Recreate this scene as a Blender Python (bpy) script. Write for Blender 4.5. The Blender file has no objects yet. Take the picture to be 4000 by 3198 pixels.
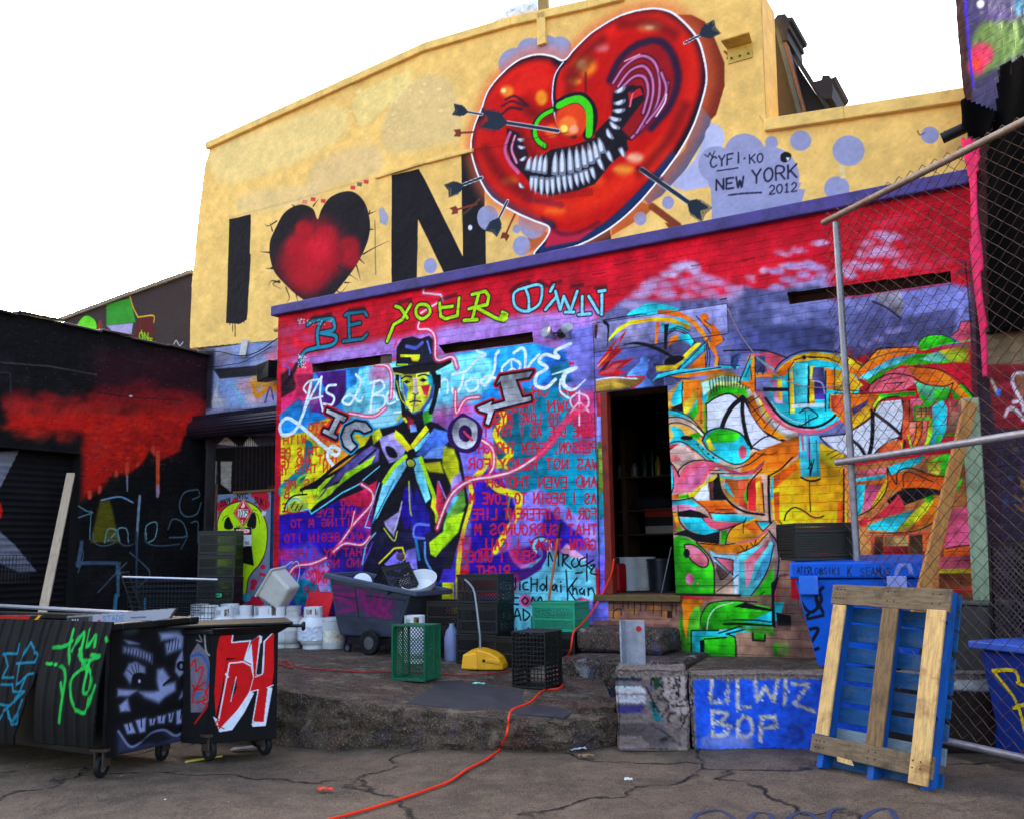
import bpy, math, random
import numpy as np
from mathutils import Matrix, Vector
random.seed(7); RNG = np.random.default_rng(7)
SC = bpy.context.scene; COL = SC.collection
# ------------------------------------------------------------------ camera, sky, sun, exposure
FPX = 3704.0; EYE = 1.4
PITCH = math.radians(8.5); ROLL = math.radians(-0.92)
CAMR = (Matrix.Rotation(math.pi/2+PITCH, 3, 'X') @ Matrix.Rotation(ROLL, 3, 'Z'))
cam = bpy.data.objects.new('camera', bpy.data.cameras.new('camera')); COL.objects.link(cam)
cam.matrix_world = Matrix.Translation((0, 0, EYE)) @ CAMR.to_4x4()
cam.data.sensor_width = 36; cam.data.sensor_fit = 'HORIZONTAL'; cam.data.lens = FPX/4000*36
cam.data.clip_start = .05; cam.data.clip_end = 3000
SC.camera = cam
SUN_AZ = math.radians(-27); SUN_EL = math.radians(16)          # behind the roofs, left of the view
W = bpy.data.worlds.new('World'); SC.world = W; W.use_nodes = True
_n = W.node_tree.nodes; _n.clear()
sky = _n.new('ShaderNodeTexSky'); sky.sky_type = 'NISHITA'; sky.sun_disc = False
sky.sun_elevation = SUN_EL; sky.sun_rotation = SUN_AZ
sky.air_density = 1.0; sky.dust_density = 6.0; sky.ozone_density = .6; sky.altitude = 0
bg = _n.new('ShaderNodeBackground'); bg.inputs['Strength'].default_value = .15
wo = _n.new('ShaderNodeOutputWorld')
W.node_tree.links.new(sky.outputs[0], bg.inputs[0]); W.node_tree.links.new(bg.outputs[0], wo.inputs[0])
sun = bpy.data.objects.new('sun', bpy.data.lights.new('sun', 'SUN')); COL.objects.link(sun)
sun.data.energy = 3.0; sun.data.angle = math.radians(.5); sun.data.color = (1, .93, .82)
_d = Vector((math.sin(SUN_AZ)*math.cos(SUN_EL), math.cos(SUN_AZ)*math.cos(SUN_EL), math.sin(SUN_EL)))
sun.rotation_euler = _d.to_track_quat('Z', 'Y').to_euler()
SC.view_settings.view_transform = 'Standard'; SC.view_settings.look = 'None'
SC.view_settings.exposure = 3.0; SC.view_settings.gamma = 1
SC.cycles.max_bounces = 6; SC.cycles.diffuse_bounces = 3; SC.cycles.glossy_bounces = 2; SC.cycles.transmission_bounces = 3
SC.cycles.use_denoising = True

# ------------------------------------------------------------------ measuring: photo pixel -> point on a surface of the place
_R = np.array(CAMR); _C = np.array([0, 0, EYE])
def rays(xy):
    xy = np.atleast_2d(np.asarray(xy, float))
    d = np.stack([(xy[:, 0]-2000)/FPX, (1599-xy[:, 1])/FPX, -np.ones(len(xy))], 1)
    return d @ _R.T
def gnd(x, y, z=0.0):
    d = rays([(x, y)])[0]; P = _C + d*(z-EYE)/d[2]; return Vector(P)
class Frame:                                           # upright plane: x to the viewer's right, y away from him, z up
    def __init__(s, o, deg):
        a = math.radians(deg); s.deg = deg; s.o = np.array([o[0], o[1], 0.0])
        s.x = np.array([math.cos(a), math.sin(a), 0]); s.y = np.array([-math.sin(a), math.cos(a), 0])
        s.M = Matrix.Translation(Vector(s.o)) @ Matrix.Rotation(a, 4, 'Z')
    def uv(s, xy, off=0.0):
        d = rays(xy); t = ((s.o-_C) @ s.y + off)/(d @ s.y)
        P = _C + d*t[:, None] - s.o
        return np.stack([P @ s.x, P[:, 2]], 1)
    def pt(s, x, y, off=0.0):
        u, v = s.uv([(x, y)], off)[0]; return float(u), float(v)
    def at(s, u, y=0.0, z=0.0):
        return Vector(s.o + s.x*u + s.y*y + np.array([0, 0, z]))
    def sub(s, u, y=0.0, deg=0.0):
        p = s.at(u, y); return Frame((p.x, p.y), s.deg+deg)

# ------------------------------------------------------------------ materials
def lin(c):
    c = np.asarray(c, float)/255.0
    return np.where(c <= .04045, c/12.92, ((c+.055)/1.055)**2.4)
def L4(c): return tuple(float(x) for x in lin(c)) + (1.0,)
class NT:
    def __init__(s, name):
        s.m = bpy.data.materials.new(name); s.m.use_nodes = True; s.t = s.m.node_tree; s.n = s.t.nodes; s.n.clear()
        s.out = s.n.new('ShaderNodeOutputMaterial'); s.b = s.n.new('ShaderNodeBsdfPrincipled')
        s.t.links.new(s.b.outputs[0], s.out.inputs[0])
    def N(s, typ, ins=None, **kw):
        n = s.n.new('ShaderNode'+typ)
        for k, v in kw.items(): setattr(n, k, v)
        for k, v in (ins or {}).items(): s.S(n.inputs[k], v)
        return n
    def S(s, sock, v):
        if hasattr(v, 'is_output') or hasattr(v, 'links'): s.t.links.new(v, sock)
        else: sock.default_value = v
    def mix(s, f, a, b, mode='MIX'):
        n = s.n.new('ShaderNodeMix'); n.data_type = 'RGBA'; n.blend_type = mode; n.clamp_factor = True
        s.S(n.inputs[0], f); s.S(n.inputs[6], a); s.S(n.inputs[7], b); return n.outputs[2]
    def math(s, op, a, b=0.0, c=0.0):
        n = s.n.new('ShaderNodeMath'); n.operation = op; s.S(n.inputs[0], a); s.S(n.inputs[1], b); s.S(n.inputs[2], c); return n.outputs[0]
    def ramp(s, f, lo, hi):
        n = s.n.new('ShaderNodeMapRange'); n.inputs[1].default_value = lo; n.inputs[2].default_value = hi; s.S(n.inputs[0], f); return n.outputs[0]
    def noise(s, vec, scale, detail=4, rough=.6, dist=0.0):
        n = s.N('TexNoise', {'Vector': vec, 'Scale': scale, 'Detail': detail, 'Roughness': rough, 'Distortion': dist}); return n.outputs[0]
    def obj(s, sx=1, sy=1, sz=1):
        c = s.N('TexCoord'); m = s.N('Mapping', {'Vector': c.outputs['Object'], 'Scale': (sx, sy, sz)}); return m.outputs[0]
    def bump(s, h, strength, dist=.01, prev=None):
        i = {'Height': h, 'Strength': strength, 'Distance': dist}
        if prev is not None: i['Normal'] = prev
        return s.N('Bump', i).outputs[0]
MATS = {}
def pm(name, col, rough=.7, var=.25, scale=5, dirt=None, damt=.45, dscale=3, bump=.25, bscale=40, metal=0.0, grain=None, spec=.3, alpha=None):
    """painted / plastic / wood / metal surface with uneven tone, dirt patches and a fine bump"""
    if name in MATS: return MATS[name]
    s = NT(name); v = s.obj(*(grain or (1, 1, 1)))
    c = lin(col); n1 = s.noise(v, scale, 5, .65)
    a = tuple(float(x)*(1-var) for x in c)+(1,); b = tuple(min(1, float(x)*(1+var)) for x in c)+(1,)
    base = s.mix(s.ramp(n1, .3, .7), a, b)
    if dirt is not None:
        n2 = s.noise(s.obj(), dscale, 8, .7, .4)
        base = s.mix(s.math('MULTIPLY', s.ramp(n2, .5, .68), damt), base, L4(dirt))
    n3 = s.noise(v, bscale, 4, .6)
    s.S(s.b.inputs['Base Color'], base); s.b.inputs['Metallic'].default_value = metal
    s.S(s.b.inputs['Roughness'], s.math('MULTIPLY_ADD', n1, .25, rough-.12)); s.b.inputs['Specular IOR Level'].default_value = spec
    s.S(s.b.inputs['Normal'], s.bump(n3, bump, .008))
    MATS[name] = s.m; return s.m
def wallmat(name, brick=True, dirt=.25, bw=.22, bh=.075, rough=.75, bstr=.6, peel=0.0):
    """paint held in the colour layer 'paint' over relief of bricks or plaster"""
    s = NT(name); v = s.obj()
    at = s.N('Attribute', attribute_name='paint')
    sep = s.N('SeparateXYZ', {0: v}); xz = s.N('CombineXYZ', {0: sep.outputs[0], 1: sep.outputs[2]}).outputs[0]
    wob = s.N('VectorMath', {0: xz, 1: s.N('VectorMath', {0: s.N('TexNoise', {'Vector': v, 'Scale': 7.0}).outputs[1], 'Scale': .025}, operation='SCALE').outputs[0]}, operation='ADD').outputs[0]
    n1 = s.noise(v, 2.2, 8, .68); n2 = s.noise(v, 34, 5, .7); n3 = s.noise(v, 9, 6, .7, .5)
    col = s.mix(s.math('MULTIPLY', s.ramp(n1, .5, .75), dirt), at.outputs[0], (.035, .03, .035, 1))
    col = s.mix(s.math('MULTIPLY', s.ramp(n2, .62, .78), .35*dirt/.25), col, (.05, .045, .05, 1))
    col = s.mix(s.math('MULTIPLY', s.ramp(n3, .55, .75), .16), col, (.75, .72, .74, 1), 'SOFT_LIGHT')
    nor = s.bump(n2, .35, .006)
    if brick:
        b = s.N('TexBrick', {'Vector': wob, 'Scale': 1.0, 'Mortar Size': .007, 'Mortar Smooth': .6, 'Brick Width': bw, 'Row Height': bh, 'Color1': (1, 1, 1, 1), 'Color2': (.8, .8, .8, 1), 'Mortar': (0, 0, 0, 1)})
        edge = s.math('MULTIPLY', b.outputs[1], s.ramp(n3, .35, .6))
        nor = s.bump(s.math('ADD', s.math('SUBTRACT', 1.0, edge), s.math('MULTIPLY', n3, .8)), bstr, .012, nor)
        col = s.mix(s.math('MULTIPLY', edge, .13), col, (.03, .025, .03, 1))
    else:
        nor = s.bump(n3, .3, .01, nor)
    if peel:
        n4 = s.noise(v, 1.6, 10, .72, .8); pk = s.ramp(n4, .56, .585)
        col = s.mix(s.math('MULTIPLY', pk, peel), col, (.55, .48, .36, 1)); nor = s.bump(pk, .35, .006, nor)
    s.S(s.b.inputs['Base Color'], col); s.S(s.b.inputs['Normal'], nor)
    s.S(s.b.inputs['Roughness'], s.math('MULTIPLY_ADD', n3, .3, rough-.1)); s.b.inputs['Specular IOR Level'].default_value = .14
    return s.m

# ------------------------------------------------------------------ mesh building
def ident(M): return M if M is not None else Matrix.Identity(4)
class MB:
    def __init__(s): s.v = []; s.f = []
    def add(s, vs, fs, M=None):
        k = len(s.v); M = ident(M)
        s.v += [tuple(M @ Vector(p)) for p in vs]; s.f += [tuple(i+k for i in f) for f in fs]; return s
    def box(s, x0, x1, y0, y1, z0, z1, M=None):
        return s.add([(x0, y0, z0), (x1, y0, z0), (x1, y1, z0), (x0, y1, z0), (x0, y0, z1), (x1, y0, z1), (x1, y1, z1), (x0, y1, z1)],
                     [(0, 3, 2, 1), (4, 5, 6, 7), (0, 1, 5, 4), (1, 2, 6, 5), (2, 3, 7, 6), (3, 0, 4, 7)], M)
    def hull8(s, lo, hi, M=None):                       # bottom ring, top ring of four points each
        return s.add(list(lo)+list(hi), [(0, 3, 2, 1), (4, 5, 6, 7), (0, 1, 5, 4), (1, 2, 6, 5), (2, 3, 7, 6), (3, 0, 4, 7)], M)
    def prism(s, poly, a, b, axis='y', M=None):         # polygon in the x-z plane (axis y), or x-y (axis z), or y-z (axis x)
        n = len(poly)
        pl = {'y': lambda p, t: (p[0], t, p[1]), 'z': lambda p, t: (p[0], p[1], t), 'x': lambda p, t: (t, p[0], p[1])}[axis]
        vs = [pl(p, a) for p in poly]+[pl(p, b) for p in poly]
        fs = [tuple(range(n)), tuple(range(2*n-1, n-1, -1))]+[(i, i+n, (i+1) % n+n, (i+1) % n) for i in range(n)]
        return s.add(vs, fs, M)
    def tube(s, pts, r, n=8, M=None, cap=True):
        pts = [Vector(p) for p in pts]; m = len(pts); rs = r if isinstance(r, (list, tuple)) else [r]*m
        vs = []; up = None
        for i, p in enumerate(pts):
            t = (pts[min(i+1, m-1)]-pts[max(i-1, 0)]).normalized()
            if up is None: up = Vector((0, 0, 1)) if abs(t.z) < .9 else Vector((1, 0, 0))
            a = t.cross(up)
            if a.length < 1e-6: a = t.orthogonal()
            a.normalize(); b = a.cross(t).normalized(); up = b
            for k in range(n):
                q = 2*math.pi*k/n; vs.append(p+(a*math.cos(q)+b*math.sin(q))*rs[i])
        fs = [(i*n+k, i*n+(k+1) % n, (i+1)*n+(k+1) % n, (i+1)*n+k) for i in range(m-1) for k in range(n)]
        if cap: fs += [tuple(range(n-1, -1, -1)), tuple(range((m-1)*n, m*n))]
        return s.add(vs, fs, M)
    def lathe(s, prof, n=20, M=None, cap=True):
        vs = [(r*math.cos(2*math.pi*k/n), r*math.sin(2*math.pi*k/n), z) for r, z in prof for k in range(n)]
        m = len(prof); fs = [(i*n+k, i*n+(k+1) % n, (i+1)*n+(k+1) % n, (i+1)*n+k) for i in range(m-1) for k in range(n)]
        if cap and prof[0][0] > 1e-5: fs.append(tuple(range(n-1, -1, -1)))
        if cap and prof[-1][0] > 1e-5: fs.append(tuple(range((m-1)*n, m*n)))
        return s.add(vs, fs, M)
    def build(s, name, mat, parent=None, smooth=False, bevel=0.0, M=None, sub=0):
        me = bpy.data.meshes.new(name); me.from_pydata(s.v, [], s.f); me.validate(); me.update()
        me.materials.append(mat)
        if smooth:
            me.polygons.foreach_set('use_smooth', [True]*len(me.polygons))
            if smooth != 'all': me.set_sharp_from_angle(angle=math.radians(40))
        o = bpy.data.objects.new(name, me); COL.objects.link(o)
        if parent is not None: o.parent = parent
        if M is not None: o.matrix_basis = M
        if bevel:
            b = o.modifiers.new('bevel', 'BEVEL'); b.width = bevel; b.segments = 2; b.limit_method = 'ANGLE'; b.angle_limit = math.radians(40)
        return o
def T(x=0, y=0, z=0, rx=0, ry=0, rz=0, s=1):
    return Matrix.LocRotScale(Vector((x, y, z)), __import__('mathutils').Euler((math.radians(rx), math.radians(ry), math.radians(rz))), Vector((s, s, s)) if not isinstance(s, tuple) else Vector(s))
def tag(o, label=None, cat=None, group=None, kind=None):
    if label: o['label'] = label
    if cat: o['category'] = cat
    if group: o['group'] = group
    if kind: o['kind'] = kind
    return o
def thing(name, label, cat, M=None, group=None):
    o = bpy.data.objects.new(name, None); o.empty_display_size = .1; COL.objects.link(o)
    if M is not None: o.matrix_basis = M
    return tag(o, label, cat, group)
def dup(root, M, label, group=None):
    def cp(o, par):
        c = o.copy(); COL.objects.link(c); c.parent = par
        for ch in o.children: cp(ch, c)
        return c
    r = cp(root, None); r.matrix_basis = M
    for k in ('label', 'group'):
        if k in r.keys(): del r[k]
    return tag(r, label, None, group if group else root.get('group'))

# ------------------------------------------------------------------ spray paint: strokes and shapes laid on a surface
def vnoise(h, w, cells, seed=0):
    r = np.random.default_rng(seed); g = r.random((cells+2, int(cells*w/h)+3)).astype(np.float32)
    y = np.linspace(0, cells, h); x = np.linspace(0, g.shape[1]-2.001, w)
    yi = y.astype(int); xi = x.astype(int); fy = (y-yi)[:, None]; fx = (x-xi)[None]
    fy = fy*fy*(3-2*fy); fx = fx*fx*(3-2*fx)
    return (g[yi][:, xi]*(1-fy)*(1-fx)+g[yi+1][:, xi]*fy*(1-fx)+g[yi][:, xi+1]*(1-fy)*fx+g[yi+1][:, xi+1]*fy*fx).astype(np.float32)
def P(s):
    if not isinstance(s, str): return np.asarray(s, float)
    return np.array([[float(q) for q in p.split(',')] for p in s.split()])
def smooth(p, closed=False, n=6):
    if len(p) < 3: return p
    q = np.vstack([p[-1:], p, p[:2]]) if closed else np.vstack([2*p[0]-p[1], p, 2*p[-1]-p[-2]])
    t = np.linspace(0, 1, n, endpoint=False)[:, None]; out = []
    for i in range(1, len(q)-2):
        a, b, c, d = q[i-1:i+3]
        out.append(.5*(2*b+(c-a)*t+(2*a-5*b+4*c-d)*t*t+(3*b-a-3*c+d)*t**3))
    out = np.vstack(out)
    return out if closed else np.vstack([out, p[-1:]])
class Canvas:
    def __init__(s, fr, u0, u1, v0, v1, res, base=(128, 128, 128), off=0.0):
        s.fr = fr; s.u0, s.v0, s.res, s.off = u0, v0, res, off
        s.w = int(round((u1-u0)/res))+1; s.h = int(round((v1-v0)/res))+1
        s.a = np.empty((s.h, s.w, 3), np.float32); s.a[:] = base; s.mask = None; s.fade = 0
        s.hole = np.zeros((s.h, s.w), bool); s.wob = (vnoise(s.h, s.w, max(8, s.h//9), 3)-.5)
    def win(s, p, m):
        j0 = max(0, int((p[:, 0].min()-m-s.u0)/s.res)-1); j1 = min(s.w, int((p[:, 0].max()+m-s.u0)/s.res)+2)
        i0 = max(0, int((p[:, 1].min()-m-s.v0)/s.res)-1); i1 = min(s.h, int((p[:, 1].max()+m-s.v0)/s.res)+2)
        if j1 <= j0 or i1 <= i0: return None
        X = (s.u0+np.arange(j0, j1)*s.res).astype(np.float32)[None]; Y = (s.v0+np.arange(i0, i1)*s.res).astype(np.float32)[:, None]
        return i0, i1, j0, j1, X, Y
    def put(s, w, cov, col, a=1.0):
        i0, i1, j0, j1 = w[:4]; c = cov*a
        if s.mask is not None: c = c*s.mask[i0:i1, j0:j1]
        r = s.a[i0:i1, j0:j1]; r += (np.asarray(col, np.float32)-r)*c[..., None]
    def cover(s, p, soft, w):
        X, Y = w[4], w[5]; ins = np.zeros((Y.shape[0], X.shape[1]), bool); d2 = np.full(ins.shape, 1e9, np.float32)
        for k in range(len(p)):
            x0, y0 = p[k]; x1, y1 = p[(k+1) % len(p)]; ex, ey = x1-x0, y1-y0; l2 = ex*ex+ey*ey
            if l2 < 1e-14: continue
            t = np.clip(((X-x0)*ex+(Y-y0)*ey)/l2, 0, 1); d2 = np.minimum(d2, (X-x0-t*ex)**2+(Y-y0-t*ey)**2)
            if y0 != y1:
                c = (Y > min(y0, y1)) & (Y <= max(y0, y1)); ins ^= c & (X < x0+(Y-y0)*ex/ey)
        d = np.sqrt(d2); sd = np.where(ins, -d, d)
        return np.clip(.5-sd/max(soft, s.res*.9), 0, 1)
    def fill(s, p, col, soft=0, a=1.0):
        w = s.win(p, soft)
        if w is None: return
        c = s.cover(p, soft, w); c = c*c*(3-2*c)
        if s.fade and np.mean(col) < 200:                                        # uneven cover of a spray can: each shape drifts in tone
            t = random.uniform(0, 6.3); n = c.shape; g = np.linspace(-1, 1, n[0])[:, None]*math.sin(t)+np.linspace(-1, 1, n[1])[None]*math.cos(t)
            k = (1+s.fade*g+s.fade*1.2*s.wob[w[0]:w[1], w[2]:w[3]])[..., None]; col = np.clip(np.asarray(col, np.float32)*k+18*np.clip(k-1, 0, 1), 0, 255)
        s.put(w, c, col, a)
    def seg(s, p, r, col, soft=0, a=1.0):
        rr = np.broadcast_to(np.asarray(r, np.float32), (len(p),)); w = s.win(p, rr.max()+soft)
        if w is None: return
        i0, i1, j0, j1 = w[:4]; best = np.full((i1-i0, j1-j0), 1e9, np.float32)
        for k in range(len(p)-1):
            sw = s.win(p[k:k+2], max(rr[k], rr[k+1])+soft)
            if sw is None: continue
            X, Y = sw[4], sw[5]; x0, y0 = p[k]; ex, ey = p[k+1]-p[k]; l2 = max(ex*ex+ey*ey, 1e-12)
            t = np.clip(((X-x0)*ex+(Y-y0)*ey)/l2, 0, 1)
            d = np.sqrt((X-x0-t*ex)**2+(Y-y0-t*ey)**2)-(rr[k]+(rr[k+1]-rr[k])*t)
            b = best[sw[0]-i0:sw[1]-i0, sw[2]-j0:sw[3]-j0]; np.minimum(b, d, out=b)
        c = np.clip(.5-best/max(soft, s.res*.9), 0, 1); s.put(w, c*c*(3-2*c), col, a)
    def clip(s, p=None):
        s.mask = None
        if p is not None:
            m = np.zeros((s.h, s.w), np.float32); w = s.win(p, s.res)
            m[w[0]:w[1], w[2]:w[3]] = s.cover(p, 0, w); s.mask = m
    def cut(s, p):
        w = s.win(p, 0); s.hole[w[0]:w[1], w[2]:w[3]] |= s.cover(p, 0, w) > .5
    def speckle(s, amt, seed=1):
        n = vnoise(s.h, s.w, s.h//3, seed)*.5+vnoise(s.h, s.w, max(6, s.h//12), seed+1)*.5
        s.a *= (1+amt*(n-.5))[..., None]
    def mesh(s, name, mat, parent, y=0.0, keep=None, relief=0.0):
        uu = s.u0+np.arange(s.w)*s.res; vv = s.v0+np.arange(s.h)*s.res
        U, V = np.meshgrid(uu, vv); D = np.full(U.shape, y)
        if relief: D = D+relief*(vnoise(s.h, s.w, max(4, int(s.h*s.res*4)), 11)-.5)+relief*.4*(vnoise(s.h, s.w, max(8, int(s.h*s.res*22)), 12)-.5)
        co = np.stack([U, D, V], -1).reshape(-1, 3).astype(np.float32)
        hm = s.hole if keep is None else (s.hole | ~keep)
        ok = ~(hm[:-1, :-1] | hm[1:, :-1] | hm[:-1, 1:] | hm[1:, 1:])
        idx = np.arange(s.h*s.w).reshape(s.h, s.w)
        q = np.stack([idx[:-1, :-1], idx[:-1, 1:], idx[1:, 1:], idx[1:, :-1]], -1)[ok]
        used = np.zeros(s.h*s.w, bool); used[q.ravel()] = True; re = np.cumsum(used)-1
        q = re[q]; co = co[used]; c3 = lin(np.clip(s.a, 0, 255)).reshape(-1, 3)[used]
        me = bpy.data.meshes.new(name); me.vertices.add(len(co)); me.vertices.foreach_set('co', co.ravel())
        n = len(q); me.loops.add(n*4); me.loops.foreach_set('vertex_index', q.ravel().astype(np.int32))
        me.polygons.add(n); me.polygons.foreach_set('loop_start', np.arange(0, n*4, 4, dtype=np.int32))
        me.update(); me.validate()
        ca = me.color_attributes.new('paint', 'FLOAT_COLOR', 'POINT')
        ca.data.foreach_set('color', np.concatenate([c3, np.ones((len(c3), 1))], 1).astype(np.float32).ravel())
        me.materials.append(mat)
        o = bpy.data.objects.new(name, me); COL.objects.link(o); o.parent = parent; return o
class Pen:
    """draws in coordinates measured on an enlarged view of the photo, carried onto the surface"""
    def __init__(s, cv, x0, y0, k): s.c, s.x0, s.y0, s.k = cv, x0, y0, k
    def nat(s, p): return np.stack([s.x0+p[:, 0]/s.k, s.y0+p[:, 1]/s.k], 1)
    def uv(s, p): return s.c.fr.uv(s.nat(p), s.c.off)
    def sc(s, p):
        m = p.mean(0); q = s.uv(np.array([m, m+[1, 0], m+[0, 1]])); a, b = q[1]-q[0], q[2]-q[0]
        return math.sqrt(abs(a[0]*b[1]-a[1]*b[0]))
    def fill(s, p, col, soft=1, sm=False, a=1.0):
        p = P(p); k = s.sc(p)
        if sm: p = smooth(p, True)
        s.c.fill(s.uv(p), col, soft*k, a)
    def line(s, p, w, col, soft=1, sm=True, a=1.0, taper=0, closed=False):
        p = P(p); k = s.sc(p)
        if closed and not sm: p = np.vstack([p, p[:1]])
        if sm:
            p = smooth(p, closed)
            if closed: p = np.vstack([p, p[:1]])
        r = np.full(len(p), w*.5*k)
        t = np.linspace(0, 1, len(p))
        if taper == 1: r = r*(1-.85*t)
        if taper == 2: r = r*(.15+.85*np.sin(np.pi*np.clip(t, .03, .97)))
        s.c.seg(s.uv(p), r, col, soft*k, a)
    def dot(s, x, y, r, col, soft=1, ry=None, a=1.0):
        t = np.linspace(0, 2*np.pi, 28, endpoint=False); ry = r if ry is None else ry
        p = np.stack([x+r*np.cos(t), y+ry*np.sin(t)], 1); k = s.sc(p); s.c.fill(s.uv(p), col, soft*k, a)
    def edge(s, p, col, w, lc, soft=1, sm=False):          # filled shape with an outline
        s.fill(p, col, soft, sm); s.line(p, w, lc, 1, sm, closed=True)
    def clip(s, p, sm=False):
        p = P(p); s.c.clip(s.uv(smooth(p, True) if sm else p))
    def cut(s, p): s.c.cut(s.uv(P(p)))
    def text(s, t, x, y, adv, h, w, col, slope=0.0, mirror=False, soft=1, lean=0.0, jit=0.0, a=1.0):
        for i, ch in enumerate(t):
            g = FONT.get(ch.upper())
            if not g: continue
            for st in g.split('|'):
                q = P(st).copy(); gx = q[:, 0]
                if mirror: gx = 1-gx
                bx = x+i*adv if not mirror else x-i*adv
                X = bx+gx*adv*.72+lean*q[:, 1]*h; Y = y-q[:, 1]*h
                if jit: X = X+random.uniform(-jit, jit); Y = Y+random.uniform(-jit, jit)
                Y = Y+slope*(X-x); s.line(np.stack([X, Y], 1), w, col, soft, sm=len(q) > 4, a=a)
FONT = dict(A='0,0 .5,1 1,0|.2,.4 .8,.4', B='0,0 0,1 .7,.95 .8,.75 .65,.55 0,.52|.65,.52 .95,.35 .85,.08 0,0', C='1,.85 .6,1 .15,.8 0,.45 .2,.1 .6,0 1,.15',
 D='0,0 0,1 .6,.95 1,.55 .7,.08 0,0', E='1,1 0,1 0,0 1,0|0,.52 .75,.52', F='1,1 0,1 0,0|0,.52 .75,.52', G='1,.85 .6,1 .15,.8 0,.45 .2,.1 .6,0 1,.2 1,.45 .6,.45',
 H='0,0 0,1|1,0 1,1|0,.5 1,.5', I='.5,0 .5,1', J='.8,1 .8,.2 .5,0 .1,.15', K='0,0 0,1|1,1 0,.45|.3,.55 1,0', L='0,1 0,0 1,0', M='0,0 .1,1 .5,.35 .9,1 1,0',
 N='0,0 0,1 1,0 1,1', O='.5,1 .1,.8 0,.45 .2,.08 .55,0 .9,.2 1,.6 .8,.92 .5,1', P='0,0 0,1 .7,1 .95,.75 .7,.5 0,.48', Q='.5,1 .1,.8 0,.45 .2,.08 .55,0 .9,.2 1,.6 .8,.92 .5,1|.6,.3 1,0',
 R='0,0 0,1 .7,1 .95,.75 .7,.52 0,.5|.45,.5 1,0', S='.95,.85 .5,1 .1,.8 .2,.55 .8,.42 .95,.18 .5,0 .05,.15', T='0,1 1,1|.5,1 .5,0', U='0,1 .05,.25 .3,0 .7,.02 .95,.25 1,1',
 V='0,1 .5,0 1,1', W='0,1 .25,0 .5,.65 .75,0 1,1', X='0,0 1,1|0,1 1,0', Y='0,1 .5,.5 1,1|.5,.5 .5,0', Z='0,1 1,1 0,0 1,0')
FONT.update({'0': FONT['O'], '1': '.25,.8 .5,1 .5,0|.2,0 .8,0', '2': '.05,.8 .4,1 .85,.85 .8,.5 0,0 1,0', '4': '.75,0 .75,1 0,.35 1,.35', '5': '.9,1 .15,1 .1,.55 .6,.6 .95,.35 .7,.03 .05,.05',
 '7': '0,1 1,1 .35,0', '9': '.9,.6 .5,.45 .1,.7 .4,1 .85,.9 .9,.6 .8,0', '.': '.4,0 .5,.04', ',': '.5,.1 .35,-.15', '-': '.1,.45 .9,.45', "'": '.5,1 .45,.75', '!': '.5,1 .5,.3|.5,.05 .5,0'})
# ------------------------------------------------------------------ the place: frames of the walls
FA = Frame((1.49, 9.2), -30.7)                      # painted block with the doorway
YEL = .5                                            # the tall yellow wall stands this far behind it
RED = (206, 14, 38); YEL_C = (240, 192, 108)
_q = FA.at(*[float(FA.uv([(812, 1374)], YEL)[0][0]), YEL])
LB = Frame((_q.x, _q.y), 59.3)                      # dark building on the left
_q = FA.at(2.87, 0); RW = Frame((_q.x, _q.y), -68.5)   # right-hand building
FE = Frame((2.96, 6.8), -68.5)                      # chain-link fence

# ------------------------------------------------------------------ ground
def ground_mat():
    s = NT('yard_concrete'); v = s.obj()
    a = s.noise(v, .9, 9, .68, .3); b = s.noise(v, 5, 8, .7); c = s.noise(v, 60, 4, .75); d = s.noise(v, 190, 2, .7); e = s.noise(v, 2.3, 9, .75, 1.2)
    col = s.mix(s.ramp(a, .32, .7), L4((64, 47, 37)), L4((116, 92, 74)))
    col = s.mix(s.math('MULTIPLY', s.ramp(b, .42, .66), .7), col, L4((128, 107, 88)))
    col = s.mix(s.math('MULTIPLY', s.ramp(e, .5, .66), .75), col, L4((28, 22, 20)))
    col = s.mix(s.math('MULTIPLY', s.ramp(c, .44, .62), .6), col, L4((22, 18, 17)))
    col = s.mix(s.math('MULTIPLY', s.ramp(d, .55, .64), .6), col, L4((168, 150, 128)))
    vo = s.N('TexVoronoi', {'Vector': s.N('VectorMath', {0: v, 1: s.N('VectorMath', {0: s.N('TexNoise', {'Vector': v, 'Scale': 2.5, 'Detail': 6.0}).outputs[1], 'Scale': .55}, operation='SCALE').outputs[0]}, operation='ADD').outputs[0], 'Scale': .55}, feature='DISTANCE_TO_EDGE')
    cr = s.math('MULTIPLY', s.math('SUBTRACT', 1.0, s.ramp(vo.outputs[0], .002, .013)), s.ramp(b, .4, .52))
    col = s.mix(cr, col, L4((10, 8, 8)))
    h = s.math('ADD', s.math('MULTIPLY', c, .5), s.math('SUBTRACT', s.math('MULTIPLY', b, 1.2), s.math('MULTIPLY', cr, 1.5)))
    s.S(s.b.inputs['Base Color'], col); s.S(s.b.inputs['Roughness'], s.math('MULTIPLY_ADD', e, -.5, .95)); s.b.inputs['Specular IOR Level'].default_value = .3
    s.S(s.b.inputs['Normal'], s.bump(h, 1.0, .02)); return s.m
M_GROUND = ground_mat()
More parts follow.
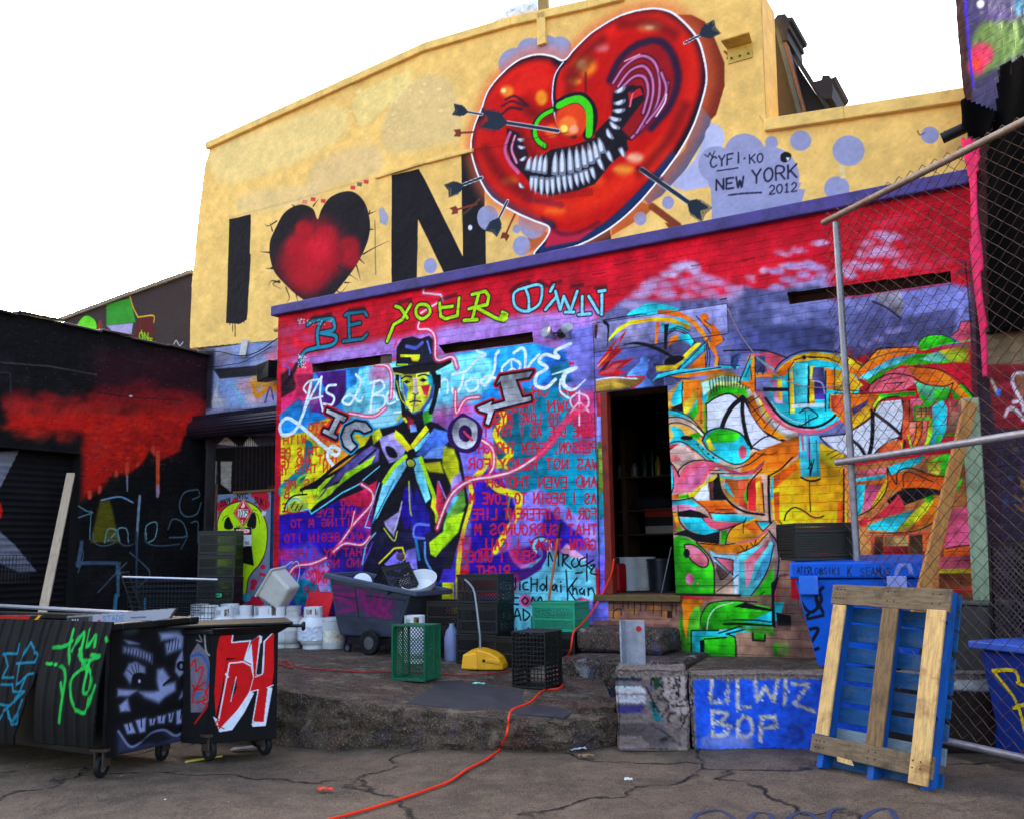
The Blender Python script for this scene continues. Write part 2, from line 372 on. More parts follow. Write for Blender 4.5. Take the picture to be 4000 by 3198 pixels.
def rough_conc(name, c0, c1, stains=()):
    s = NT(name); v = s.obj(); a = s.noise(v, 3, 9, .7, .4); b = s.noise(v, 14, 7, .72); c = s.noise(v, 70, 4, .75)
    col = s.mix(s.ramp(a, .35, .66), L4(c0), L4(c1))
    for i, (sc, cc, am) in enumerate(stains):
        m = s.N('Mapping', {'Vector': v, 'Location': (i*3.7, i*1.9, i*5.1)}).outputs[0]
        col = s.mix(s.math('MULTIPLY', s.ramp(s.noise(m, sc, 6, .65, .6), .55, .66), am), col, L4(cc))
    col = s.mix(s.math('MULTIPLY', s.ramp(b, .5, .6), .7), col, L4((22, 18, 17)))
    col = s.mix(s.math('MULTIPLY', s.ramp(c, .54, .64), .55), col, L4((170, 156, 136)))
    s.S(s.b.inputs['Base Color'], col); s.b.inputs['Roughness'].default_value = .85; s.b.inputs['Specular IOR Level'].default_value = .25
    s.S(s.b.inputs['Normal'], s.bump(s.math('ADD', b, s.math('MULTIPLY', c, .6)), 1.0, .035)); return s.m
M_DOCK = rough_conc('dock_concrete', (46, 34, 29), (112, 90, 74), ((2.2, (84, 22, 28), .6), (3.4, (156, 142, 124), .6), (5, (74, 62, 96), .4)))
M_STEP = rough_conc('step_concrete', (42, 31, 30), (92, 72, 62), ((4, (120, 40, 40), .6), (5, (60, 84, 140), .5), (6, (170, 165, 170), .6), (4, (40, 24, 50), .6)))

N_ = 220
def groundz(x, y): return 0.02*math.sin(x*1.1+.7)*math.sin(y*.9)+.012*math.sin(2.7*x+1.3*y)-.02
def build_ground():
    xs = list(np.linspace(-9, 9, 120)); ys = list(np.linspace(.4, 16, 120))
    X = [-1500, -300, -60, -20]+xs+[20, 60, 300, 1500]; Y = [-1500, -300, -60, -12]+ys+[30, 80, 300, 1500]
    vs = []; 
    for y in Y:
        for x in X: vs.append((x, y, groundz(x, y) if -9.01 < x < 9.01 and .39 < y < 16.1 else -.02))
    n = len(X); fs = [(j*n+i, j*n+i+1, (j+1)*n+i+1, (j+1)*n+i) for j in range(len(Y)-1) for i in range(n-1)]
    return MB().add(vs, fs).build('ground', M_GROUND, smooth='all')
tag(build_ground(), kind='structure')

# raised dock in front of the painted block: front edge slumps to the right
FRONT = [(-3.2, 8.2, .44), (-2.6, 7.85, .42), (-1.9, 7.55, .39), (-1.4, 7.35, .33), (-.8, 7.2, .27), (-.2, 7.1, .22), (.35, 7.05, .18), (.75, 7.3, .19)]
def dockz(x, y):
    xs = [p[0] for p in FRONT]; yf = np.interp(x, xs, [p[1] for p in FRONT]); zf = np.interp(x, xs, [p[2] for p in FRONT])
    yb = np.interp(x, [-5, -2.86, 1.5, 3], [12.9, 11.8, 9.2, 8.3]); zb = np.interp(x, [-3, -.7, 1.5], [.38, .37, .37])
    return float(zf+(zb-zf)*min(1, max(0, (y-yf)/(yb-yf))))
def dk(px, py):
    z = .3
    for _ in range(8): p = gnd(px, py, z); z = dockz(p.x, p.y)
    return Vector((p.x, p.y, z))
def build_dock():
    xs = np.linspace(-3.2, .75, 80); fx = [p[0] for p in FRONT]
    rows = []; r = random.Random(3)
    nz = vnoise(40, 80, 8, 5); nz2 = vnoise(40, 80, 18, 6)
    for k in range(14):                                 # front face from the ground up, broken and undercut
        t = k/13; row = []
        for i, x in enumerate(xs):
            yf = np.interp(x, fx, [p[1] for p in FRONT]); zf = np.interp(x, fx, [p[2] for p in FRONT])
            rough = .05*(nz[k, i]-.5)+.05*(nz2[k, i]-.5)+r.uniform(-.012, .012)*(1 if k < 12 else 1.6); rim = .012*(k == 13)
            row.append((x, yf+rough-.012*math.sin(t*3)+rim, -.05+t*(zf+.05-.012*rim*20*.5)))
        rows.append(row)
    for k in range(1, 30):
        t = k/29; row = []
        for i, x in enumerate(xs):
            yf = np.interp(x, fx, [p[1] for p in FRONT])+.06; yb = np.interp(x, [-5, -2.86, 1.5, 3], [12.9, 11.8, 9.2, 8.3])+.1
            y = yf+(yb-yf)*t; row.append((x, y, dockz(x, y)+.012*(nz[k, i]-.5)))
        rows.append(row)
    n = len(xs); vs = [p for row in rows for p in row]
    fs = [(j*n+i, j*n+i+1, (j+1)*n+i+1, (j+1)*n+i) for j in range(len(rows)-1) for i in range(n-1)]
    mb = MB().add(vs, fs)
    mb.hull8([(-7.5, 9.9, -.05), (-3.2, 8.25, -.05), (-3.2, 12.4, -.05), (-5.5, 13.2, -.05)], [(-7.5, 9.9, .36), (-3.2, 8.25, .42), (-3.2, 12.4, .38), (-5.5, 13.2, .38)])
    return mb.build('loading_dock', M_DOCK, smooth=True)
tag(build_dock(), kind='structure')

# ------------------------------------------------------------------ wall materials
M_FACADE = wallmat('painted_brick', True, .22, bstr=.75)
M_YELLOW = wallmat('painted_plaster', False, .06)
M_DARKBR = wallmat('dark_painted_brick', True, .3, bstr=.55)
M_FLAT = wallmat('painted_panel', False, .15, rough=.55)
M_BODY = pm('raw_masonry', (92, 70, 66), .85, .3, 6)
M_BLACK = pm('black_void', (6, 5, 6), .9, .2)
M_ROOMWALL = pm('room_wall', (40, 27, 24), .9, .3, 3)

exec_paint = {}
def painter(name):
    def d(f): exec_paint[name] = f; return f
    return d
BK = (16, 12, 18); WH = (236, 234, 240); TEAL = (0, 128, 158); INDI = (40, 14, 150); CY = (112, 208, 232); BLU = (24, 128, 206); PUR = (72, 20, 112); LIL = (126, 112, 218); PINK = (240, 40, 96); YLW = (250, 224, 24); LIME = (176, 226, 14); SILV = (168, 166, 176); ORG = (250, 112, 10); AQ = (30, 192, 206); GRN = (40, 178, 14); CORAL = (244, 84, 110); GOLD = (250, 172, 8); RD = (214, 18, 38)
@painter('facade')
def _(c):
    Z5 = Pen(c, 1000, 1100, 1.5393); ZL = Pen(c, 1050, 1550, 2.154); ZR = Pen(c, 1750, 1500, 1.7233); Z9 = Pen(c, 1000, 2078, 1.5393)
    Z6 = Pen(c, 2200, 1000, 2.155); Z7 = Pen(c, 3000, 800, 2.155); ZC = Pen(c, 2400, 1700, 2.155); ZE = Pen(c, 3000, 1500, 2.155); ZD = Pen(c, 2050, 2250, 2.463); Z2 = Pen(c, 1700, 0, 1.5393); Z3 = Pen(c, 2600, 0, 1.5393); ZB = Pen(c, 2200, 2078, 1.5393)
    n = vnoise(c.h, c.w, 40, 21); n2 = vnoise(c.h, c.w, 12, 22)
    c.a *= (1+.25*(n-.5)+.3*(n2-.5))[..., None]
    def cloud(pen, pts, r, col, soft, a=.8, reps=3, jit=18):       # ragged sprayed cloud
        f, c.fade = c.fade, 0
        for x, y in P(pts):
            for _i in range(reps*2): pen.dot(x+random.uniform(-jit, jit)*2, y+random.uniform(-jit, jit), r*random.uniform(.2, 1.1), col, soft*random.uniform(.5, 1.6), r*random.uniform(.15, .5), a*random.uniform(.2, .75))
        c.fade = f
    Z9.fill('100,380 2090,380 2090,900 100,900', (70, 40, 110), 10); ZB.fill('-100,400 1600,400 2500,560 2500,1000 -100,900', (92, 66, 62), 10)
    # ---------------- red band, pale clouds, grey blue (right half)
    Z6.fill('250,560 520,360 900,380 1380,340 1500,300 1800,290 2200,180 2400,900 2400,1800 250,1800', (112, 112, 168), 60)
    cloud(Z6, '560,400 640,330 720,260 780,200 860,150 940,100 1010,90 1090,100 1160,170 1240,220 1330,230 1420,290 1500,300 700,300 850,250 1000,220 1120,280 900,330 1050,340 1250,320 1400,350 620,420', 90, (190, 160, 212), 50, .6)
    cloud(Z6, '980,90 1060,70 1100,130 900,160', 60, (206, 186, 228), 40, .6)
    cloud(Z6, '1720,115 1850,100 1980,90 2090,70 1600,195', 55, (214, 190, 226), 30, .6, 3, 22)
    cloud(Z7, '130,410 250,390 400,340 460,330', 55, (208, 176, 220), 30, .7, 3, 20)
    cloud(Z7, '60,560 200,520 340,500 420,540 300,590 450,600 150,640 60,700 380,650 480,670 250,680', 80, (178, 156, 216), 40, .65)
    cloud(Z7, '640,560 720,500 780,420 860,330 950,270 1030,300 1080,260 900,420 980,380 820,520 700,600 900,520 1050,420 1120,500', 80, (206, 172, 216), 45, .6)
    cloud(Z7, '1100,480 1180,420 1200,300 1250,500 1000,160 1100,120 1350,520 1480,470', 80, (214, 60, 92), 60, .5)
    Z7.fill('-200,700 160,740 190,840 850,760 1540,660 1700,700 1760,1000 1720,1180 -300,1250', (104, 106, 168), 70)
    cloud(Z7, '60,850 200,870 330,820 480,840 120,960 300,920 650,820 760,860', 90, (140, 140, 204), 60, .6)
    Z7.fill('-300,1060 200,1010 560,1050 560,1260 -300,1260', (64, 68, 122), 60, a=.85)
    Z7.fill('660,1010 900,820 1110,960 1400,900 1600,880 1560,1100 1300,1150 700,1300', (74, 74, 122), 50, a=.9)
    Z7.fill('860,760 1110,720 1150,850 1110,950', (120, 112, 128), 10)
    Z7.line('880,815 1000,870 1120,960', 16, (34, 30, 48), 12)
    cloud(Z7, '820,1180 950,1130 1060,1070 1110,1050', 45, (160, 142, 210), 35, .7)
    Z7.fill('1545,1100 1600,1060 1625,985 1740,975 1760,1210 1620,1170', (214, 74, 100), 6)
    Z7.line('1540,1110 1600,1060 1625,985 1750,975', 8, (40, 20, 40), 4, False)
    cloud(Z7, '1650,480 1660,700 1700,900 1640,560', 40, (84, 58, 84), 30, .6)
    for x, y in P('1150,40 1500,150 1300,200 800,60 300,230 1400,350'): Z7.line([[x-60, y+10], [x, y], [x+70, y-14]], 5, (130, 12, 30), 8, a=.7)
    for x, y in P('560,50 740,10 480,70 1500,50 1560,30 900,60 300,150 520,170 1690,170 420,330 1130,80'): Z6.line([[x-50, y+8], [x, y], [x+50, y-10]], 10, (118, 8, 26), 9, a=.75)
    # ---------------- left half: lilac under the lettering
    Z5.fill('150,480 340,440 800,350 1200,260 1700,190 2050,150 2050,760 1850,760 1660,380 340,520', (150, 112, 196), 70, a=.9)
    cloud(Z5, '1150,300 1250,330 1320,270 1430,240 1540,270 1650,220 1760,230 1900,230 760,370 640,400 500,430', 60, (172, 138, 212), 50, .6)
    cloud(Z5, '200,300 260,260 180,400 250,430 320,330 420,300', 60, (190, 64, 120), 50, .5)
    cloud(Z5, '440,250 700,240 1000,200 1350,160 1650,120', 60, (196, 16, 40), 70, .5)
    Z5.fill('1860,300 2030,250 2040,760 1850,720 1800,480', (124, 120, 214), 40)
    Z5.fill('150,470 240,500 330,480 345,560 300,720 150,800', (228, 40, 78), 20)
    Z5.fill('150,560 210,520 240,620 220,700 150,700', BK, 20, a=.8); Z5.line('245,500 215,560 160,640', 26, BK, 14, a=.8)
    Z5.line('160,500 200,520 200,560', 10, (120, 90, 190), 8)
    # ---------------- script panel
    Z5.fill('345,550 1665,368 1700,380 1860,420 1870,640 1400,900 900,1000 150,960 150,800 300,700', BLU, 10)
    Z5.fill('560,560 700,500 1350,430 1420,480 1420,600 1330,720 1200,780 1000,830 600,870 520,760', CY, 30)
    Z5.fill('360,550 560,530 560,620 500,740 400,800 330,780 420,650', PUR, 12); Z5.fill('540,530 620,520 600,620 540,650', BLU, 16)
    Z5.fill('700,740 800,760 860,820 800,870 560,870 640,790', (150, 216, 236), 24, True)
    Z5.fill('230,560 345,555 330,680 200,800 150,810 150,700 260,640', (226, 34, 92), 12)
    Z5.fill('140,800 260,700 330,780 420,800 330,860 300,920 150,930', BLU, 14)
    Z5.fill('1700,390 1860,420 1900,600 1700,700 1640,660 1770,560', (30, 96, 190), 30, a=.9); Z5.fill('1770,520 1880,480 1870,600 1780,650', (10, 100, 130), 16)
    # ---------------- yellow / red writing field, left
    Z5.fill('150,930 300,900 330,860 430,820 520,830 700,880 700,980 520,1160 330,1240 150,1400', YLW, 10)
    Z5.fill('330,860 430,830 560,860 580,1000 430,1000 330,940', (244, 120, 40), 30, a=.8)
    Z5.fill('300,950 340,980 330,1080 280,1200 160,1290 140,1230 260,1120 290,1020', TEAL, 12, True); Z5.line('200,1260 260,1180 330,1130 330,1040', 14, LIME, 12, a=.8)
    Z5.fill('480,980 580,950 620,1000 560,1120 470,1180 430,1100', (250, 130, 30), 24, a=.7)
    Z5.fill('150,1240 230,1200 360,1180 330,1260 180,1400 140,1420', (190, 220, 20), 24, a=.7)
    # ---------------- indigo lower left
    Z5.fill('140,1400 300,1380 420,1300 740,1100 760,1500 700,1724 140,1724', INDI, 12)
    ZL.fill('600,790 760,700 880,640 920,780 860,900 780,930 600,870', (206, 22, 60), 24); ZL.fill('790,700 940,570 930,690 870,830', (214, 20, 50), 10)
    Z9.fill('140,140 700,60 700,460 140,460', (52, 22, 150), 10)
    Z9.fill('150,120 330,60 480,200 440,300 250,180 150,220', (96, 74, 200), 40, a=.8)
    Z9.fill('200,330 300,230 420,180 460,330 440,420 230,440', TEAL, 20); Z9.fill('250,280 330,200 440,190 440,260 340,290', (150, 130, 220), 16); Z9.fill('340,250 440,230 450,400 400,380', (186, 160, 226), 16)
    Z9.fill('150,200 220,190 260,320 200,420 150,400', (90, 120, 200), 24, a=.8)
    # ---------------- right of the figure
    Z5.fill('1180,760 1300,740 1560,780 1560,1500 1260,1724 1150,1724 1250,1300', LIL, 20)
    Z5.fill('1500,640 1850,650 2050,800 2060,1450 1850,1400 1700,1260 1560,1300 1440,1100 1420,860', TEAL, 14)
    Z5.fill('1560,1280 1700,1240 1830,1360 2060,1440 2075,1724 1280,1724 1260,1560', LIL, 20)
    ZR.fill('150,640 300,560 420,720 470,900 360,1100 230,1180 160,1340 120,1370 160,1000', INDI, 30); ZR.fill('700,820 860,950 920,1080 760,1120 640,1040 640,900', INDI, 40, True, .9)
    ZR.fill('360,1130 560,1090 640,1180 520,1260 300,1290 170,1330 200,1210', INDI, 24)
    ZR.line('330,150 380,230 320,330 380,420 420,470 340,540 290,470 240,560 190,620', 46, YLW, 16); ZR.line('240,470 300,530 400,560', 26, (210, 200, 60), 14)
    ZR.line('270,640 330,700 420,730 480,760 450,900 380,1010 320,1120', 44, YLW, 12); ZR.line('420,740 400,860 440,960', 14, LIME, 14, a=.6)
    ZR.line('140,640 160,760 110,960 80,1120 60,1330', 34, YLW, 10); ZR.fill('0,1330 80,1330 60,1724 0,1724', YLW, 10)
    ZR.fill('120,430 230,420 250,560 150,600', (120, 100, 220), 30, a=.7)
    ZR.fill('620,690 720,770 1000,1000 1000,1100 880,1000 700,860 600,800', (146, 128, 226), 24); ZR.fill('860,60 990,40 995,340 930,360 820,240 830,120', (224, 44, 110), 60, a=.85)
    ZR.line('440,880 410,1040 440,1160 520,1230 600,1200', 34, (196, 84, 180), 20); ZR.line('500,1230 620,1190 670,1130', 30, (212, 120, 200), 20)
    ZR.fill('750,1120 800,1070 940,1180 870,1200', (240, 150, 190), 12)
    # signature panel
    ZR.fill('330,1330 470,1270 680,1120 900,1180 990,1240 1000,1430 880,1530 560,1560 400,1700 330,1700 380,1500', CY, 12)
    ZR.fill('380,1560 560,1560 560,1724 380,1724', CY, 12); ZR.fill('440,1250 560,1230 660,1150 630,1240 540,1300 450,1330', (60, 20, 110), 16)
    ZR.line('580,1120 610,1080 640,1090 650,1160 600,1230 520,1290 450,1320', 30, (70, 14, 110), 6)
    ZR.line('590,1130 575,1080 620,1040 680,1060 690,1110', 22, CY, 4); ZR.line('570,1120 560,1060 620,1025 690,1045', 8, BK, 3)
    ZR.fill('880,1560 990,1430 1010,1600 900,1640', LIL, 10); ZR.fill('810,1470 900,1430 960,1450 940,1500 880,1510', (226, 60, 120), 10)
    for x in (880, 905, 935): ZR.line([[x, 1490], [x, 1530]], 7, (230, 40, 80), 2)
    for pen, x, y, r in ((Z5, 740, 560, 60), (Z5, 1120, 820, 70), (Z5, 1240, 770, 60), (Z5, 330, 700, 60), (ZL, 800, 760, 90), (ZL, 880, 1150, 60), (ZR, 950, 330, 70), (ZR, 900, 420, 60), (ZL, 140, 1330, 60), (ZL, 420, 1500, 80), (ZR, 470, 1150, 60), (Z5, 1220, 1560, 60), (Z5, 640, 1440, 60)): pen.dot(x, y, r, (236, 36, 110), r*1.3, a=.6)
    Z9.fill('600,150 1200,100 1200,430 600,430', (60, 40, 170), 20); Z9.fill('1030,330 1125,300 1125,640 1030,640', (8, 40, 44), 6); Z9.fill('1120,300 1190,300 1190,620 1120,600', YLW, 6); Z9.fill('1130,430 1180,420 1180,520 1130,520', (240, 60, 40), 20, a=.6)
    # ---------------- mirrored red writing
    RT = (222, 26, 56)
    rows = ['WE OR', 'OWN TRUTH', 'BEGIN TO LOVE MYSE', 'SOME ONE AS I TRY TO', 'PERSON, EVEN THOUGH', 'WAS NOT READY FOR', 'AND EVEN THOUGH IT', 'AS I BEGIN TO LOVE M', 'FOR A DIFFERENT LIFE.', 'THAT SURROUNDS M', 'GROW TODAY I CALL IT', 'SELF I UNDER', 'RIGHT PL', 'OUI']
    ys = [80, 180, 265, 350, 460, 570, 690, 800, 905, 1010, 1110, 1190, 1290, 1370]; x0s = [810, 800, 960, 960, 965, 975, 965, 965, 965, 965, 960, 560, 380, 180]; ad = [62, 62, 40, 40, 42, 52, 50, 43, 42, 52, 46, 42, 46, 60]
    for t, y, x, w in zip(rows, ys, x0s, ad): ZR.text(t, x, y, w, 68, 13, RT, slope=.0, mirror=True, soft=5, jit=2.5, a=.92)
    rows = [('OTTO', 430, 890, 38), ('AND WITH', 420, 960, 36), ('CON THIS PE', 480, 1030, 33), ('THAT AND YE', 470, 1085, 32), ('IN THIS YE', 440, 1140, 34), ('IS ME', 330, 1230, 40), ('B', 170, 1300, 40), ('E', 160, 1380, 40)]
    for t, x, y, w in rows: Z5.text(t, x, y, w, 46, 10, (228, 48, 40), slope=-.06, mirror=True, soft=4, jit=2, a=.9)
    rows = [('NOT GO', 850, 905, 48), ('UP HAT EVE', 840, 990, 48), ('GIVITING M TO', 810, 1075, 52), ('AND BEGIN ITO', 760, 1200, 52), ('THAT MY CIRCUM', 790, 1330, 54), ('AND NOTHING', 770, 1420, 56)]
    for t, x, y, w in rows: ZL.text(t, x, y, w, 62, 13, (206, 28, 72), slope=-.03, mirror=True, soft=5, jit=2.5, a=.85)
    Z9.text('AND', 420, 300, 46, 70, 10, RT, mirror=True, soft=4); Z9.text('TO ME', 330, 270, 34, 40, 8, RT, mirror=True, soft=4, a=.8); Z9.text('AIR', 360, 370, 36, 46, 9, RT, mirror=True, soft=5, a=.7)
    # ---------------- white script
    WS = (232, 244, 248)
    Z5.line('285,790 330,690 395,575', 14, WS, 4); Z5.line('395,575 385,690 400,775', 14, WS, 4); Z5.line('320,710 400,690', 11, WS, 4); Z5.line('385,590 320,600 285,640 300,670', 11, WS, 4); Z5.line('478,622 435,628 425,665 468,695 455,740 405,735', 14, WS, 4)
    Z5.line('330,610 300,740 270,830 230,900 160,920 145,860 190,820 260,860 330,920 420,1000 480,1040 500,1010 450,990 430,1050 470,1110', 20, WS, 6)
    Z5.line('600,560 630,600 600,680 560,740 520,720 560,680 620,720 640,700', 15, WS, 6)
    Z5.line('712,600 690,770', 15, WS, 4); Z5.line('690,612 750,595 770,640 712,682', 13, WS, 4); Z5.line('712,682 775,695 760,760 680,782', 13, WS, 4); Z5.line('785,705 832,690 818,655 788,680 795,735 838,722', 12, WS, 4); Z5.line('885,655 850,660 848,710 882,700 885,655 880,770 835,785', 12, WS, 4)
    Z5.line('1100,600 1100,670 M'.replace(' M', ''), 12, WS, 4, False); Z5.line('1100,640 1120,590 1150,600 1150,670', 12, WS, 4)
    Z5.line('1180,560 1260,540 1330,470 1380,440 1330,420', 14, WS, 6); Z5.line('1250,550 1230,640 1190,670 1180,640', 15, WS, 5); Z5.line('1290,590 1260,610 1280,660 1330,640 1330,590 1290,585', 15, WS, 5)
    Z5.line('1460,420 1440,450 1430,540 1380,620 1350,600 1400,570 1480,600 1500,580', 17, WS, 5); Z5.line('1520,480 1480,520 1490,570 1560,560 1590,500 1550,470 1515,480', 15, WS, 4); Z5.line('1535,480 1540,565', 9, WS, 3); Z5.line('1540,520 1500,555', 9, WS, 3); Z5.line('1540,520 1580,545', 9, WS, 3)
    Z5.line('1550,430 1600,400 1620,440 1620,530 1660,480 1700,440', 17, WS, 5)
    Z5.line('1890,375 1800,420 1820,460 1740,440 1700,480 1750,520 1690,560 1680,620 1740,640 1800,590', 20, WS, 5); Z5.line('1780,560 1880,530 1920,520 1860,550 1850,620 1910,650 1980,590', 30, WS, 6, taper=2); Z5.line('1830,590 1830,660 1880,700', 12, WS, 5)
    for r_ in (1.0,): Z5.line('1940,670 1990,690 2000,740 1960,775 1910,760 1890,710 1930,672', 12, (248, 200, 214), 6)
    Z5.line('1945,660 1945,860', 11, (248, 214, 226), 6); Z5.line('1945,720 1890,790', 10, (248, 200, 214), 6); Z5.line('1945,720 2000,780', 10, (248, 200, 214), 6)
    Z5.dot(1890, 495, 9, RD); Z5.dot(1905, 492, 9, RD)
    # ---------------- generic man in a brimmed hat and long jacket
    CO = '700,905 770,880 860,860 930,800 1010,830 1090,850 1200,930 1240,1090 1280,1330 1230,1520 1170,1724 700,1724 690,1500 730,1190 640,1250 520,1300 330,1400 270,1250 520,1110 640,1000'
    Z5.fill(CO, (20, 16, 26), 10)
    Z9.fill('690,0 1190,0 1130,200 1100,300 640,240', (26, 20, 50), 10)
    # arm
    ZL.fill('650,560 860,400 930,440 920,540 700,640 520,740 440,800', (84, 70, 140), 30); ZL.fill('640,640 780,560 900,480 860,560 700,660 560,770', (160, 220, 20), 12)
    ZL.fill('280,780 400,770 480,690 560,650 440,780 600,720 520,820 420,880 340,960 300,860', (176, 214, 20), 8); ZL.fill('300,810 420,820 360,940 330,930', YLW, 10); ZL.line('420,720 395,840', 12, BK, 6, taper=2); ZL.line('540,660 470,790 410,860', 14, (70, 40, 120), 8, taper=2); ZL.line('350,760 390,860', 12, (90, 60, 150), 8, taper=2)
    ZL.fill('180,860 230,820 310,840 330,930 260,960 180,960', (190, 200, 60), 8, True); ZL.line('150,930 170,880 220,850 260,870', 12, (90, 200, 230), 4); ZL.line('190,930 220,880', 9, BK, 4); ZL.line('225,950 250,900', 9, BK, 4); ZL.line('255,955 285,910', 9, BK, 4); ZL.line('130,960 150,890 210,830 320,815', 12, BK, 5)
    ZL.line('270,955 340,940 360,980 480,900 620,800 780,720', 11, (100, 210, 240), 3, False); ZL.line('790,700 930,580', 9, (100, 210, 240), 3); ZL.line('270,780 420,700 540,600 700,480 860,390', 26, BK, 8); ZL.line('760,560 900,440', 16, BK, 10)
    ZL.fill('860,300 930,260 960,330 880,400', (210, 210, 20), 14)
    # jacket planes
    Z5.fill('740,940 840,900 900,1010 880,1060 800,1090 760,1010', (170, 150, 220), 10); Z5.fill('780,990 830,1000 850,1050 800,1050', BK, 10, True)
    Z5.fill('840,890 880,920 940,1000 910,1020 830,930', YLW, 4); Z5.fill('1020,860 1040,890 945,1005 930,980', YLW, 4); Z5.fill('1040,900 1065,960 960,1020 950,1000', CY, 6); Z5.fill('1070,880 1150,900 1160,960 1050,1060 960,1040', (70, 110, 210), 14); Z5.fill('1060,1000 1150,980 1140,1060 1000,1060', (110, 150, 230), 12)
    Z5.fill('760,1220 820,1130 890,1060 920,1080 870,1170 790,1300 730,1420 700,1440', (120, 200, 230), 8); Z5.line('770,1200 830,1110 900,1050', 26, LIME, 6); Z5.line('830,1190 760,1340 700,1450', 8, TEAL, 6); Z5.line('880,1150 900,1200 830,1320 720,1440', 10, BK, 4)
    Z5.fill('940,1060 980,1050 1010,1150 1050,1300 1020,1330 960,1180', (110, 210, 230), 8); Z5.line('990,1060 1030,1180 1080,1320 1090,1440', 26, LIME, 8); Z5.fill('1060,1280 1095,1310 1080,1400 1050,1350', YLW, 8)
    Z5.fill('1130,990 1190,1000 1220,1080 1230,1200 1180,1240 1120,1100', (190, 190, 16), 16); Z5.fill('1180,1180 1230,1140 1250,1230 1200,1300 1170,1250', (160, 130, 220), 14); Z5.fill('1000,1090 1110,1080 1130,1150 1040,1140', (180, 170, 10), 14)
    Z5.fill('1180,1300 1250,1240 1260,1340 1200,1480 1120,1600 1130,1450', (120, 190, 60), 16); Z5.fill('1150,1420 1250,1380 1220,1500 1130,1600', LIME, 14); Z5.fill('1130,1330 1180,1260 1220,1290 1150,1400', (90, 170, 220), 12)
    Z5.fill('890,1250 930,1210 960,1400 900,1500 870,1400', INDI, 10); Z5.line('920,1200 930,1380 950,1400 960,1350', 10, (180, 190, 30), 4); Z5.fill('960,1230 1040,1380 1050,1500 960,1540 930,1480', (34, 24, 140), 14); Z5.line('1040,1460 960,1460 950,1530 1010,1540', 14, (110, 130, 230), 6)
    Z5.fill('770,1440 860,1380 880,1350 830,1530 780,1470', (160, 140, 200), 10); Z5.line('780,1450 830,1500 880,1320', 8, (200, 180, 220), 4); Z5.line('770,1480 830,1555 850,1500', 8, (200, 200, 40), 3)
    Z5.fill('1090,1190 1130,1290 1110,1440 1080,1360', (212, 40, 80), 8); Z5.line('1100,1200 1140,1300', 10, (160, 130, 220), 6)
    Z5.dot(930, 1090, 24, (170, 170, 60), 6); Z5.line('905,1075 930,1060 955,1080 950,1110 915,1110', 8, BK, 3, closed=True)
    Z9.line('740,185 830,95 880,90 900,150 860,190', 10, YLW, 3, False); Z9.fill('770,190 850,110 900,200 860,250', (130, 110, 220), 8); Z9.dot(870, 145, 26, (90, 60, 90), 4); Z9.line('860,180 850,240', 7, BK, 2); Z9.line('880,180 875,240', 7, BK, 2)
    Z9.fill('900,110 960,90 970,220 900,220', (140, 120, 226), 10); Z9.line('1015,60 1020,160 1060,240', 14, (90, 160, 230), 8); Z9.line('960,40 980,160', 18, (30, 130, 190), 10); Z9.fill('1040,60 1120,0 1190,10 1080,150 1050,130', LIME, 10); Z9.line('700,60 640,200', 12, (90, 60, 180), 8); Z9.line('640,190 660,80 720,0', 8, (100, 200, 230), 3)
    # collar, neck
    Z5.fill('890,770 1000,750 1010,830 940,900 900,860', (20, 16, 30), 8); Z5.fill('905,800 950,830 945,900 915,880', (150, 20, 50), 5); Z5.fill('925,860 960,855 970,900 930,905', (120, 150, 230), 5); Z5.fill('1000,790 1050,760 1060,830 1010,860', (60, 160, 40), 8); Z5.line('880,800 905,840', 14, YLW, 5); Z5.line('850,830 870,800', 14, (200, 190, 20), 5)
    # head: flat coloured planes, plain features
    Z5.fill('865,545 1050,520 1075,600 1060,700 1010,770 950,800 905,760 875,660', (40, 60, 140), 6)
    Z5.fill('870,560 960,545 950,700 940,790 905,750 880,660', (214, 214, 40), 8); Z5.fill('960,550 1040,540 1060,610 1040,700 990,770 945,790 960,700', (226, 224, 60), 8); Z5.fill('990,630 1045,620 1030,690 1010,680', (222, 30, 60), 6); Z5.fill('880,600 915,640 905,720 885,660', (40, 120, 210), 8); Z5.fill('1020,560 1060,560 1062,640 1040,620', AQ, 8)
    Z5.fill('945,580 965,580 975,670 945,680', (220, 180, 190), 6); Z5.line('875,585 900,570 935,575', 9, BK, 3); Z5.line('975,570 1010,560 1040,570', 9, BK, 3); Z5.fill('885,605 905,592 930,605 905,615', BK, 4); Z5.fill('980,595 1005,582 1032,595 1005,606', BK, 4); Z5.line('945,672 958,682 975,672', 6, (60, 20, 60), 3); Z5.line('925,725 955,718 990,722', 9, (60, 20, 50), 3); Z5.line('935,745 955,750 975,744', 8, (200, 120, 60), 4)
    Z5.line('850,560 850,640 880,720 890,800', 26, BK, 10); Z5.line('1065,540 1085,620 1070,720 1050,780', 30, BK, 10); Z5.fill('1080,560 1110,560 1110,640 1085,650', BK, 6); Z5.line('845,600 870,700 900,740', 7, (190, 190, 30), 3)
    # hat
    Z5.fill('818,520 1180,455 1175,490 1080,540 960,555 830,560', BK, 6); Z5.fill('842,510 845,400 880,345 940,330 985,345 1040,325 1075,360 1085,480', (22, 20, 40), 6); Z5.fill('868,440 985,440 985,460 975,482 940,480 930,456 868,456', YLW, 4); Z5.line('850,500 910,500', 8, LIME, 3); Z5.line('905,390 960,400 1000,370', 20, (84, 90, 190), 8); Z5.line('1030,360 1050,430', 10, (110, 130, 240), 6); Z5.line('820,550 880,560', 8, (200, 200, 40), 4)
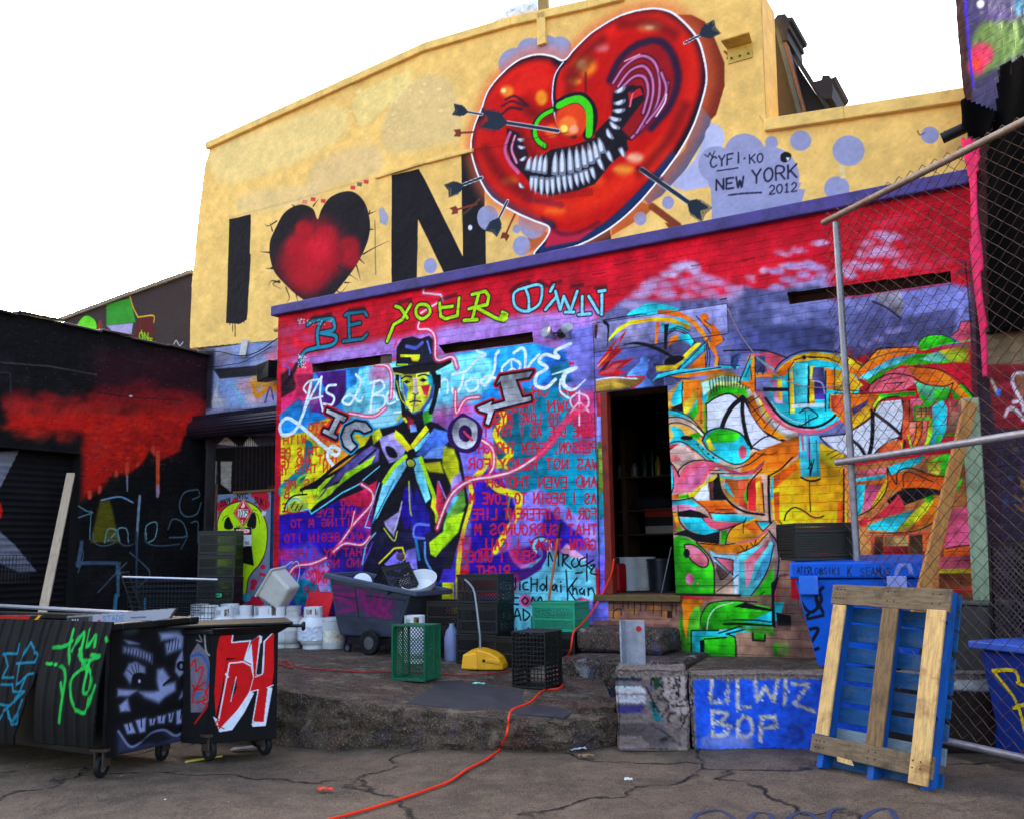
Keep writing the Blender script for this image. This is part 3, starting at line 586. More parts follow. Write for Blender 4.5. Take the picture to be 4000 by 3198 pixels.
    # pink-white squiggles
    def neon(pen, p, w, col=(244, 44, 90), sm=True):
        w *= 1.2; pen.line(p, w*2.6, col, w*1.2, sm, a=.8); pen.line(p, w*.8, (252, 214, 224), w*.5, sm)
    neon(Z5, '1015,0 1005,70 1110,80 1125,110 990,190', 11, sm=False); neon(Z5, '980,240 975,285 1040,290 1075,340 1085,470 1180,455 1210,520', 10); neon(Z5, '720,500 790,510 815,580 810,700', 9); neon(Z5, '560,790 700,810 780,760', 8); neon(Z5, '1200,660 1205,790 1260,710 1340,695', 9)
    Z5.line('830,400 860,340 930,310', 9, (240, 40, 80), 6)
    neon(Z5, '1240,880 1340,940 1420,1000 1430,1100 1400,1160', 11); neon(Z5, '1090,1480 1140,1340 1200,1250 1300,1190 1420,1170 1560,1130 1700,1040 1790,950', 12); Z5.line('1700,1040 1790,940 1850,850 1960,760', 44, (244, 50, 96), 30, a=.85)
    neon(ZL, '780,730 870,800 860,900 720,1060 620,1200 540,1300', 13); neon(ZL, '540,1300 640,1230 780,1240 850,1170', 12); neon(ZL, '720,960 690,1100', 8); neon(ZL, '480,1350 360,1400 230,1420 170,1490', 12)
    ZL.line('200,1400 240,1380 260,1450 240,1560', 7, (150, 200, 240), 4); ZL.line('130,1500 150,1420 200,1380', 6, (200, 220, 240), 4); ZL.line('855,1100 810,1090 930,720', 8, (130, 200, 240), 3, False)
    # ---------------- ICON in silver
    def sil(p, sm=False, oc=(20, 14, 26), oc2=None):
        if oc2: Z5.line(p, 44, oc2, 4, sm, closed=True)
        Z5.line(p, 26, oc, 3, sm, closed=True); Z5.fill(p, SILV, 2, sm)
    sil('425,765 545,815 530,840 505,830 465,915 490,930 480,945 400,905 410,885 440,895 480,815 420,785', oc2=RD)
    sil('690,890 660,850 600,840 540,870 515,930 530,985 570,1015 600,985 575,960 565,920 590,885 625,890 650,905', oc2=(30, 150, 200))
    Z5.line('1245,805 1330,860 1345,930 1310,1000 1240,1010 1175,960 1170,870 1235,808', 30, (50, 14, 80), 4); Z5.fill('1240,815 1320,850 1330,930 1300,990 1240,1000 1190,955 1185,870', SILV, 3, True); Z5.fill('1250,860 1290,880 1295,930 1265,960 1225,940 1220,890', (50, 14, 80), 4, True); Z5.line('1250,900 1300,950', 14, (244, 60, 100), 10)
    sil('1330,760 1420,720 1410,745 1500,720 1470,600 1445,620 1470,570 1665,540 1640,575 1560,590 1600,700 1650,690 1655,715 1430,770 1400,860 1380,850 1395,790 1345,775', oc2=RD)
    # ---------------- BE YOUR OWN
    def let(strokes, w, col, oc=BK, sm=False):
        w += 4
        for p in strokes: Z5.line(p, w+15, oc, 6, sm, a=.9)
        for p in strokes: Z5.line(p, w, col, 2, sm)
    let(['310,260 350,235 440,225 465,230', '400,230 370,300 375,400', '465,230 470,290 390,310', '390,310 480,330 460,380 360,400', '360,400 300,420 270,460 270,500'], 15, (30, 130, 160), sm=True)
    for i in range(50): Z5.dot(random.choice([random.uniform(300, 460), random.uniform(250, 290)]), random.uniform(225, 260), 3, (180, 200, 210), 1)
    for i in range(40): Z5.dot(random.uniform(255, 300), random.uniform(440, 520), 3.5, (190, 190, 196), 1)
    let(['535,205 560,200 560,345', '525,360 640,345 665,320', '560,265 625,250', '545,195 650,180 665,205'], 13, (24, 110, 140))
    let(['840,150 870,160 910,220', '930,140 880,230 830,260 790,360'], 14, LIME); let(['960,170 980,140 1030,145 1045,190 1000,225 965,205 960,170'], 14, LIME, sm=True)
    let(['1105,130 1110,210 1140,225 1210,205 1220,100', '1105,160 1180,150'], 14, LIME, sm=False); let(['1300,80 1380,60 1400,90 1390,140 1280,165', '1340,80 1300,230', '1250,235 1330,230', '1330,160 1440,220 1490,235 1510,200 1480,185'], 15, LIME, sm=False); Z5.dot(1490, 215, 26, LIME, 3)
    let(['1580,50 1700,20 1720,60 1700,140 1620,180 1560,150 1550,80 1580,50', '1620,40 1640,100 1640,180'], 12, (130, 214, 240), sm=True)
    let(['1770,60 1790,20', '1740,170 1800,100', '1800,60 1830,170 1850,90 1890,180 1930,60', '1860,185 1910,185'], 13, (130, 214, 240)); let(['1960,90 1960,190', '1940,200 2010,195', '2000,90 2060,190', '2080,80 2080,200', '2060,60 2100,55'], 13, (130, 214, 240))
    for p in ('1530,60 1580,20 1640,5', '1700,0 1760,30', '1780,10 1830,0', '1900,30 1960,20', '2040,40 2100,30', '560,170 650,165', '330,225 450,200', '860,130 930,110', '1110,110 1200,80'): Z5.line(p, 22, (20, 18, 26), 16, a=.55)
    # ---------------- signatures
    def tagl(p): ZR.line(p, 11, BK, 3)
    for p in ('675,1220 680,1130 710,1190 740,1120 745,1220', '770,1220 775,1140', '770,1145 810,1150 780,1190 830,1240', '850,1170 830,1200 850,1230 880,1210 870,1170', '920,1165 890,1180 890,1220 930,1215', '935,1140 935,1320', '935,1210 980,1180', '935,1215 970,1250', '860,1270 905,1265', '960,1220 990,1215 960,1265 1005,1280'): tagl(p)
    for p in ('320,1340 340,1300 390,1310 410,1380', '400,1300 410,1370 440,1310 M', '410,1310 450,1380 455,1300', '485,1330 485,1380', '480,1305 482,1308', '535,1330 510,1340 510,1375 540,1380', '560,1300 560,1390', '600,1310 600,1390', '560,1345 600,1340', '640,1340 620,1365 640,1385 655,1360 640,1340', '665,1290 665,1385', '720,1345 700,1365 715,1385 730,1350 735,1390', '760,1350 760,1395', '758,1325 760,1328', '795,1250 805,1420 800,1510', '870,1300 800,1390', '805,1370 850,1440 920,1510', '840,1340 842,1410', '842,1385 860,1370 870,1410', '905,1370 885,1390 905,1410 918,1380 920,1415', '945,1370 945,1420', '945,1385 970,1370 990,1420'):
        if 'M' in p: continue
        tagl(p)
    ZR.dot(520, 1455, 42, (236, 90, 150), 10)
    for p in ('395,1460 398,1462', '475,1435 440,1440 440,1475 475,1480', '520,1430 500,1455 520,1478 540,1455 520,1430', '565,1480 570,1430 595,1465 625,1430 640,1485', '690,1455 692,1470', '400,1520 430,1520 400,1550 400,1590', '440,1590 465,1510 490,1585', '450,1560 480,1555', '505,1510 510,1585 550,1550 505,1510', '570,1520 590,1545', '620,1515 590,1580', '640,1520 645,1560', '430,1650 432,1652', '455,1645 457,1647', '540,1640 545,1660'): tagl(p)
    ZR.line('325,1345 330,1310 390,1300', 12, BK, 4); ZR.line('325,1370 330,1320 400,1290 470,1300 450,1390', 30, (236, 40, 100), 26, a=.55)
    if True:
        for p in ('320,1340 340,1300 390,1310 410,1380', '410,1310 450,1380 455,1300'): tagl(p)
    Z5.fill('2045,240 2060,240 2095,1724 2060,1724', (92, 90, 214), 4); ZR.line('985,60 1005,700 1020,1400', 6, (40, 20, 60), 3, False)
    # ---------------- doorway surround and panel over it
    Z6.fill('255,570 1380,400 1390,655 830,735 260,815', (140, 136, 190), 6, a=.8); Z6.fill('262,815 830,735 850,1100 275,1150', (78, 82, 150), 8); Z6.fill('830,735 1390,655 1330,940 860,1100', (88, 86, 140), 10, a=.8)
    Z6.dot(560, 650, 120, (190, 170, 220), 80, 60, .6)
    Z6.fill('540,1000 640,900 650,860 690,850 710,880 715,950 700,1010 760,1090 690,1100 600,1110 560,1050', (92, 138, 226), 4, True); Z6.dot(717, 880, 10, (92, 138, 226))
    Z6.line('510,745 620,735 760,770 900,840 960,880', 30, BK, 14, taper=2); Z6.fill('540,500 620,440 750,395 930,430 960,460 700,500', AQ, 6, True)
    Z6.fill('380,700 450,610 560,545 760,520 900,520 1010,550 1090,600 1050,620 900,560 760,550 560,580 450,650 380,720', (250, 190, 6), 3)
    Z6.fill('790,460 880,455 980,470 1090,530 1180,620 1240,740 1240,780 1180,690 1100,590 1000,520 800,490', ORG, 3); Z6.fill('930,510 1030,540 1080,590 960,545', AQ, 3); Z6.fill('780,560 810,555 790,740 770,740', ORG, 3); Z6.fill('830,570 990,580 1060,640 920,620 830,640', AQ, 3); Z6.fill('850,580 890,570 870,790 850,790', BK, 3)
    for p in ('890,640 960,615 1050,650 1110,730', '885,660 950,630 1040,660', '895,620 980,600 1070,640', '330,545 560,505 700,490'): Z6.line(p, 9, BK, 4)
    Z6.fill('890,740 900,690 970,660 970,720 880,770', ORG, 5); Z6.fill('970,665 1060,660 1100,720 1080,760 980,710', AQ, 5); Z6.dot(980, 770, 90, (70, 66, 104), 30, 60, .8); Z6.dot(1190, 520, 36, ORG, 5)
    Z6.line('1120,510 1200,600 1270,690', 9, BK, 4); Z6.line('1180,560 1270,620 1320,700', 26, ORG, 4); Z6.line('1190,545 1300,630 1355,710 1270,770 1310,860 1310,920', 9, BK, 4, False); Z6.fill('1250,560 1320,640 1350,715 1280,765 1310,860 1300,930 1270,930 1280,840 1240,780', ORG, 4)
    Z6.fill('780,930 930,915 1080,770 1130,730 1165,735 1000,900 950,960 785,975', (252, 206, 20), 3); Z6.fill('1000,900 1200,720 1200,780 970,985', AQ, 4); Z6.line('940,985 1220,705', 9, BK, 4, False); Z6.fill('1020,970 1180,820 1200,800 1195,950', ORG, 4); Z6.fill('860,880 900,850 980,840 1020,860 950,910 860,920', BK, 8, True)
    for p in ('1200,740 1215,850 1200,940', '1215,730 1235,840 1225,945', '1190,760 1200,940'): Z6.line(p, 7, BK, 3)
    Z6.fill('740,1060 800,1000 960,960 1340,935 1340,960 960,1000 800,1030', AQ, 5); Z6.line('780,1050 920,1000 1180,960 1340,940', 9, BK, 4); Z6.fill('920,1010 1340,950 1340,990 1080,1020 930,1030', ORG, 3); Z6.line('930,1020 1040,1100 1065,1040 930,1025', 7, BK, 3, False); Z6.line('770,915 940,915', 7, BK, 3); Z6.dot(770, 922, 9, BK)
    # red spiky flower left above the door
    for p in ('280,920 400,760 525,640 440,790 470,770 400,850', '285,960 400,800 495,790 380,900', '290,1000 420,890 595,865 430,980', '300,1010 430,960 525,980 440,1020'): Z6.fill(p, (186, 26, 40), 3); Z6.line(p, 7, (226, 16, 24), 2, False)
    Z6.fill('410,770 490,670 470,730 420,800', (130, 110, 170), 2); Z6.fill('300,980 360,900 400,880 350,960', (60, 30, 40), 12); Z6.line('290,930 380,830', 8, (210, 180, 60), 5); Z6.fill('320,1000 420,920 500,900 420,980', (210, 100, 110), 16, a=.6)
    Z6.fill('275,1060 430,1020 600,1030 690,1020 640,1080 560,1110 275,1150', (150, 110, 40), 4); Z6.line('280,1045 420,1025 620,1035', 12, (230, 226, 236), 4); Z6.line('520,1020 690,1020 650,1070 580,1115', 12, (214, 14, 34), 2, False); Z6.fill('300,1080 450,1060 560,1100 330,1130', (200, 160, 50), 16, a=.7); Z6.line('270,1150 560,1120', 10, (60, 40, 30), 5)
    Z6.fill('255,560 335,545 340,700 260,690', (160, 140, 190), 4, a=.6); Z6.fill('262,580 295,575 280,700 260,690', (70, 30, 30), 5); Z6.line('350,560 380,600 370,760', 30, BK, 12, taper=1)
    for p in ('252,572 1380,402 1390,655', '255,815 830,737 1390,655', '250,575 270,1150'): Z6.line(p, 6, BK, 2, False)
    Z6.line('240,545 330,525', 14, (120, 110, 140), 4); Z6.line('1320,370 1370,360', 14, (60, 40, 60), 5)
    # strips beside the jamb
    Z6.fill('275,1160 330,1155 330,1350 285,1350', (190, 40, 60), 5); Z6.fill('285,1350 330,1350 335,1560 290,1560', (130, 130, 210), 5); Z6.fill('290,1560 330,1560 345,1724 295,1724', (110, 150, 60), 5)
    DF = Pen(c, 2320, 1750, 2.6525); DF.fill('30,0 105,0 105,430 40,520', (120, 150, 50), 6); DF.fill('40,500 105,430 105,720 60,780', (10, 130, 150), 8); DF.fill('40,760 110,700 115,1180 60,1180', (90, 120, 220), 8); DF.fill('60,1100 110,1100 110,1500 70,1510', (104, 90, 226), 6); DF.line('40,0 50,900 60,1500', 10, (30, 16, 40), 4, False)
    # ================= right mural: layered faces
    # broad fields first
    ZC.fill('435,0 1550,0 1550,780 1300,1400 480,1340 470,840', (200, 150, 130), 10)
    Z6.fill('870,1160 1000,1040 1180,1050 1240,1000 1400,960 1500,1030 1560,1100 1250,1500 1000,1724 870,1724', (220, 150, 50), 16)
    Z6.fill('1000,1050 1150,1040 1130,1140 1060,1220 1010,1300', ORG, 6); Z6.fill('1010,1240 1130,1120 1140,1200 1060,1300 1010,1370', (250, 196, 40), 16); Z6.fill('1030,1370 1130,1200 1150,1230 1060,1370', AQ, 14); Z6.fill('1060,1330 1140,1230 1140,1310 1090,1390', GRN, 14); Z6.fill('910,1250 930,1150 1000,1060 1000,1230', AQ, 8, True); Z6.fill('900,1280 1000,1240 1010,1330 930,1300', BK, 5)
    Z6.line('1005,1060 1000,1200 1015,1380', 10, BK, 4); Z6.line('1135,1120 1140,1260 1165,1400', 12, BK, 4); Z6.fill('1130,1130 1165,1100 1170,1400 1145,1390', ORG, 4); Z6.fill('1160,1180 1230,1080 1210,1250 1180,1240', AQ, 10); Z6.fill('1165,1070 1330,1010 1480,1020 1500,1060 1300,1080 1180,1180', (160, 220, 190), 14)
    # curved bands towards the door edge
    Z6.fill('860,1290 960,1300 1080,1370 1190,1490 1170,1520 1040,1430 870,1400', (210, 170, 150), 8); Z6.fill('870,1410 1000,1420 1130,1500 1180,1560 1100,1500 1000,1460 870,1450', (240, 170, 60), 8); Z6.fill('890,1290 1000,1310 1060,1360 960,1350 880,1330', AQ, 6); Z6.fill('900,1430 1000,1460 1030,1560 960,1600 880,1590 930,1510', AQ, 6, True)
    for p in ('860,1285 1000,1320 1090,1375 1190,1490', '865,1360 980,1355 1100,1410 1190,1500', '865,1420 960,1400 1080,1440 1180,1530'): Z6.line(p, 9, BK, 4)
    Z6.fill('1060,1500 1150,1480 1150,1540 1080,1540', GRN, 8); Z6.fill('870,1520 900,1520 890,1560 865,1560', RD, 3)
    Z6.fill('860,1600 920,1570 1010,1570 1110,1640 1000,1640', (232, 50, 60), 6); Z6.fill('875,1610 1100,1625 1000,1640 870,1635', BK, 4); Z6.line('870,1655 1040,1660', 7, BK, 4); Z6.fill('990,1560 1030,1560 1040,1700 1000,1700', WH, 10); Z6.fill('870,1660 1000,1665 990,1724 870,1724', (236, 110, 120), 8)
    Z6.line('870,1590 930,1570 1010,1570 1110,1620 1230,1710 1330,1760', 16, AQ, 4); Z6.fill('1010,1560 1100,1530 1220,1640 1330,1730 1250,1730 1100,1620', AQ, 5); Z6.line('865,1600 930,1562 1010,1565 1120,1640 1210,1720', 9, BK, 4); Z6.dot(1040, 1528, 52, BK, 4, 20); 
    for x, y in P('1132,1582 1175,1622 1220,1662 1262,1692'): Z6.dot(x, y, 9, BK, 2)
    # left big eye
    Z6.fill('1195,1250 1260,1110 1400,1070 1530,1110 1600,1220 1500,1170 1330,1160', GRN, 8); Z6.fill('1240,1090 1320,1060 1460,1060 1560,1120 1480,1110 1330,1090', (200, 210, 120), 8)
    Z6.fill('1210,1230 1290,1180 1400,1160 1470,1200 1540,1240 1620,1400 1720,1510 1850,1570 1760,1630 1620,1630 1560,1550 1420,1480 1215,1480', (224, 222, 236), 4); Z6.line('1200,1250 1290,1190 1400,1160 1480,1210', 14, BK, 4); Z6.line('1510,1190 1420,1270 1360,1370 1330,1470', 40, BK, 4); Z6.line('1510,1190 1510,1330 1540,1500 1580,1610', 34, BK, 4); Z6.line('1520,1200 1620,1370 1720,1490 1890,1565', 24, BK, 4); Z6.line('1590,1600 1680,1530 1740,1510', 12, BK, 4); Z6.line('1590,1610 1700,1640 1800,1620 1890,1560', 14, BK, 4); Z6.line('1205,1240 1210,1480', 9, BK, 4)
    for i in range(14):
        x = 1240+i*24; Z6.line([[x-8+i*2, 1050-40*math.sin(i/13*3)], [x+6, 1160-60*math.sin(i/13*2.6)]], 8, BK, 3)
    Z6.line('1195,1260 1195,1480', 14, GRN, 6)
    # goggle ribbon right of the eye
    Z6.fill('1540,1130 1600,1100 1700,1220 1760,1340 1960,1440 1990,1530 1880,1540 1720,1470 1600,1330', (190, 170, 150), 8); Z6.fill('1540,1200 1600,1170 1660,1320 1740,1430 1890,1530 1820,1540 1680,1460 1590,1340', ORG, 6); Z6.fill('1640,1190 1700,1230 1760,1350 1720,1370 1660,1270', (236, 180, 40), 10); Z6.fill('1760,1400 1880,1420 1960,1480 1900,1500 1800,1460', (220, 216, 226), 14); Z6.fill('1590,1120 1660,1120 1770,1310 1960,1420 2155,1450 2155,1480 1960,1450 1760,1350', (236, 110, 130), 8)
    for p in ('1560,1240 1650,1180', '1590,1310 1700,1250', '1630,1390 1720,1290', '1690,1450 1770,1350', '1760,1500 1830,1400', '1530,1190 1600,1280 1700,1400'): Z6.line(p, 8, BK, 3)
    Z6.fill('1555,850 1610,830 1620,1060 1600,1170 1560,1100 1500,1080', ORG, 4); Z6.fill('1490,1050 1590,830 1570,1060', AQ, 6); Z6.line('1480,1070 1580,830', 9, BK, 3); Z6.line('1615,835 1615,1130', 9, BK, 3); Z6.line('1530,1020 1575,920 1585,1040', 7, BK, 3, False); Z6.fill('1320,920 1480,930 1470,950 1330,945', AQ, 4); Z6.line('1325,920 1480,925', 9, BK, 3); Z6.fill('1410,840 1500,830 1450,960 1410,930', (40, 60, 110), 10); Z6.line('1420,900 1440,850 1480,830', 8, BK, 3)
    # pink arch and the round goggle
    Z6.fill('1560,830 1740,810 1860,850 1780,960 1730,1020 1700,900 1620,850', CORAL, 4); Z6.line('1350,800 1500,795 1700,800 1890,860', 12, BK, 4); Z6.fill('1620,990 1900,980 1900,1020 1620,1020', ORG, 4); Z6.fill('1620,840 1700,840 1700,980 1620,980', (60, 64, 110), 4); Z6.line('1630,860 1720,920 1780,960', 12, AQ, 4); Z6.line('1630,1000 1660,940 1680,1000 1690,960', 7, BK, 3, False)
    CX, CY_ = 2110, 1180                                       # round goggle centre in Z6
    Z6.fill('1730,1160 1760,1030 1840,920 1960,840 2110,810 2290,830 2400,900 2480,1040 2480,1200 2380,1360 2240,1440 2080,1450 1900,1400 1790,1290', AQ, 5, True)
    Z6.fill('1770,1010 1840,920 1960,840 2110,808 2290,830 2400,900 2470,1000 2400,990 2300,900 2120,870 1960,900 1880,990', (250, 180, 10), 4); Z6.fill('1770,1010 1850,920 1920,870 1940,900 1870,1010', ORG, 8); Z6.line('1780,960 1840,890 1960,820 2100,795 2290,810', 11, BK, 4); Z6.line('1940,880 2060,850 2240,860', 9, BK, 4); Z6.dot(2028, 855, 18, BK, 4)
    Z6.fill('1740,1040 1880,1040 1880,1250 1780,1230', (190, 120, 160), 8); Z6.fill('1800,1040 1840,1040 1840,1220 1810,1210', GOLD, 6); Z6.fill('1840,1040 1880,1040 1900,1250 1850,1240', AQ, 4); Z6.fill('1680,1105 1900,1110 1900,1140 1680,1140', BK, 3); Z6.fill('1910,980 1930,940 1950,1320 1910,1320', (250, 190, 20), 4); Z6.fill('1940,900 2060,910 2055,1260 1950,1260', (60, 190, 200), 4); Z6.fill('2080,930 2120,930 2120,1250 2075,1250', GOLD, 4)
    Z6.line('1895,950 1905,1330', 9, BK, 3); Z6.line('2065,930 2060,1280', 12, BK, 3); Z6.line('1940,890 1900,960', 7, BK, 3)
    Z7.fill('380,1370 470,1370 480,1480 370,1480', (70, 64, 110), 8); Z7.fill('345,1470 480,1480 490,1640 345,1640', (60, 40, 130), 6); Z7.fill('345,1480 390,1480 390,1650 345,1650', GOLD, 4); Z7.fill('475,1370 555,1390 555,1560 500,1560', ORG, 4); Z7.line('485,1400 485,1730', 12, BK, 3); Z7.line('360,1480 450,1500 480,1590', 12, WH, 8, a=.6); Z7.line('345,1390 345,1720', 10, BK, 3); Z7.fill('200,1680 480,1670 480,1700 200,1710', WH, 8, a=.8)
    Z7.line('345,1290 480,1290 600,1330', 9, BK, 4); Z7.fill('550,1380 700,1420 800,1520 700,1590 550,1560', (250, 180, 20), 8); Z7.line('555,1560 800,1570', 9, BK, 4); Z7.line('560,1370 560,1560', 8, BK, 4)
    ZE.line('-20,120 60,230 160,320 280,360 420,355 540,290 620,180 640,90', 22, BK, 4); ZE.line('-30,180 60,290 180,370 330,400 480,380 620,300', 26, CORAL, 8); ZE.line('30,150 100,240 220,310 330,330', 8, WH, 6, a=.7); ZE.line('265,240 300,215 345,205 420,265 360,300 290,345 265,345', 12, BK, 3); ZE.line('315,225 320,345', 6, BK, 2); ZE.line('345,260 345,345', 6, BK, 2)
    # right eye and its frame
    ZE.fill('520,90 930,85 900,240 860,280 720,380 640,330 520,200', ORG, 5); ZE.fill('530,100 630,90 630,250 540,230', (232, 80, 40), 6); ZE.fill('700,240 860,160 880,250 720,370', (250, 170, 20), 8); ZE.fill('700,210 850,130 830,180 720,260', (80, 50, 110), 8); ZE.line('520,90 515,210', 9, BK, 3); ZE.line('560,80 800,80 1000,55 1260,50', 10, BK, 3); ZE.fill('930,90 1240,60 1240,100 930,125', GRN, 3); ZE.fill('880,180 940,100 960,130 910,220', LIME, 4)
    ZE.fill('445,445 640,430 720,380 870,280 960,150 1120,135 1140,250 1120,420 1060,460 900,580 830,610 680,600 560,540', (226, 224, 238), 4)
    ZE.line('870,220 960,290 1060,370 1120,430', 28, BK, 4); ZE.line('880,240 880,400 870,520 850,600', 34, BK, 4); ZE.line('710,470 770,520 820,600', 28, BK, 4); ZE.line('440,440 640,420 720,380 860,280 950,140 1120,120 1140,280 1110,440', 13, BK, 4); ZE.line('440,445 520,530 640,600 760,620', 12, BK, 4)
    ZE.fill('900,580 960,510 1060,470 1140,470 1120,560 960,590', (240, 80, 30), 5); ZE.line('890,590 980,500 1080,455 1150,470 1140,560', 14, BK, 4); ZE.line('900,560 990,490 1090,460', 5, WH, 3); ZE.line('1120,490 1130,540', 10, LIME, 4)
    ZE.fill('1140,140 1220,130 1200,310 1220,320 1200,440 1130,470', (238, 80, 40), 6); ZE.fill('1190,130 1290,120 1320,180 1230,200 1220,300', CORAL, 6); ZE.fill('1190,320 1340,300 1330,480 1230,540 1190,440', (230, 110, 90), 8); ZE.fill('1240,320 1300,310 1300,460 1230,540', ORG, 8); ZE.line('1190,130 1190,310 1280,310', 8, BK, 3, False); ZE.line('1250,320 1240,440 1200,530', 8, BK, 3); ZE.line('1300,310 1290,420 1240,540', 8, BK, 3); ZE.fill('1225,185 1320,170 1330,200 1250,215 1250,280 1360,275 1360,300 1225,300', GRN, 3); ZE.fill('1250,200 1370,190 1370,275 1250,275', (180, 110, 60), 3)
    for p in ('1250,230 1360,225', '1290,200 1290,275', '1330,195 1330,275', '1250,252 1360,248'): ZE.line(p, 6, BK, 2)
    ZE.fill('1360,290 1330,480 1290,540 1350,540 1400,400 1400,280', LIME, 6); ZE.line('1180,430 1210,540', 16, LIME, 6); ZE.fill('1380,190 1470,130 1510,200 1500,380 1440,520 1340,540 1390,400', AQ, 8); ZE.fill('1420,430 1460,420 1450,500 1420,500', GRN, 5); ZE.fill('1250,30 1400,40 1540,0 1520,140 1440,140 1340,200 1280,120', GRN, 8); ZE.fill('1300,50 1420,60 1440,120 1350,140', (90, 200, 190), 16); ZE.fill('1540,30 1640,0 1700,60 1740,150 1560,130', GRN, 6)
    ZE.fill('1520,150 1700,120 1760,200 1750,400 1500,400 1530,260', (150, 100, 80), 10); ZE.fill('1600,120 1730,120 1770,200 1770,440 1730,400 1720,240 1650,170', ORG, 6); ZE.line('1640,0 1720,90 1770,190', 12, BK, 4); ZE.fill('1480,410 1770,400 1770,440 1480,440', GRN, 5, a=.7); ZE.line('1480,440 1760,430', 8, BK, 4); ZE.fill('1540,140 1600,130 1600,230 1540,230', (180, 50, 60), 10, a=.7)
    # upper right bands
    Z7.fill('650,1270 800,1350 920,1230 1050,1210 1250,1200 1260,1240 1050,1290 900,1370 770,1470 690,1400', ORG, 4); Z7.fill('600,1250 690,1290 830,1350 760,1390 640,1330', (250, 180, 20), 4); Z7.line('560,1230 700,1290 800,1350 920,1220 1060,1205 1240,1200', 12, BK, 4); Z7.fill('760,1460 900,1370 1050,1290 1250,1250 1290,1320 1100,1340 960,1390 830,1480', (80, 200, 220), 4); Z7.fill('820,1490 960,1390 1100,1340 1250,1260 1640,1230 1660,1290 1540,1330 1240,1350 1120,1350 980,1420 870,1510', GRN, 4)
    Z7.line('770,1385 860,1310 1040,1250 1230,1235', 8, (30, 60, 60), 4); Z7.fill('1280,1300 1440,1230 1560,1300 1400,1330', (120, 210, 220), 20, a=.8); Z7.fill('1440,1230 1690,1180 1700,1330 1540,1330', (180, 176, 30), 20, a=.85); Z7.fill('1265,1180 1300,1130 1400,1100 1500,1110 1580,1160 1420,1190 1300,1230', GRN, 3, True); Z7.line('1260,1180 1310,1120 1420,1095 1520,1115 1590,1160', 9, (30, 30, 40), 4); Z7.line('1300,1225 1500,1175 1830,1125', 8, (60, 236, 60), 2)
    Z7.fill('860,1530 980,1430 1110,1370 1200,1380 1240,1500 1150,1560 850,1580', (236, 90, 110), 6); Z7.fill('1160,1370 1250,1360 1460,1400 1560,1470 1660,1580 1760,1680 1640,1640 1560,1560 1400,1530 1260,1480', ORG, 5); Z7.line('1230,1365 1420,1385 1560,1450 1680,1560 1760,1660', 11, BK, 4); Z7.line('820,1570 900,1480 1040,1425 1200,1445 1320,1510 1480,1530 1560,1500', 11, BK, 4); Z7.line('1560,1500 1530,1590 1500,1640', 10, BK, 4); Z7.fill('1230,1480 1330,1520 1480,1540 1530,1530 1480,1640 1380,1670 1280,1600', (80, 180, 130), 10); Z7.fill('1400,1560 1540,1550 1500,1640 1400,1660', GRN, 8)
    for p in ('1000,1470 1100,1460', '980,1510 1150,1495', '1060,1560 1130,1500', '940,1490 990,1480'): Z7.line(p, 8, BK, 3)
    # central long face, nose strip, mouth
    ZC.fill('1310,340 1440,260 1560,180 1730,60 1930,170 1930,740 1700,770 1480,790 1400,780 1340,700 1320,520', (248, 166, 8), 6)
    ZC.fill('1150,150 1500,20 1560,0 1550,160 1420,270 1310,330 1180,320 1060,300', ORG, 12); ZC.fill('1320,350 1530,220 1540,280 1400,400 1330,460', (246, 90, 10), 14); ZC.fill('1340,480 1390,470 1390,760 1350,700', (250, 90, 20), 14); ZC.fill('1880,560 1930,540 1930,740 1870,740', (246, 90, 20), 14); ZC.fill('1730,60 1940,160 1900,260 1760,240', (220, 170, 20), 20); ZC.line('1740,150 1850,230', 60, (180, 180, 20), 40, a=.5)
    ZC.line('1300,340 1400,280 1500,180', 13, BK, 4); ZC.line('1300,340 1300,520 1310,730', 22, BK, 4); ZC.line('1330,360 1325,520', 22, AQ, 5)
    ZC.fill('1555,0 1720,0 1735,340 1570,350', (50, 180, 196), 8); ZC.line('1580,0 1590,120', 20, CORAL, 10); ZC.line('1630,0 1640,180', 30, (200, 90, 150), 12, a=.7); ZC.line('1640,20 1645,340', 8, BK, 3); ZC.line('1570,350 1620,375 1680,380 1730,365', 16, BK, 3); ZC.line('1630,280 1660,220 1650,330 1680,200', 9, BK, 3, False); ZC.line('1700,40 1710,320', 10, (30, 110, 120), 8); ZC.line('1640,380 1645,520 1650,640', 9, BK, 3)
    ZC.line('1430,710 1450,650 1510,605 1580,625 1660,680 1720,690 1760,675', 13, BK, 3); ZC.line('1390,715 1420,765', 9, BK, 3); ZC.line('1930,280 1930,730', 12, BK, 3); ZC.fill('1940,170 1960,170 1960,740 1940,740', GOLD, 4)
    for p in ('1790,160 1870,120', '1820,190 1900,150', '1850,220 1930,190'): ZC.line(p, 7, BK, 3)
    # round green and blue eye pod
    ZC.fill('745,50 780,-20 900,-60 1080,0 1140,100 1130,190 1070,235 960,230 830,160', AQ, 5, True); ZC.fill('770,30 860,-50 1000,-40 1060,0 1000,50 860,60', GRN, 8, True); ZC.fill('770,40 800,20 850,120 800,130', YLW, 10); ZC.dot(1080, 140, 34, CORAL, 14, 60); ZC.line('745,50 780,110 880,180 990,235 1080,230 1160,170 1190,140', 10, BK, 4); ZC.line('740,40 780,-30 900,-65 1060,-20 1130,80', 14, BK, 4)
    ZC.line('690,70 780,180 880,240 1000,275', 12, (60, 120, 60), 8); ZC.line('1020,275 1130,240 1260,150', 9, BK, 4); ZC.line('1200,150 1300,160 1370,140', 7, BK, 4)
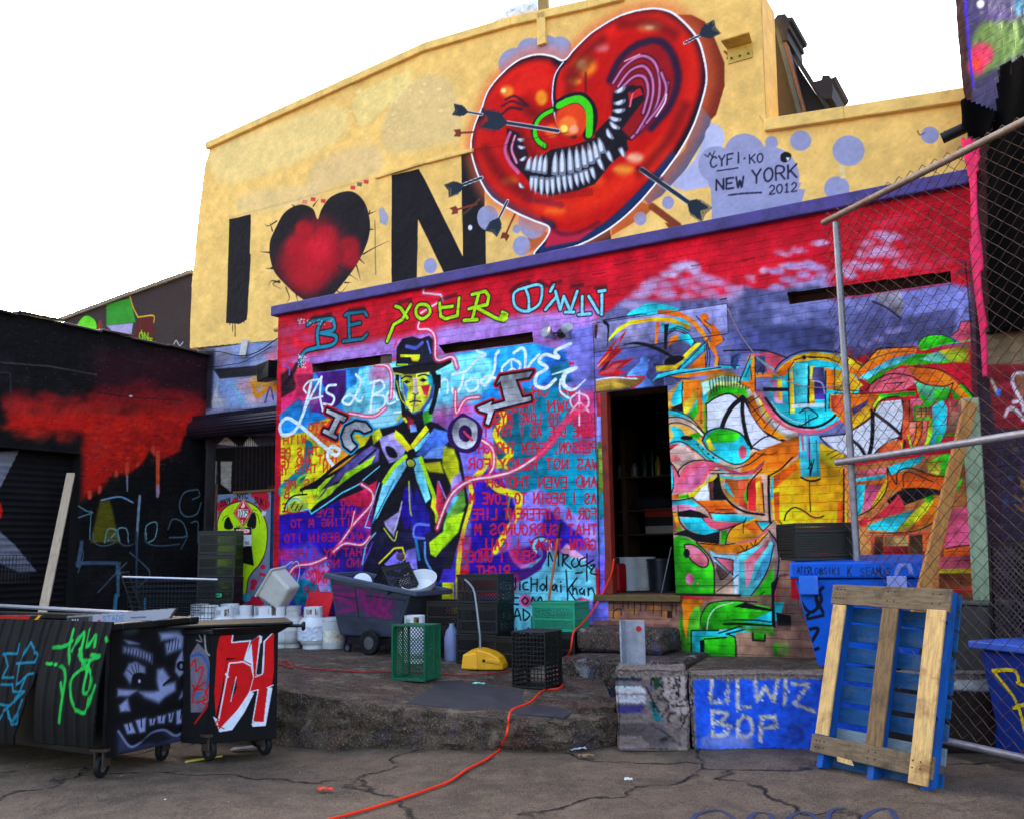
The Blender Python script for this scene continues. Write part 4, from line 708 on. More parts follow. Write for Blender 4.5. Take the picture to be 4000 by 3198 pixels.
    # pink petals
    ZC.fill('440,140 560,60 660,130 700,220 560,260 470,210', (214, 170, 160), 10); ZC.fill('470,160 540,170 560,210 480,210', (246, 110, 110), 8); ZC.fill('440,180 480,230 500,400 470,520 440,480', AQ, 5); ZC.line('470,225 495,300 495,430 465,525', 11, BK, 4)
    ZC.fill('480,235 540,330 600,250 700,215 830,215 960,275 1060,310 1180,280 1270,200 1250,260 1160,330 1000,330 860,260 790,320 740,410 640,470 500,480 500,360', CORAL, 5); ZC.fill('560,430 640,320 760,230 790,260 720,400 640,450', (238, 110, 160), 14); ZC.line('475,225 520,290 545,345 540,290 620,225 720,205 830,215', 11, BK, 4)
    ZC.fill('490,510 650,480 760,390 850,330 930,360 900,390 760,440 680,510 560,530', YLW, 8); ZC.fill('530,510 620,490 630,520 540,530', GRN, 8); ZC.fill('490,500 540,490 540,530 480,530', (250, 100, 30), 10)
    ZC.line('800,290 900,290', 8, BK, 3); ZC.line('800,315 980,318', 8, BK, 3); ZC.fill('860,260 960,310 1040,330 900,300', AQ, 8); ZC.line('880,330 940,350 1050,355 1160,340', 18, AQ, 8)
    # small face with the drooping eye
    ZC.fill('930,360 1050,370 1240,340 1260,640 1150,640 1010,560 930,470', (244, 110, 30), 8); ZC.fill('1040,380 1110,380 1120,620 1050,590', (240, 80, 50), 8); ZC.fill('1120,400 1190,360 1200,640 1130,630', (236, 30, 40), 8); ZC.fill('1190,400 1225,380 1225,640 1195,640', (250, 180, 40), 6); ZC.fill('1090,500 1130,380 1120,560 1100,560', GRN, 8); ZC.line('1120,540 1130,410 1240,280', 12, BK, 4); ZC.line('1245,400 1260,640', 12, BK, 5); ZC.fill('940,390 960,420 1010,520 960,480 920,420', AQ, 8); ZC.fill('900,400 930,460 1010,540 980,590 940,520', (170, 120, 40), 10)
    ZC.fill('670,520 740,430 830,385 830,540 690,545', WH, 5); ZC.fill('780,390 830,380 830,550 800,550', (90, 40, 40), 5); ZC.line('785,390 800,540', 5, WH, 2)
    ZC.fill('830,375 880,330 895,440 940,540 830,545', BK, 4); ZC.line('870,320 900,460 980,570 1100,640 1260,665', 20, BK, 5); ZC.fill('690,545 930,545 1010,610 1020,650 800,640', (250, 96, 10), 5); ZC.line('850,620 990,622', 7, BK, 3); ZC.line('800,645 920,655 1030,650', 10, BK, 3); ZC.line('655,525 740,590 790,640 820,700', 9, BK, 3)
    ZC.fill('465,545 650,535 720,600 620,590 465,585', AQ, 5); ZC.fill('465,585 600,575 680,600 690,640 520,620 465,630', (240, 130, 170), 8); ZC.line('465,545 560,540 660,520', 10, BK, 4); ZC.line('535,590 535,640', 7, BK, 3); ZC.fill('530,640 640,620 720,640 790,680 830,720 700,690 540,680', BK, 5); ZC.fill('820,660 1030,665 1180,680 1180,730 1040,730 840,710', AQ, 8); ZC.fill('730,690 800,690 870,730 1090,730 1080,780 820,790', CORAL, 6); ZC.line('740,690 800,780 900,790 1030,750', 9, BK, 3)
    ZC.fill('470,640 520,640 550,760 590,800 480,820', (170, 90, 70), 10); ZC.fill('490,650 520,650 560,770 530,790', (246, 150, 20), 8); ZC.fill('545,690 730,690 800,770 890,800 830,830 720,830 620,790', AQ, 5); ZC.line('535,650 560,740 640,810 760,840 860,830', 12, BK, 4); ZC.fill('480,830 600,790 740,840 890,800 880,910 740,920 620,850', BK, 5); ZC.fill('540,770 580,800 520,800', GRN, 5)
    ZC.fill('900,800 950,800 940,910 890,900', GRN, 5); ZC.fill('940,880 980,790 1060,740 1200,690 1270,790 1180,860 1000,910', (250, 160, 20), 5); ZC.fill('1080,760 1200,700 1250,780 1180,830', (246, 100, 20), 16); ZC.line('935,910 950,840 1000,770 1100,720', 10, BK, 4); ZC.line('1110,690 1085,760 1085,820', 9, BK, 3); ZC.line('1190,720 1330,725 1250,805 1190,725', 8, BK, 3, False); ZC.fill('1200,728 1310,730 1250,790', AQ, 3)
    ZC.fill('700,890 940,920 1120,900 1290,810 1200,930 1040,990 860,980 760,950', (250, 130, 10), 6); ZC.line('720,905 900,920 1010,905', 9, BK, 3); ZC.line('1050,900 1180,870 1290,790', 16, CORAL, 8); ZC.line('1030,990 1180,930 1290,820', 9, BK, 4); ZC.line('1060,925 1150,1030', 9, BK, 3); ZC.line('1120,925 1090,1030', 9, BK, 3); ZC.line('1145,900 1220,1000', 9, BK, 3); ZC.line('1190,880 1165,990', 9, BK, 3)
    # green cheek panel and lower column
    ZC.fill('475,860 560,840 660,880 750,960 830,1110 835,1260 840,1335 510,1330 490,1250', GRN, 4); ZC.fill('600,920 680,930 760,1000 790,1080 740,1105 660,1060 610,980', (246, 110, 130), 4, True); ZC.line('600,915 690,930 780,1020 785,1090 730,1105 650,1050 600,960', 12, BK, 3, closed=True); ZC.dot(610, 990, 26, BK, 4, 40); ZC.dot(635, 1205, 36, (240, 100, 150), 8, 46); ZC.dot(698, 1244, 9, (240, 100, 150), 4)
    ZC.line('690,900 790,1000 840,1120 840,1330', 12, BK, 4); ZC.fill('850,1130 1000,1200 1000,1335 850,1335', (170, 130, 110), 6); ZC.fill('800,960 860,1000 1050,1010 1050,1340 1000,1340 1000,1190 830,1050', (150, 214, 236), 6); ZC.fill('840,1020 1000,1040 995,1170', (246, 110, 130), 3); ZC.line('835,1020 1000,1045 995,1175 835,1020', 9, BK, 3, False); ZC.fill('850,1060 960,1150 890,1220', (60, 40, 40), 16, a=.7); ZC.line('860,1120 900,1210 980,1140', 8, BK, 4); ZC.line('860,1310 960,1240 1040,1170', 8, BK, 5); ZC.fill('1010,1200 1040,1180 1040,1335 1010,1335', WH, 10)
    ZC.fill('1050,1000 1190,930 1330,890 1340,1000 1280,1160 1200,1300 1120,1370 1050,1370', (80, 190, 196), 8); ZC.fill('1090,1060 1200,960 1310,860 1290,930 1180,1080 1140,1240 1110,1280', (246, 110, 130), 8); ZC.fill('1160,1240 1250,1040 1340,930 1330,1000 1260,1170', (60, 150, 190), 10)
    ZC.fill('1300,830 1370,860 1400,960 1390,1180 1350,1360 1330,1400 1350,1200 1370,1000', (130, 110, 130), 5); ZC.line('1300,800 1370,900 1385,1000 1375,1150 1350,1250', 14, BK, 4); ZC.line('1340,920 1300,1100 1230,1240 1140,1360', 10, BK, 4); ZC.fill('1300,1160 1340,1100 1340,1240 1320,1330 1230,1370 1130,1400 1240,1250', GRN, 8); ZC.line('1270,1310 1150,1380 1020,1400', 8, BK, 3); ZC.fill('1320,1240 1390,1180 1350,1320 1340,1600 1320,1600', BK, 4); ZC.line('1380,860 1420,900 1480,910', 20, BK, 10); ZC.fill('1400,900 1480,900 1490,1420 1360,1400 1390,1180', (160, 110, 90), 14); ZC.line('1390,1010 1480,1020', 14, (70, 40, 50), 16, a=.7); ZC.line('1385,1180 1460,1170', 18, (70, 40, 50), 16, a=.7)
    for p in ('495,1262 1040,1262',): ZC.line(p, 7, (30, 60, 30), 4)
    ZC.line('510,1335 840,1340 1055,1345', 22, (40, 28, 20), 8)
    # foundation below the door and the green lower letters
    ZC.fill('-180,1390 560,1375 600,1724 -180,1724', (120, 78, 66), 8); ZD.fill('800,180 1470,200 1500,470 800,420', (128, 84, 70), 8); cloud(ZD, '1050,330 1330,360 880,360 1230,300', 60, (196, 120, 40), 30, .6); ZD.line('800,255 1480,280', 7, (50, 30, 30), 4)
    for x in (850, 940, 990, 1050, 1110, 1160, 1230, 1310, 1410, 1450): ZD.line([[x, 210], [x+8, 260], [x+4, 300+((x*7) % 90)]], 9, (40, 22, 22), 4)
    ZD.line('850,400 860,330 920,310 930,370', 12, (50, 26, 22), 6); ZD.fill('1370,330 1420,330 1420,400 1370,400', (40, 24, 24), 8)
    ZD.fill('700,190 805,190 805,420 640,430 660,330', (110, 104, 214), 6)
    ZC.fill('560,1385 790,1380 730,1450 650,1560 620,1700 600,1724 590,1560', (244, 130, 20), 6); ZC.fill('540,1560 600,1540 620,1724 540,1724', (70, 150, 30), 12)
    ZC.fill('760,1385 1330,1330 1340,1724 640,1724 640,1600 700,1500', (170, 130, 100), 14); ZC.dot(690, 1540, 80, (90, 170, 50), 30, 100)
    ZC.fill('720,1560 760,1460 830,1400 1000,1390 1300,1440 1330,1480 1330,1600 740,1640', GRN, 5); ZC.line('720,1640 730,1520 790,1420 880,1395 1010,1390 1200,1400', 11, BK, 4); ZC.line('780,1630 800,1520 870,1440 1000,1405', 10, (200, 236, 190), 6); ZC.fill('1330,1400 1430,1400 1390,1560 1340,1560', AQ, 8); ZC.fill('1180,1540 1330,1470 1330,1590 1080,1560', AQ, 8); ZC.fill('1000,1440 1100,1400 1200,1430 1330,1460 1330,1480', BK, 4); ZC.line('1335,1330 1335,1600', 22, BK, 3)
    for p in ('990,1550 1180,1550 1330,1570', '920,1588 1100,1590 1330,1605'): ZC.line(p, 10, BK, 3)
    ZC.fill('640,1630 880,1640 1110,1600 1330,1610 1330,1640 1000,1680 1000,1724 640,1724', AQ, 5)
    ZB.fill('700,500 820,440 830,780 720,780', (70, 160, 30), 10); ZB.fill('720,400 820,400 760,500 740,640 720,560', (246, 124, 10), 8)
    ZB.fill('820,620 1030,620 1040,790 780,790 800,650', GRN, 6); ZB.fill('775,590 935,590 1060,570 1100,590 1030,620 835,630 835,790 780,790', AQ, 4)
    for p in ('770,790 770,588 935,588', '935,605 1060,565 1105,580 980,610 1030,625 1040,680 1035,780', '850,640 980,632'): ZB.line(p, 9, BK, 3, False)
    ZB.fill('820,650 850,640 850,790 830,790', BK, 3)
    ZB.fill('1040,600 1370,590 1390,800 1050,800', (150, 108, 86), 12); ZB.fill('1135,575 1215,575 1215,650 1140,650', GRN, 2); ZB.line('1137,575 1212,575 1212,652 1140,648', 12, BK, 3, False, closed=True); ZB.fill('1265,665 1360,665 1355,745 1265,740', (50, 150, 20), 5); ZB.fill('1050,570 1260,565 1270,620 1130,600', (80, 150, 40), 16); ZB.fill('1280,480 1370,500 1370,590 1290,580', BK, 5)
    ZB.line('1265,440 1270,565', 14, BK, 3); ZB.line('960,550 1060,545 1260,560', 8, BK, 3)
    # lower right of the wall behind the fence
    ZE.fill('650,700 1000,640 1330,600 1700,560 1760,760 1760,1724 700,1724', (214, 120, 60), 14)
    ZE.fill('730,730 1000,700 990,760 730,790', (236, 100, 110), 6); ZE.fill('740,790 990,755 980,790 740,820', AQ, 5); ZE.fill('735,815 1000,800 1000,840 735,840', ORG, 5); ZE.fill('740,845 820,840 790,1080 745,1100', AQ, 6); ZE.fill('820,840 1000,830 940,960 800,1080', (226, 80, 120), 8); ZE.fill('960,850 1000,800 1010,880 930,1010 850,1060', GOLD, 8); ZE.line('1000,710 1010,800 980,920 880,1040 750,1110', 11, BK, 4)
    ZE.fill('1010,760 1290,740 1520,770 1550,900 1400,880 1200,880 1010,890', (246, 90, 10), 8); ZE.fill('1010,690 1320,590 1280,660 1090,740 1030,760', AQ, 6); ZE.line('1000,700 1080,840 1090,740 1180,700 1290,730 1400,770 1520,770 1600,720', 11, BK, 4); ZE.line('1140,860 1140,760 1200,740 1390,820', 9, BK, 4); ZE.fill('1340,660 1470,590 1690,580 1680,640 1580,740 1450,770 1360,740', GRN, 8); ZE.fill('1340,650 1460,640 1450,760 1350,740', (180, 160, 40), 14); ZE.fill('1530,810 1640,790 1600,900 1560,900', GRN, 8)
    ZE.fill('1000,980 1090,900 1200,880 1400,890 1530,940 1330,950 1160,1010 1060,1060', BK, 10); ZE.line('1130,880 1300,875 1440,900 1560,950', 18, BK, 5); ZE.fill('940,1080 1060,970 1100,920 1140,1000 1160,1060 1000,1110 800,1170', (236, 40, 60), 8); ZE.fill('840,1190 1000,1120 1240,1050 1160,1170 1080,1240 840,1220', AQ, 6); ZE.fill('1080,1220 1240,1060 1350,960 1400,920 1390,990 1300,1120 1160,1220', (206, 200, 20), 8); ZE.fill('1310,960 1400,920 1400,960 1340,1000', GRN, 8); ZE.fill('1400,930 1550,940 1520,1080 1420,1140 1160,1250 1260,1150 1380,1020', (244, 110, 10), 8); ZE.line('1540,960 1500,1080 1400,1160 1200,1240 860,1250', 10, BK, 4); ZE.fill('750,1150 850,1110 830,1190 780,1190', (236, 30, 50), 8)
    ZE.fill('870,1270 1440,1230 1760,1060 1760,1450 870,1450', (236, 84, 50), 12); ZE.fill('900,1280 970,1280 970,1440 890,1440', (90, 50, 30), 8); ZE.fill('980,1280 1180,1270 1180,1360 980,1370', (186, 140, 80), 8); ZE.fill('1190,1270 1300,1260 1300,1430 1190,1430', (80, 50, 30), 8); ZE.fill('970,1360 1180,1360 1180,1440 970,1440', (170, 30, 40), 10); ZE.fill('1300,1260 1440,1240 1420,1380 1310,1400', (240, 90, 30), 6)
    ZE.fill('1540,1060 1700,1020 1700,1350 1480,1380', (236, 80, 120), 14); ZE.fill('1480,1390 1700,1360 1700,1430 1480,1460', (250, 90, 20), 8); ZE.fill('1440,1460 1700,1440 1700,1560 1440,1560', (190, 70, 90), 10); ZE.fill('1440,1555 1700,1550 1700,1590 1440,1590', (200, 170, 20), 8); ZE.line('1500,1380 1600,1360 1710,1350', 10, BK, 4); ZE.fill('1440,1590 1710,1590 1710,1724 1440,1724', (130, 60, 30), 10)
    Z11 = Pen(c, 3000, 2078, 1.539); Z11.fill('1110,360 1240,350 1240,520 1110,520', (150, 70, 30), 20); Z11.fill('1110,420 1220,420 1220,560 1110,560', (50, 100, 40), 24); Z11.fill('60,560 700,560 700,840 60,840', (140, 96, 80), 20, a=.6)
    Z7.fill('1690,400 1760,400 1800,1724 1720,1724', (60, 50, 60), 16, a=.75); Z7.fill('1735,-100 2100,-100 2100,4200 1850,4200 1770,1724 1740,700', (38, 24, 34), 14); Z7.line('1660,480 1690,800 1720,1200', 8, (20, 16, 24), 5)
    c.speckle(.22, 31)
@painter('yellow')
def _(c):
    Z1 = Pen(c, 600, 0, 1.5393); Z2 = Pen(c, 1700, 0, 1.5393); Z3 = Pen(c, 2600, 0, 1.5393); Z4 = Pen(c, 0, 1000, 1.5393)
    n = vnoise(c.h, c.w, 9, 41); n2 = vnoise(c.h, c.w, 40, 42)
    c.a *= (1+.10*(n-.5)+.08*(n2-.5))[..., None]
    GR = (150, 150, 186); BKK = (26, 22, 28)
    # bare / primed patches of plaster, then a broad cream area
    def patch(p, col, soft, a): Z1.fill(p, col, soft, True, a)
    patch('1400,700 1500,520 1700,450 1820,560 1850,800 1700,880 1450,920 1370,850', (214, 186, 134), 60, .6); patch('960,1000 1100,920 1300,870 1380,940 1340,1040 1100,1120 940,1150', (214, 184, 144), 60, .5); patch('500,1200 700,1130 950,1120 1000,1180 760,1260 540,1290', (226, 196, 150), 60, .45); patch('1200,600 1400,480 1560,430 1500,560 1330,700 1250,760', (240, 216, 140), 20, .6)
    patch('350,900 700,760 1100,640 1150,800 800,1000 420,1100', (238, 214, 150), 60, .5)  # broad soft cream area, upper left of the yellow
    for i in range(90):
        x, y = random.uniform(1150, 1750), random.uniform(430, 850); Z1.dot(x, y, random.uniform(3, 16), random.choice([(240, 218, 150), (222, 190, 110), (248, 228, 170)]), 4, random.uniform(3, 10), .5)
    Z1.line('460,1310 800,1220 1080,1140 1290,1080', 6, (190, 150, 90), 14, a=.5)
    # I heart N
    Z1.fill('455,1320 585,1290 582,1440 570,1740 442,1740', BKK, 3); Z4.fill('1375,-10 1508,-10 1490,330 1483,385 1440,410 1358,405', BKK, 3)
    Z1.line('452,1330 442,1740', 4, (220, 200, 70), 2, False)
    for x, l in ((1380, 20), (1398, 60), (1413, 90), (1432, 16), (1448, 10), (1465, 6)): Z4.line([[x, 395], [x+2, 395+l]], 6, BKK, 2)
    H = '985,1320 960,1260 900,1232 840,1245 780,1290 730,1380 700,1460 700,1550 730,1640 800,1720 880,1790 960,1830 1060,1790 1150,1690 1240,1560 1290,1440 1300,1330 1270,1220 1210,1160 1140,1155 1060,1190 1010,1260'
    Z1.fill(H, (30, 24, 30), 4, True); Z1.clip(H, True)
    for x, y, r in ((980, 1470, 150), (900, 1580, 150), (1010, 1560, 130), (930, 1660, 110), (1180, 1480, 60), (850, 1480, 60), (1040, 1420, 60), (900, 1380, 50), (1190, 1560, 60)): Z1.dot(x, y, r, (180, 14, 32), r*.9, a=.8)
    Z1.dot(990, 1490, 70, (224, 20, 50), 90, a=.7); Z1.c.clip()
    for p in ('740,1330 690,1360 670,1350', '715,1390 700,1340', '700,1520 640,1515', '720,1610 680,1620', '760,1700 710,1690 690,1720', '1290,1290 1340,1270', '1300,1380 1330,1380', '1260,1530 1330,1490 1420,1450', '1220,1600 1245,1690', '1240,1560 1270,1590', '1150,1700 1190,1700', '850,1245 830,1230', '960,1240 990,1200', '1300,1270 1290,1310'): Z1.line(p, 9, (40, 30, 40), 3, taper=1)
    for p in ('1720,190 1740,250 1725,280', '1780,230 1790,280', '2000,190 2050,220 2100,160', '1650,80 1600,75', '1680,150 1640,170 1690,200', '2060,110 2110,120', '2030,60 2155,150'): Z4.line(p, 8, (40, 30, 40), 3, taper=1)
    for x, y in ((910, 1215), (960, 1200), (1020, 1210), (1200, 1130), (1240, 1110), (1280, 1095)): Z1.fill([[x-14, y-12], [x+16, y-10], [x+12, y+14], [x-16, y+10]], random.choice([(206, 30, 50), (90, 70, 80), (226, 110, 110)]), 3, a=.8)
    Z1.fill('1432,1055 1595,1018 1640,1100 1860,1545 1850,930 1920,915 1990,1150 2000,1590 1745,1640 1590,1320 1583,1690 1430,1700', BKK, 3)
    Z1.line('1860,1290 1900,1260 1960,1200', 12, (120, 90, 50), 14, a=.6)
    Z1.fill('1355,1260 1380,1245 1415,1310 1400,1360 1360,1340', (160, 156, 176), 4); Z1.line('1330,1330 1335,1650', 7, (70, 60, 60), 6, a=.6)
    for x, y, r in ((1665, 1600, 40), (2010, 1310, 64)): Z1.dot(x, y, r, GR, 3, r*1.15)
    Z1.dot(1903, 1370, 13, (210, 214, 230), 2, 16)
    # bubbles and shadow of the monster heart
    for x, y, r in ((570, 310, 80), (660, 300, 90), (750, 290, 70), (480, 390, 100)): Z2.dot(x, y, r, GR, 8)
    Z2.fill('370,500 420,380 520,300 680,270 800,300 800,420 500,460', (156, 156, 198), 20)
    Z2.fill('1440,90 1540,90 1620,130 1680,230 1740,380 1740,520 1690,690 1640,740 1500,760', (122, 40, 22), 8); Z2.fill('1180,1200 1320,1240 1260,1300 1060,1420 1060,1360', (176, 90, 30), 10); Z2.fill('540,1440 640,1390 690,1400 660,1470 560,1520', (170, 90, 40), 10); Z2.line('1300,1240 1460,1360', 40, (130, 56, 30), 8); Z2.fill('1380,1340 1480,1360 1420,1400', (130, 56, 30), 6)
    Z2.fill('900,1400 1050,1370 1060,1450 880,1500', BKK, 4)
    Z2.fill('1600,640 1660,720 1640,800 1500,1030 1360,1180 1280,1230 1240,1180 1500,900', (92, 92, 120), 8)
    Z2.fill('1660,740 1720,800 1720,880 1660,880 1660,1120 1500,1150 1420,1120 1560,960', (178, 178, 214), 8); Z2.dot(1680, 830, 60, (186, 186, 220), 4, 80)
    for x, y, r in ((1690, 990, 110), (1860, 930, 125), (2000, 1070, 190), (1760, 1080, 120)): Z2.dot(x, y, r, GR, 5)
    Z2.fill('1665,1100 1960,1100 2200,1100 2150,1240 1665,1330', GR, 5); Z3.fill('270,1100 840,1140 815,1230 280,1340', GR, 5)
    for x, y, r in ((2022, 860, 38), (520, 1480, 54), (490, 1378, 24), (590, 1330, 90), (1400, 1220, 36), (1232, 1315, 38), (315, 1320, 60)): Z2.dot(x, y, r, GR, 3, r*1.2 if r > 80 else r*1.1)
    for x, y, r in ((637, 860, 38), (812, 848, 64), (1100, 908, 97), (1030, 1135, 76), (1590, 815, 54), (20, 1220, 32)): Z3.dot(x, y, r, GR, 3, r*.95)
    Z3.fill('1045,1000 1080,1000 1080,1075 1050,1075', (226, 200, 140), 6)
    # monster heart
    HB = '775,370 700,345 610,335 500,370 400,450 320,550 280,660 240,760 220,870 235,970 280,1090 350,1190 480,1270 590,1320 690,1365 670,1440 600,1530 700,1510 860,1470 1030,1380 1180,1260 1330,1090 1450,930 1540,770 1600,600 1625,460 1600,310 1560,220 1480,130 1400,75 1280,60 1120,100 960,190 850,290'
    Z2.line(HB, 110, (226, 96, 50), 90, True, a=.55, closed=True)
    Z2.line(HB, 22, (240, 240, 244), 4, True, closed=True); Z2.fill(HB, (196, 10, 8), 4, True); Z2.clip(HB, True)
    Z2.line(HB, 64, (24, 10, 30), 50, True, closed=True); Z2.line('240,1000 300,1110 400,1210 560,1290 690,1360', 40, (20, 60, 110), 20); Z2.line('640,1500 860,1440 1040,1350 1250,1150 1420,940', 44, (20, 44, 90), 26)
    for p, w, cc, sf in (('300,640 340,560 440,460 560,400 660,390', 60, (228, 26, 12), 70), ('270,780 260,900 300,1020 380,1130 520,1230 640,1290', 90, (204, 24, 14), 80), ('760,640 790,480 880,330 1010,210 1150,140 1280,120', 110, (232, 26, 12), 90), ('1350,110 1470,200 1540,330 1550,480 1500,650 1400,820 1260,1000', 90, (220, 30, 14), 80), ('1350,900 1180,1060 1000,1180 800,1260 640,1230', 120, (236, 44, 12), 90), ('480,560 560,480 650,500', 120, (230, 30, 12), 80)): Z2.line(p, w, cc, sf, a=.8)
    for x, y, rx, ry, cc in ((430, 550, 40, 34, (250, 150, 40)), (640, 590, 36, 46, (250, 160, 30)), (900, 400, 70, 60, (250, 150, 30)), (880, 390, 30, 30, (252, 236, 150)), (1290, 160, 70, 26, (250, 170, 80)), (1290, 165, 26, 12, (254, 240, 200)), (1200, 950, 50, 30, (250, 190, 150)), (1130, 1020, 60, 30, (250, 160, 50)), (450, 1090, 50, 24, (250, 130, 30)), (840, 490, 40, 24, (250, 160, 30)), (720, 1270, 60, 20, (250, 110, 20)), (1000, 290, 46, 26, (226, 110, 110)), (410, 545, 14, 14, (254, 236, 170)), (960, 1090, 60, 40, (240, 70, 20))): Z2.dot(x, y, rx, cc, rx*.9, ry, .85)
    for p in ('800,760 790,620 830,480 930,360', '1120,150 1300,140 1440,210', '300,900 400,1060 560,1180', '1500,640 1400,840 1230,1040', '520,620 600,690 690,700', '640,1000 560,900 480,760', '1000,240 880,340 800,460'): Z2.line(p, 60, (88, 4, 14), 60, a=.6)
    Z2.fill('690,1370 850,1400 960,1380 860,1450 660,1490', (190, 30, 60), 16); Z2.line('560,1200 740,1230 760,1240', 30, (120, 16, 60), 24, a=.6); Z2.line('640,1310 740,1400 860,1400 980,1340', 24, (90, 10, 40), 24, a=.7)
    for y in range(1180, 1200): pass
    # cleft
    Z2.line('775,370 730,450 712,560 720,660 740,750 780,800 840,820', 26, (24, 12, 34), 14); Z2.line('770,375 722,450 705,560 712,660 735,750 770,795', 8, (226, 220, 236), 3)
    Z2.line('905,440 905,560', 14, (70, 14, 20), 14, a=.7)
    # right eye socket spiral, pink skin folds
    Z2.fill('1040,480 1120,340 1250,260 1370,290 1440,400 1440,560 1380,700 1240,820 1170,840 1080,760 1060,620', (150, 14, 24), 30); Z2.line('1050,480 1110,360 1220,270 1350,250 1430,340 1460,480 1410,640 1300,770', 44, (44, 20, 52), 34)
    for p in ('1070,500 1140,400 1240,340 1320,380 1350,500 1330,640 1250,760 1180,830', '1100,520 1170,430 1250,400 1300,460 1310,560 1280,680 1210,800', '1130,520 1200,460 1260,470 1280,560 1250,680', '1400,500 1380,600 1320,700', '1360,440 1390,540 1350,640 1270,740'): Z2.line(p, 30, (56, 14, 40), 16); Z2.line(p, 15, (206, 110, 160), 10)
    Z2.line('1390,570 1380,620 1330,700', 10, (236, 214, 240), 8); Z2.line('1140,370 1230,330', 8, (230, 170, 210), 8)
    Z2.fill('1070,560 1180,510 1250,530 1260,600 1180,700 1120,780 1180,840 1050,860 960,900 960,800 1060,700', (26, 18, 30), 16); Z2.fill('1160,560 1230,530 1250,570 1180,600 1170,650', (190, 24, 40), 8); Z2.line('1190,550 1170,640', 12, (226, 90, 110), 4); Z2.line('1180,560 1230,520 1250,560', 10, (30, 14, 20), 6)
    # mouth
    Z2.fill('440,960 520,900 560,1000 700,900 820,880 960,830 1080,760 1150,840 1160,900 1060,980 960,1110 850,1150 700,1180 600,1150 540,1060', (24, 20, 30), 12); Z2.fill('430,770 500,800 560,930 540,1000 480,1010 430,900', (40, 14, 30), 16)
    Z2.line('450,800 420,900 450,980 500,1040', 20, (200, 90, 140), 10); Z2.line('400,690 450,650 520,660', 14, (60, 14, 34), 12); Z2.line('400,640 460,610 540,640', 12, (70, 16, 40), 12); Z2.line('420,600 480,580 560,640', 12, (60, 14, 34), 12); Z2.line('480,820 460,900 490,980', 14, (226, 130, 170), 8)
    def tooth(x, y, w, h, rot=0.0, up=False):
        t = np.array([[-.5, -.4], [-.3, -.5], [.3, -.5], [.5, -.4], [.45, .1], [0, .5], [-.45, .1]])*[w, h]
        if up: t[:, 1] *= -1
        cs, sn = math.cos(rot), math.sin(rot); t = t @ np.array([[cs, sn], [-sn, cs]])+[x, y]
        Z2.fill(t, (116, 120, 138), 3, True); t2 = (t-[x, y])*[.55, .75]+[x-w*.05, y]; Z2.fill(t2, (214, 216, 228), 8, True)
    for i, (x, y, h) in enumerate(((565, 985, 90), (600, 985, 110), (632, 985, 120), (662, 990, 120), (722, 985, 140), (765, 975, 160), (812, 965, 160), (855, 955, 150), (895, 940, 140), (932, 925, 130), (965, 905, 120), (995, 875, 100))): tooth(x, y, 34 if i < 4 else 40, h, .25-.05*i, True)
    for i, (x, y, h) in enumerate(((580, 1105, 90), (605, 1115, 110), (640, 1125, 120), (675, 1130, 120), (708, 1125, 120), (745, 1115, 120), (780, 1105, 110), (815, 1100, 100), (852, 1085, 90), (885, 1075, 90), (915, 1065, 90), (950, 1045, 80), (995, 990, 90), (1050, 945, 80), (1125, 920, 70))): tooth(x, y, 30, h, .1-.04*i if i < 12 else -.5)
    for x, y, r in ((1115, 545, -.5), (1110, 620, -.3), (1105, 670, -.1), (1080, 720, .2), (1075, 760, .6), (1045, 810, 1.0)): tooth(x, y, 74, 30, r)
    for x, y, r in ((515, 845, .1), (518, 890, .2), (530, 960, -.5), (515, 1120, .8)): tooth(x, y, 46, 22, r)
    # green hoops over the red nose
    Z2.dot(830, 720, 110, (226, 60, 20), 30, 100); Z2.dot(800, 760, 56, (250, 130, 50), 30, 60, .8); Z2.dot(775, 775, 22, (254, 220, 90), 12); Z2.dot(835, 780, 26, (250, 190, 170), 16, a=.6); Z2.dot(700, 790, 40, (250, 120, 40), 30, a=.7)
    Z2.line('740,630 800,600 870,590 920,630 945,690 940,760 920,810', 66, (24, 16, 30), 8); Z2.line('745,635 810,605 870,600 915,640 930,700 925,810', 42, (60, 206, 20), 3, True)
    Z2.line('700,665 650,690 605,740 595,800 620,850 660,885', 40, (24, 40, 20), 8); Z2.line('700,668 650,695 612,740 600,800 620,850 660,880', 24, (60, 206, 20), 3)
    for i in range(22): x = 600+i*16; Z2.line([[x, 870+8*math.sin(i)], [x+6, 900]], 6, (120, 10, 10), 6, a=.6); Z2.line([[x, 1180-2*i], [x+8, 1215-2*i]], 10, (120, 14, 16), 10, a=.6)
    Z2.line('240,900 400,880 500,850 800,800', 5, (60, 10, 10), 6, a=.5)
    Z2.c.clip()
    # arrows
    DK = (34, 44, 58)
    def arrow(a, b, w, fl=70, hi=True):
        a, b = np.array(a, float), np.array(b, float); d = (b-a)/np.linalg.norm(b-a); m = np.array([-d[1], d[0]])
        Z2.line([a, b], w+6, (220, 226, 236), 3, False); Z2.line([a, b], w, DK, 2, False)
        f = [b-d*fl*.3, b+d*fl*.15+m*fl*.42, b+d*fl+m*fl*.42, b+d*fl*.6, b+d*fl*.95-m*fl*.4, b+d*fl*.1-m*fl*.42]
        Z2.fill(f, DK, 3)
        for k in range(14):
            q = b+d*fl*(.15+.06*k); Z2.line([q, q+d*12+m*fl*.5], 4, DK, 2, False); Z2.line([q, q+d*12-m*fl*.5], 4, DK, 2, False)
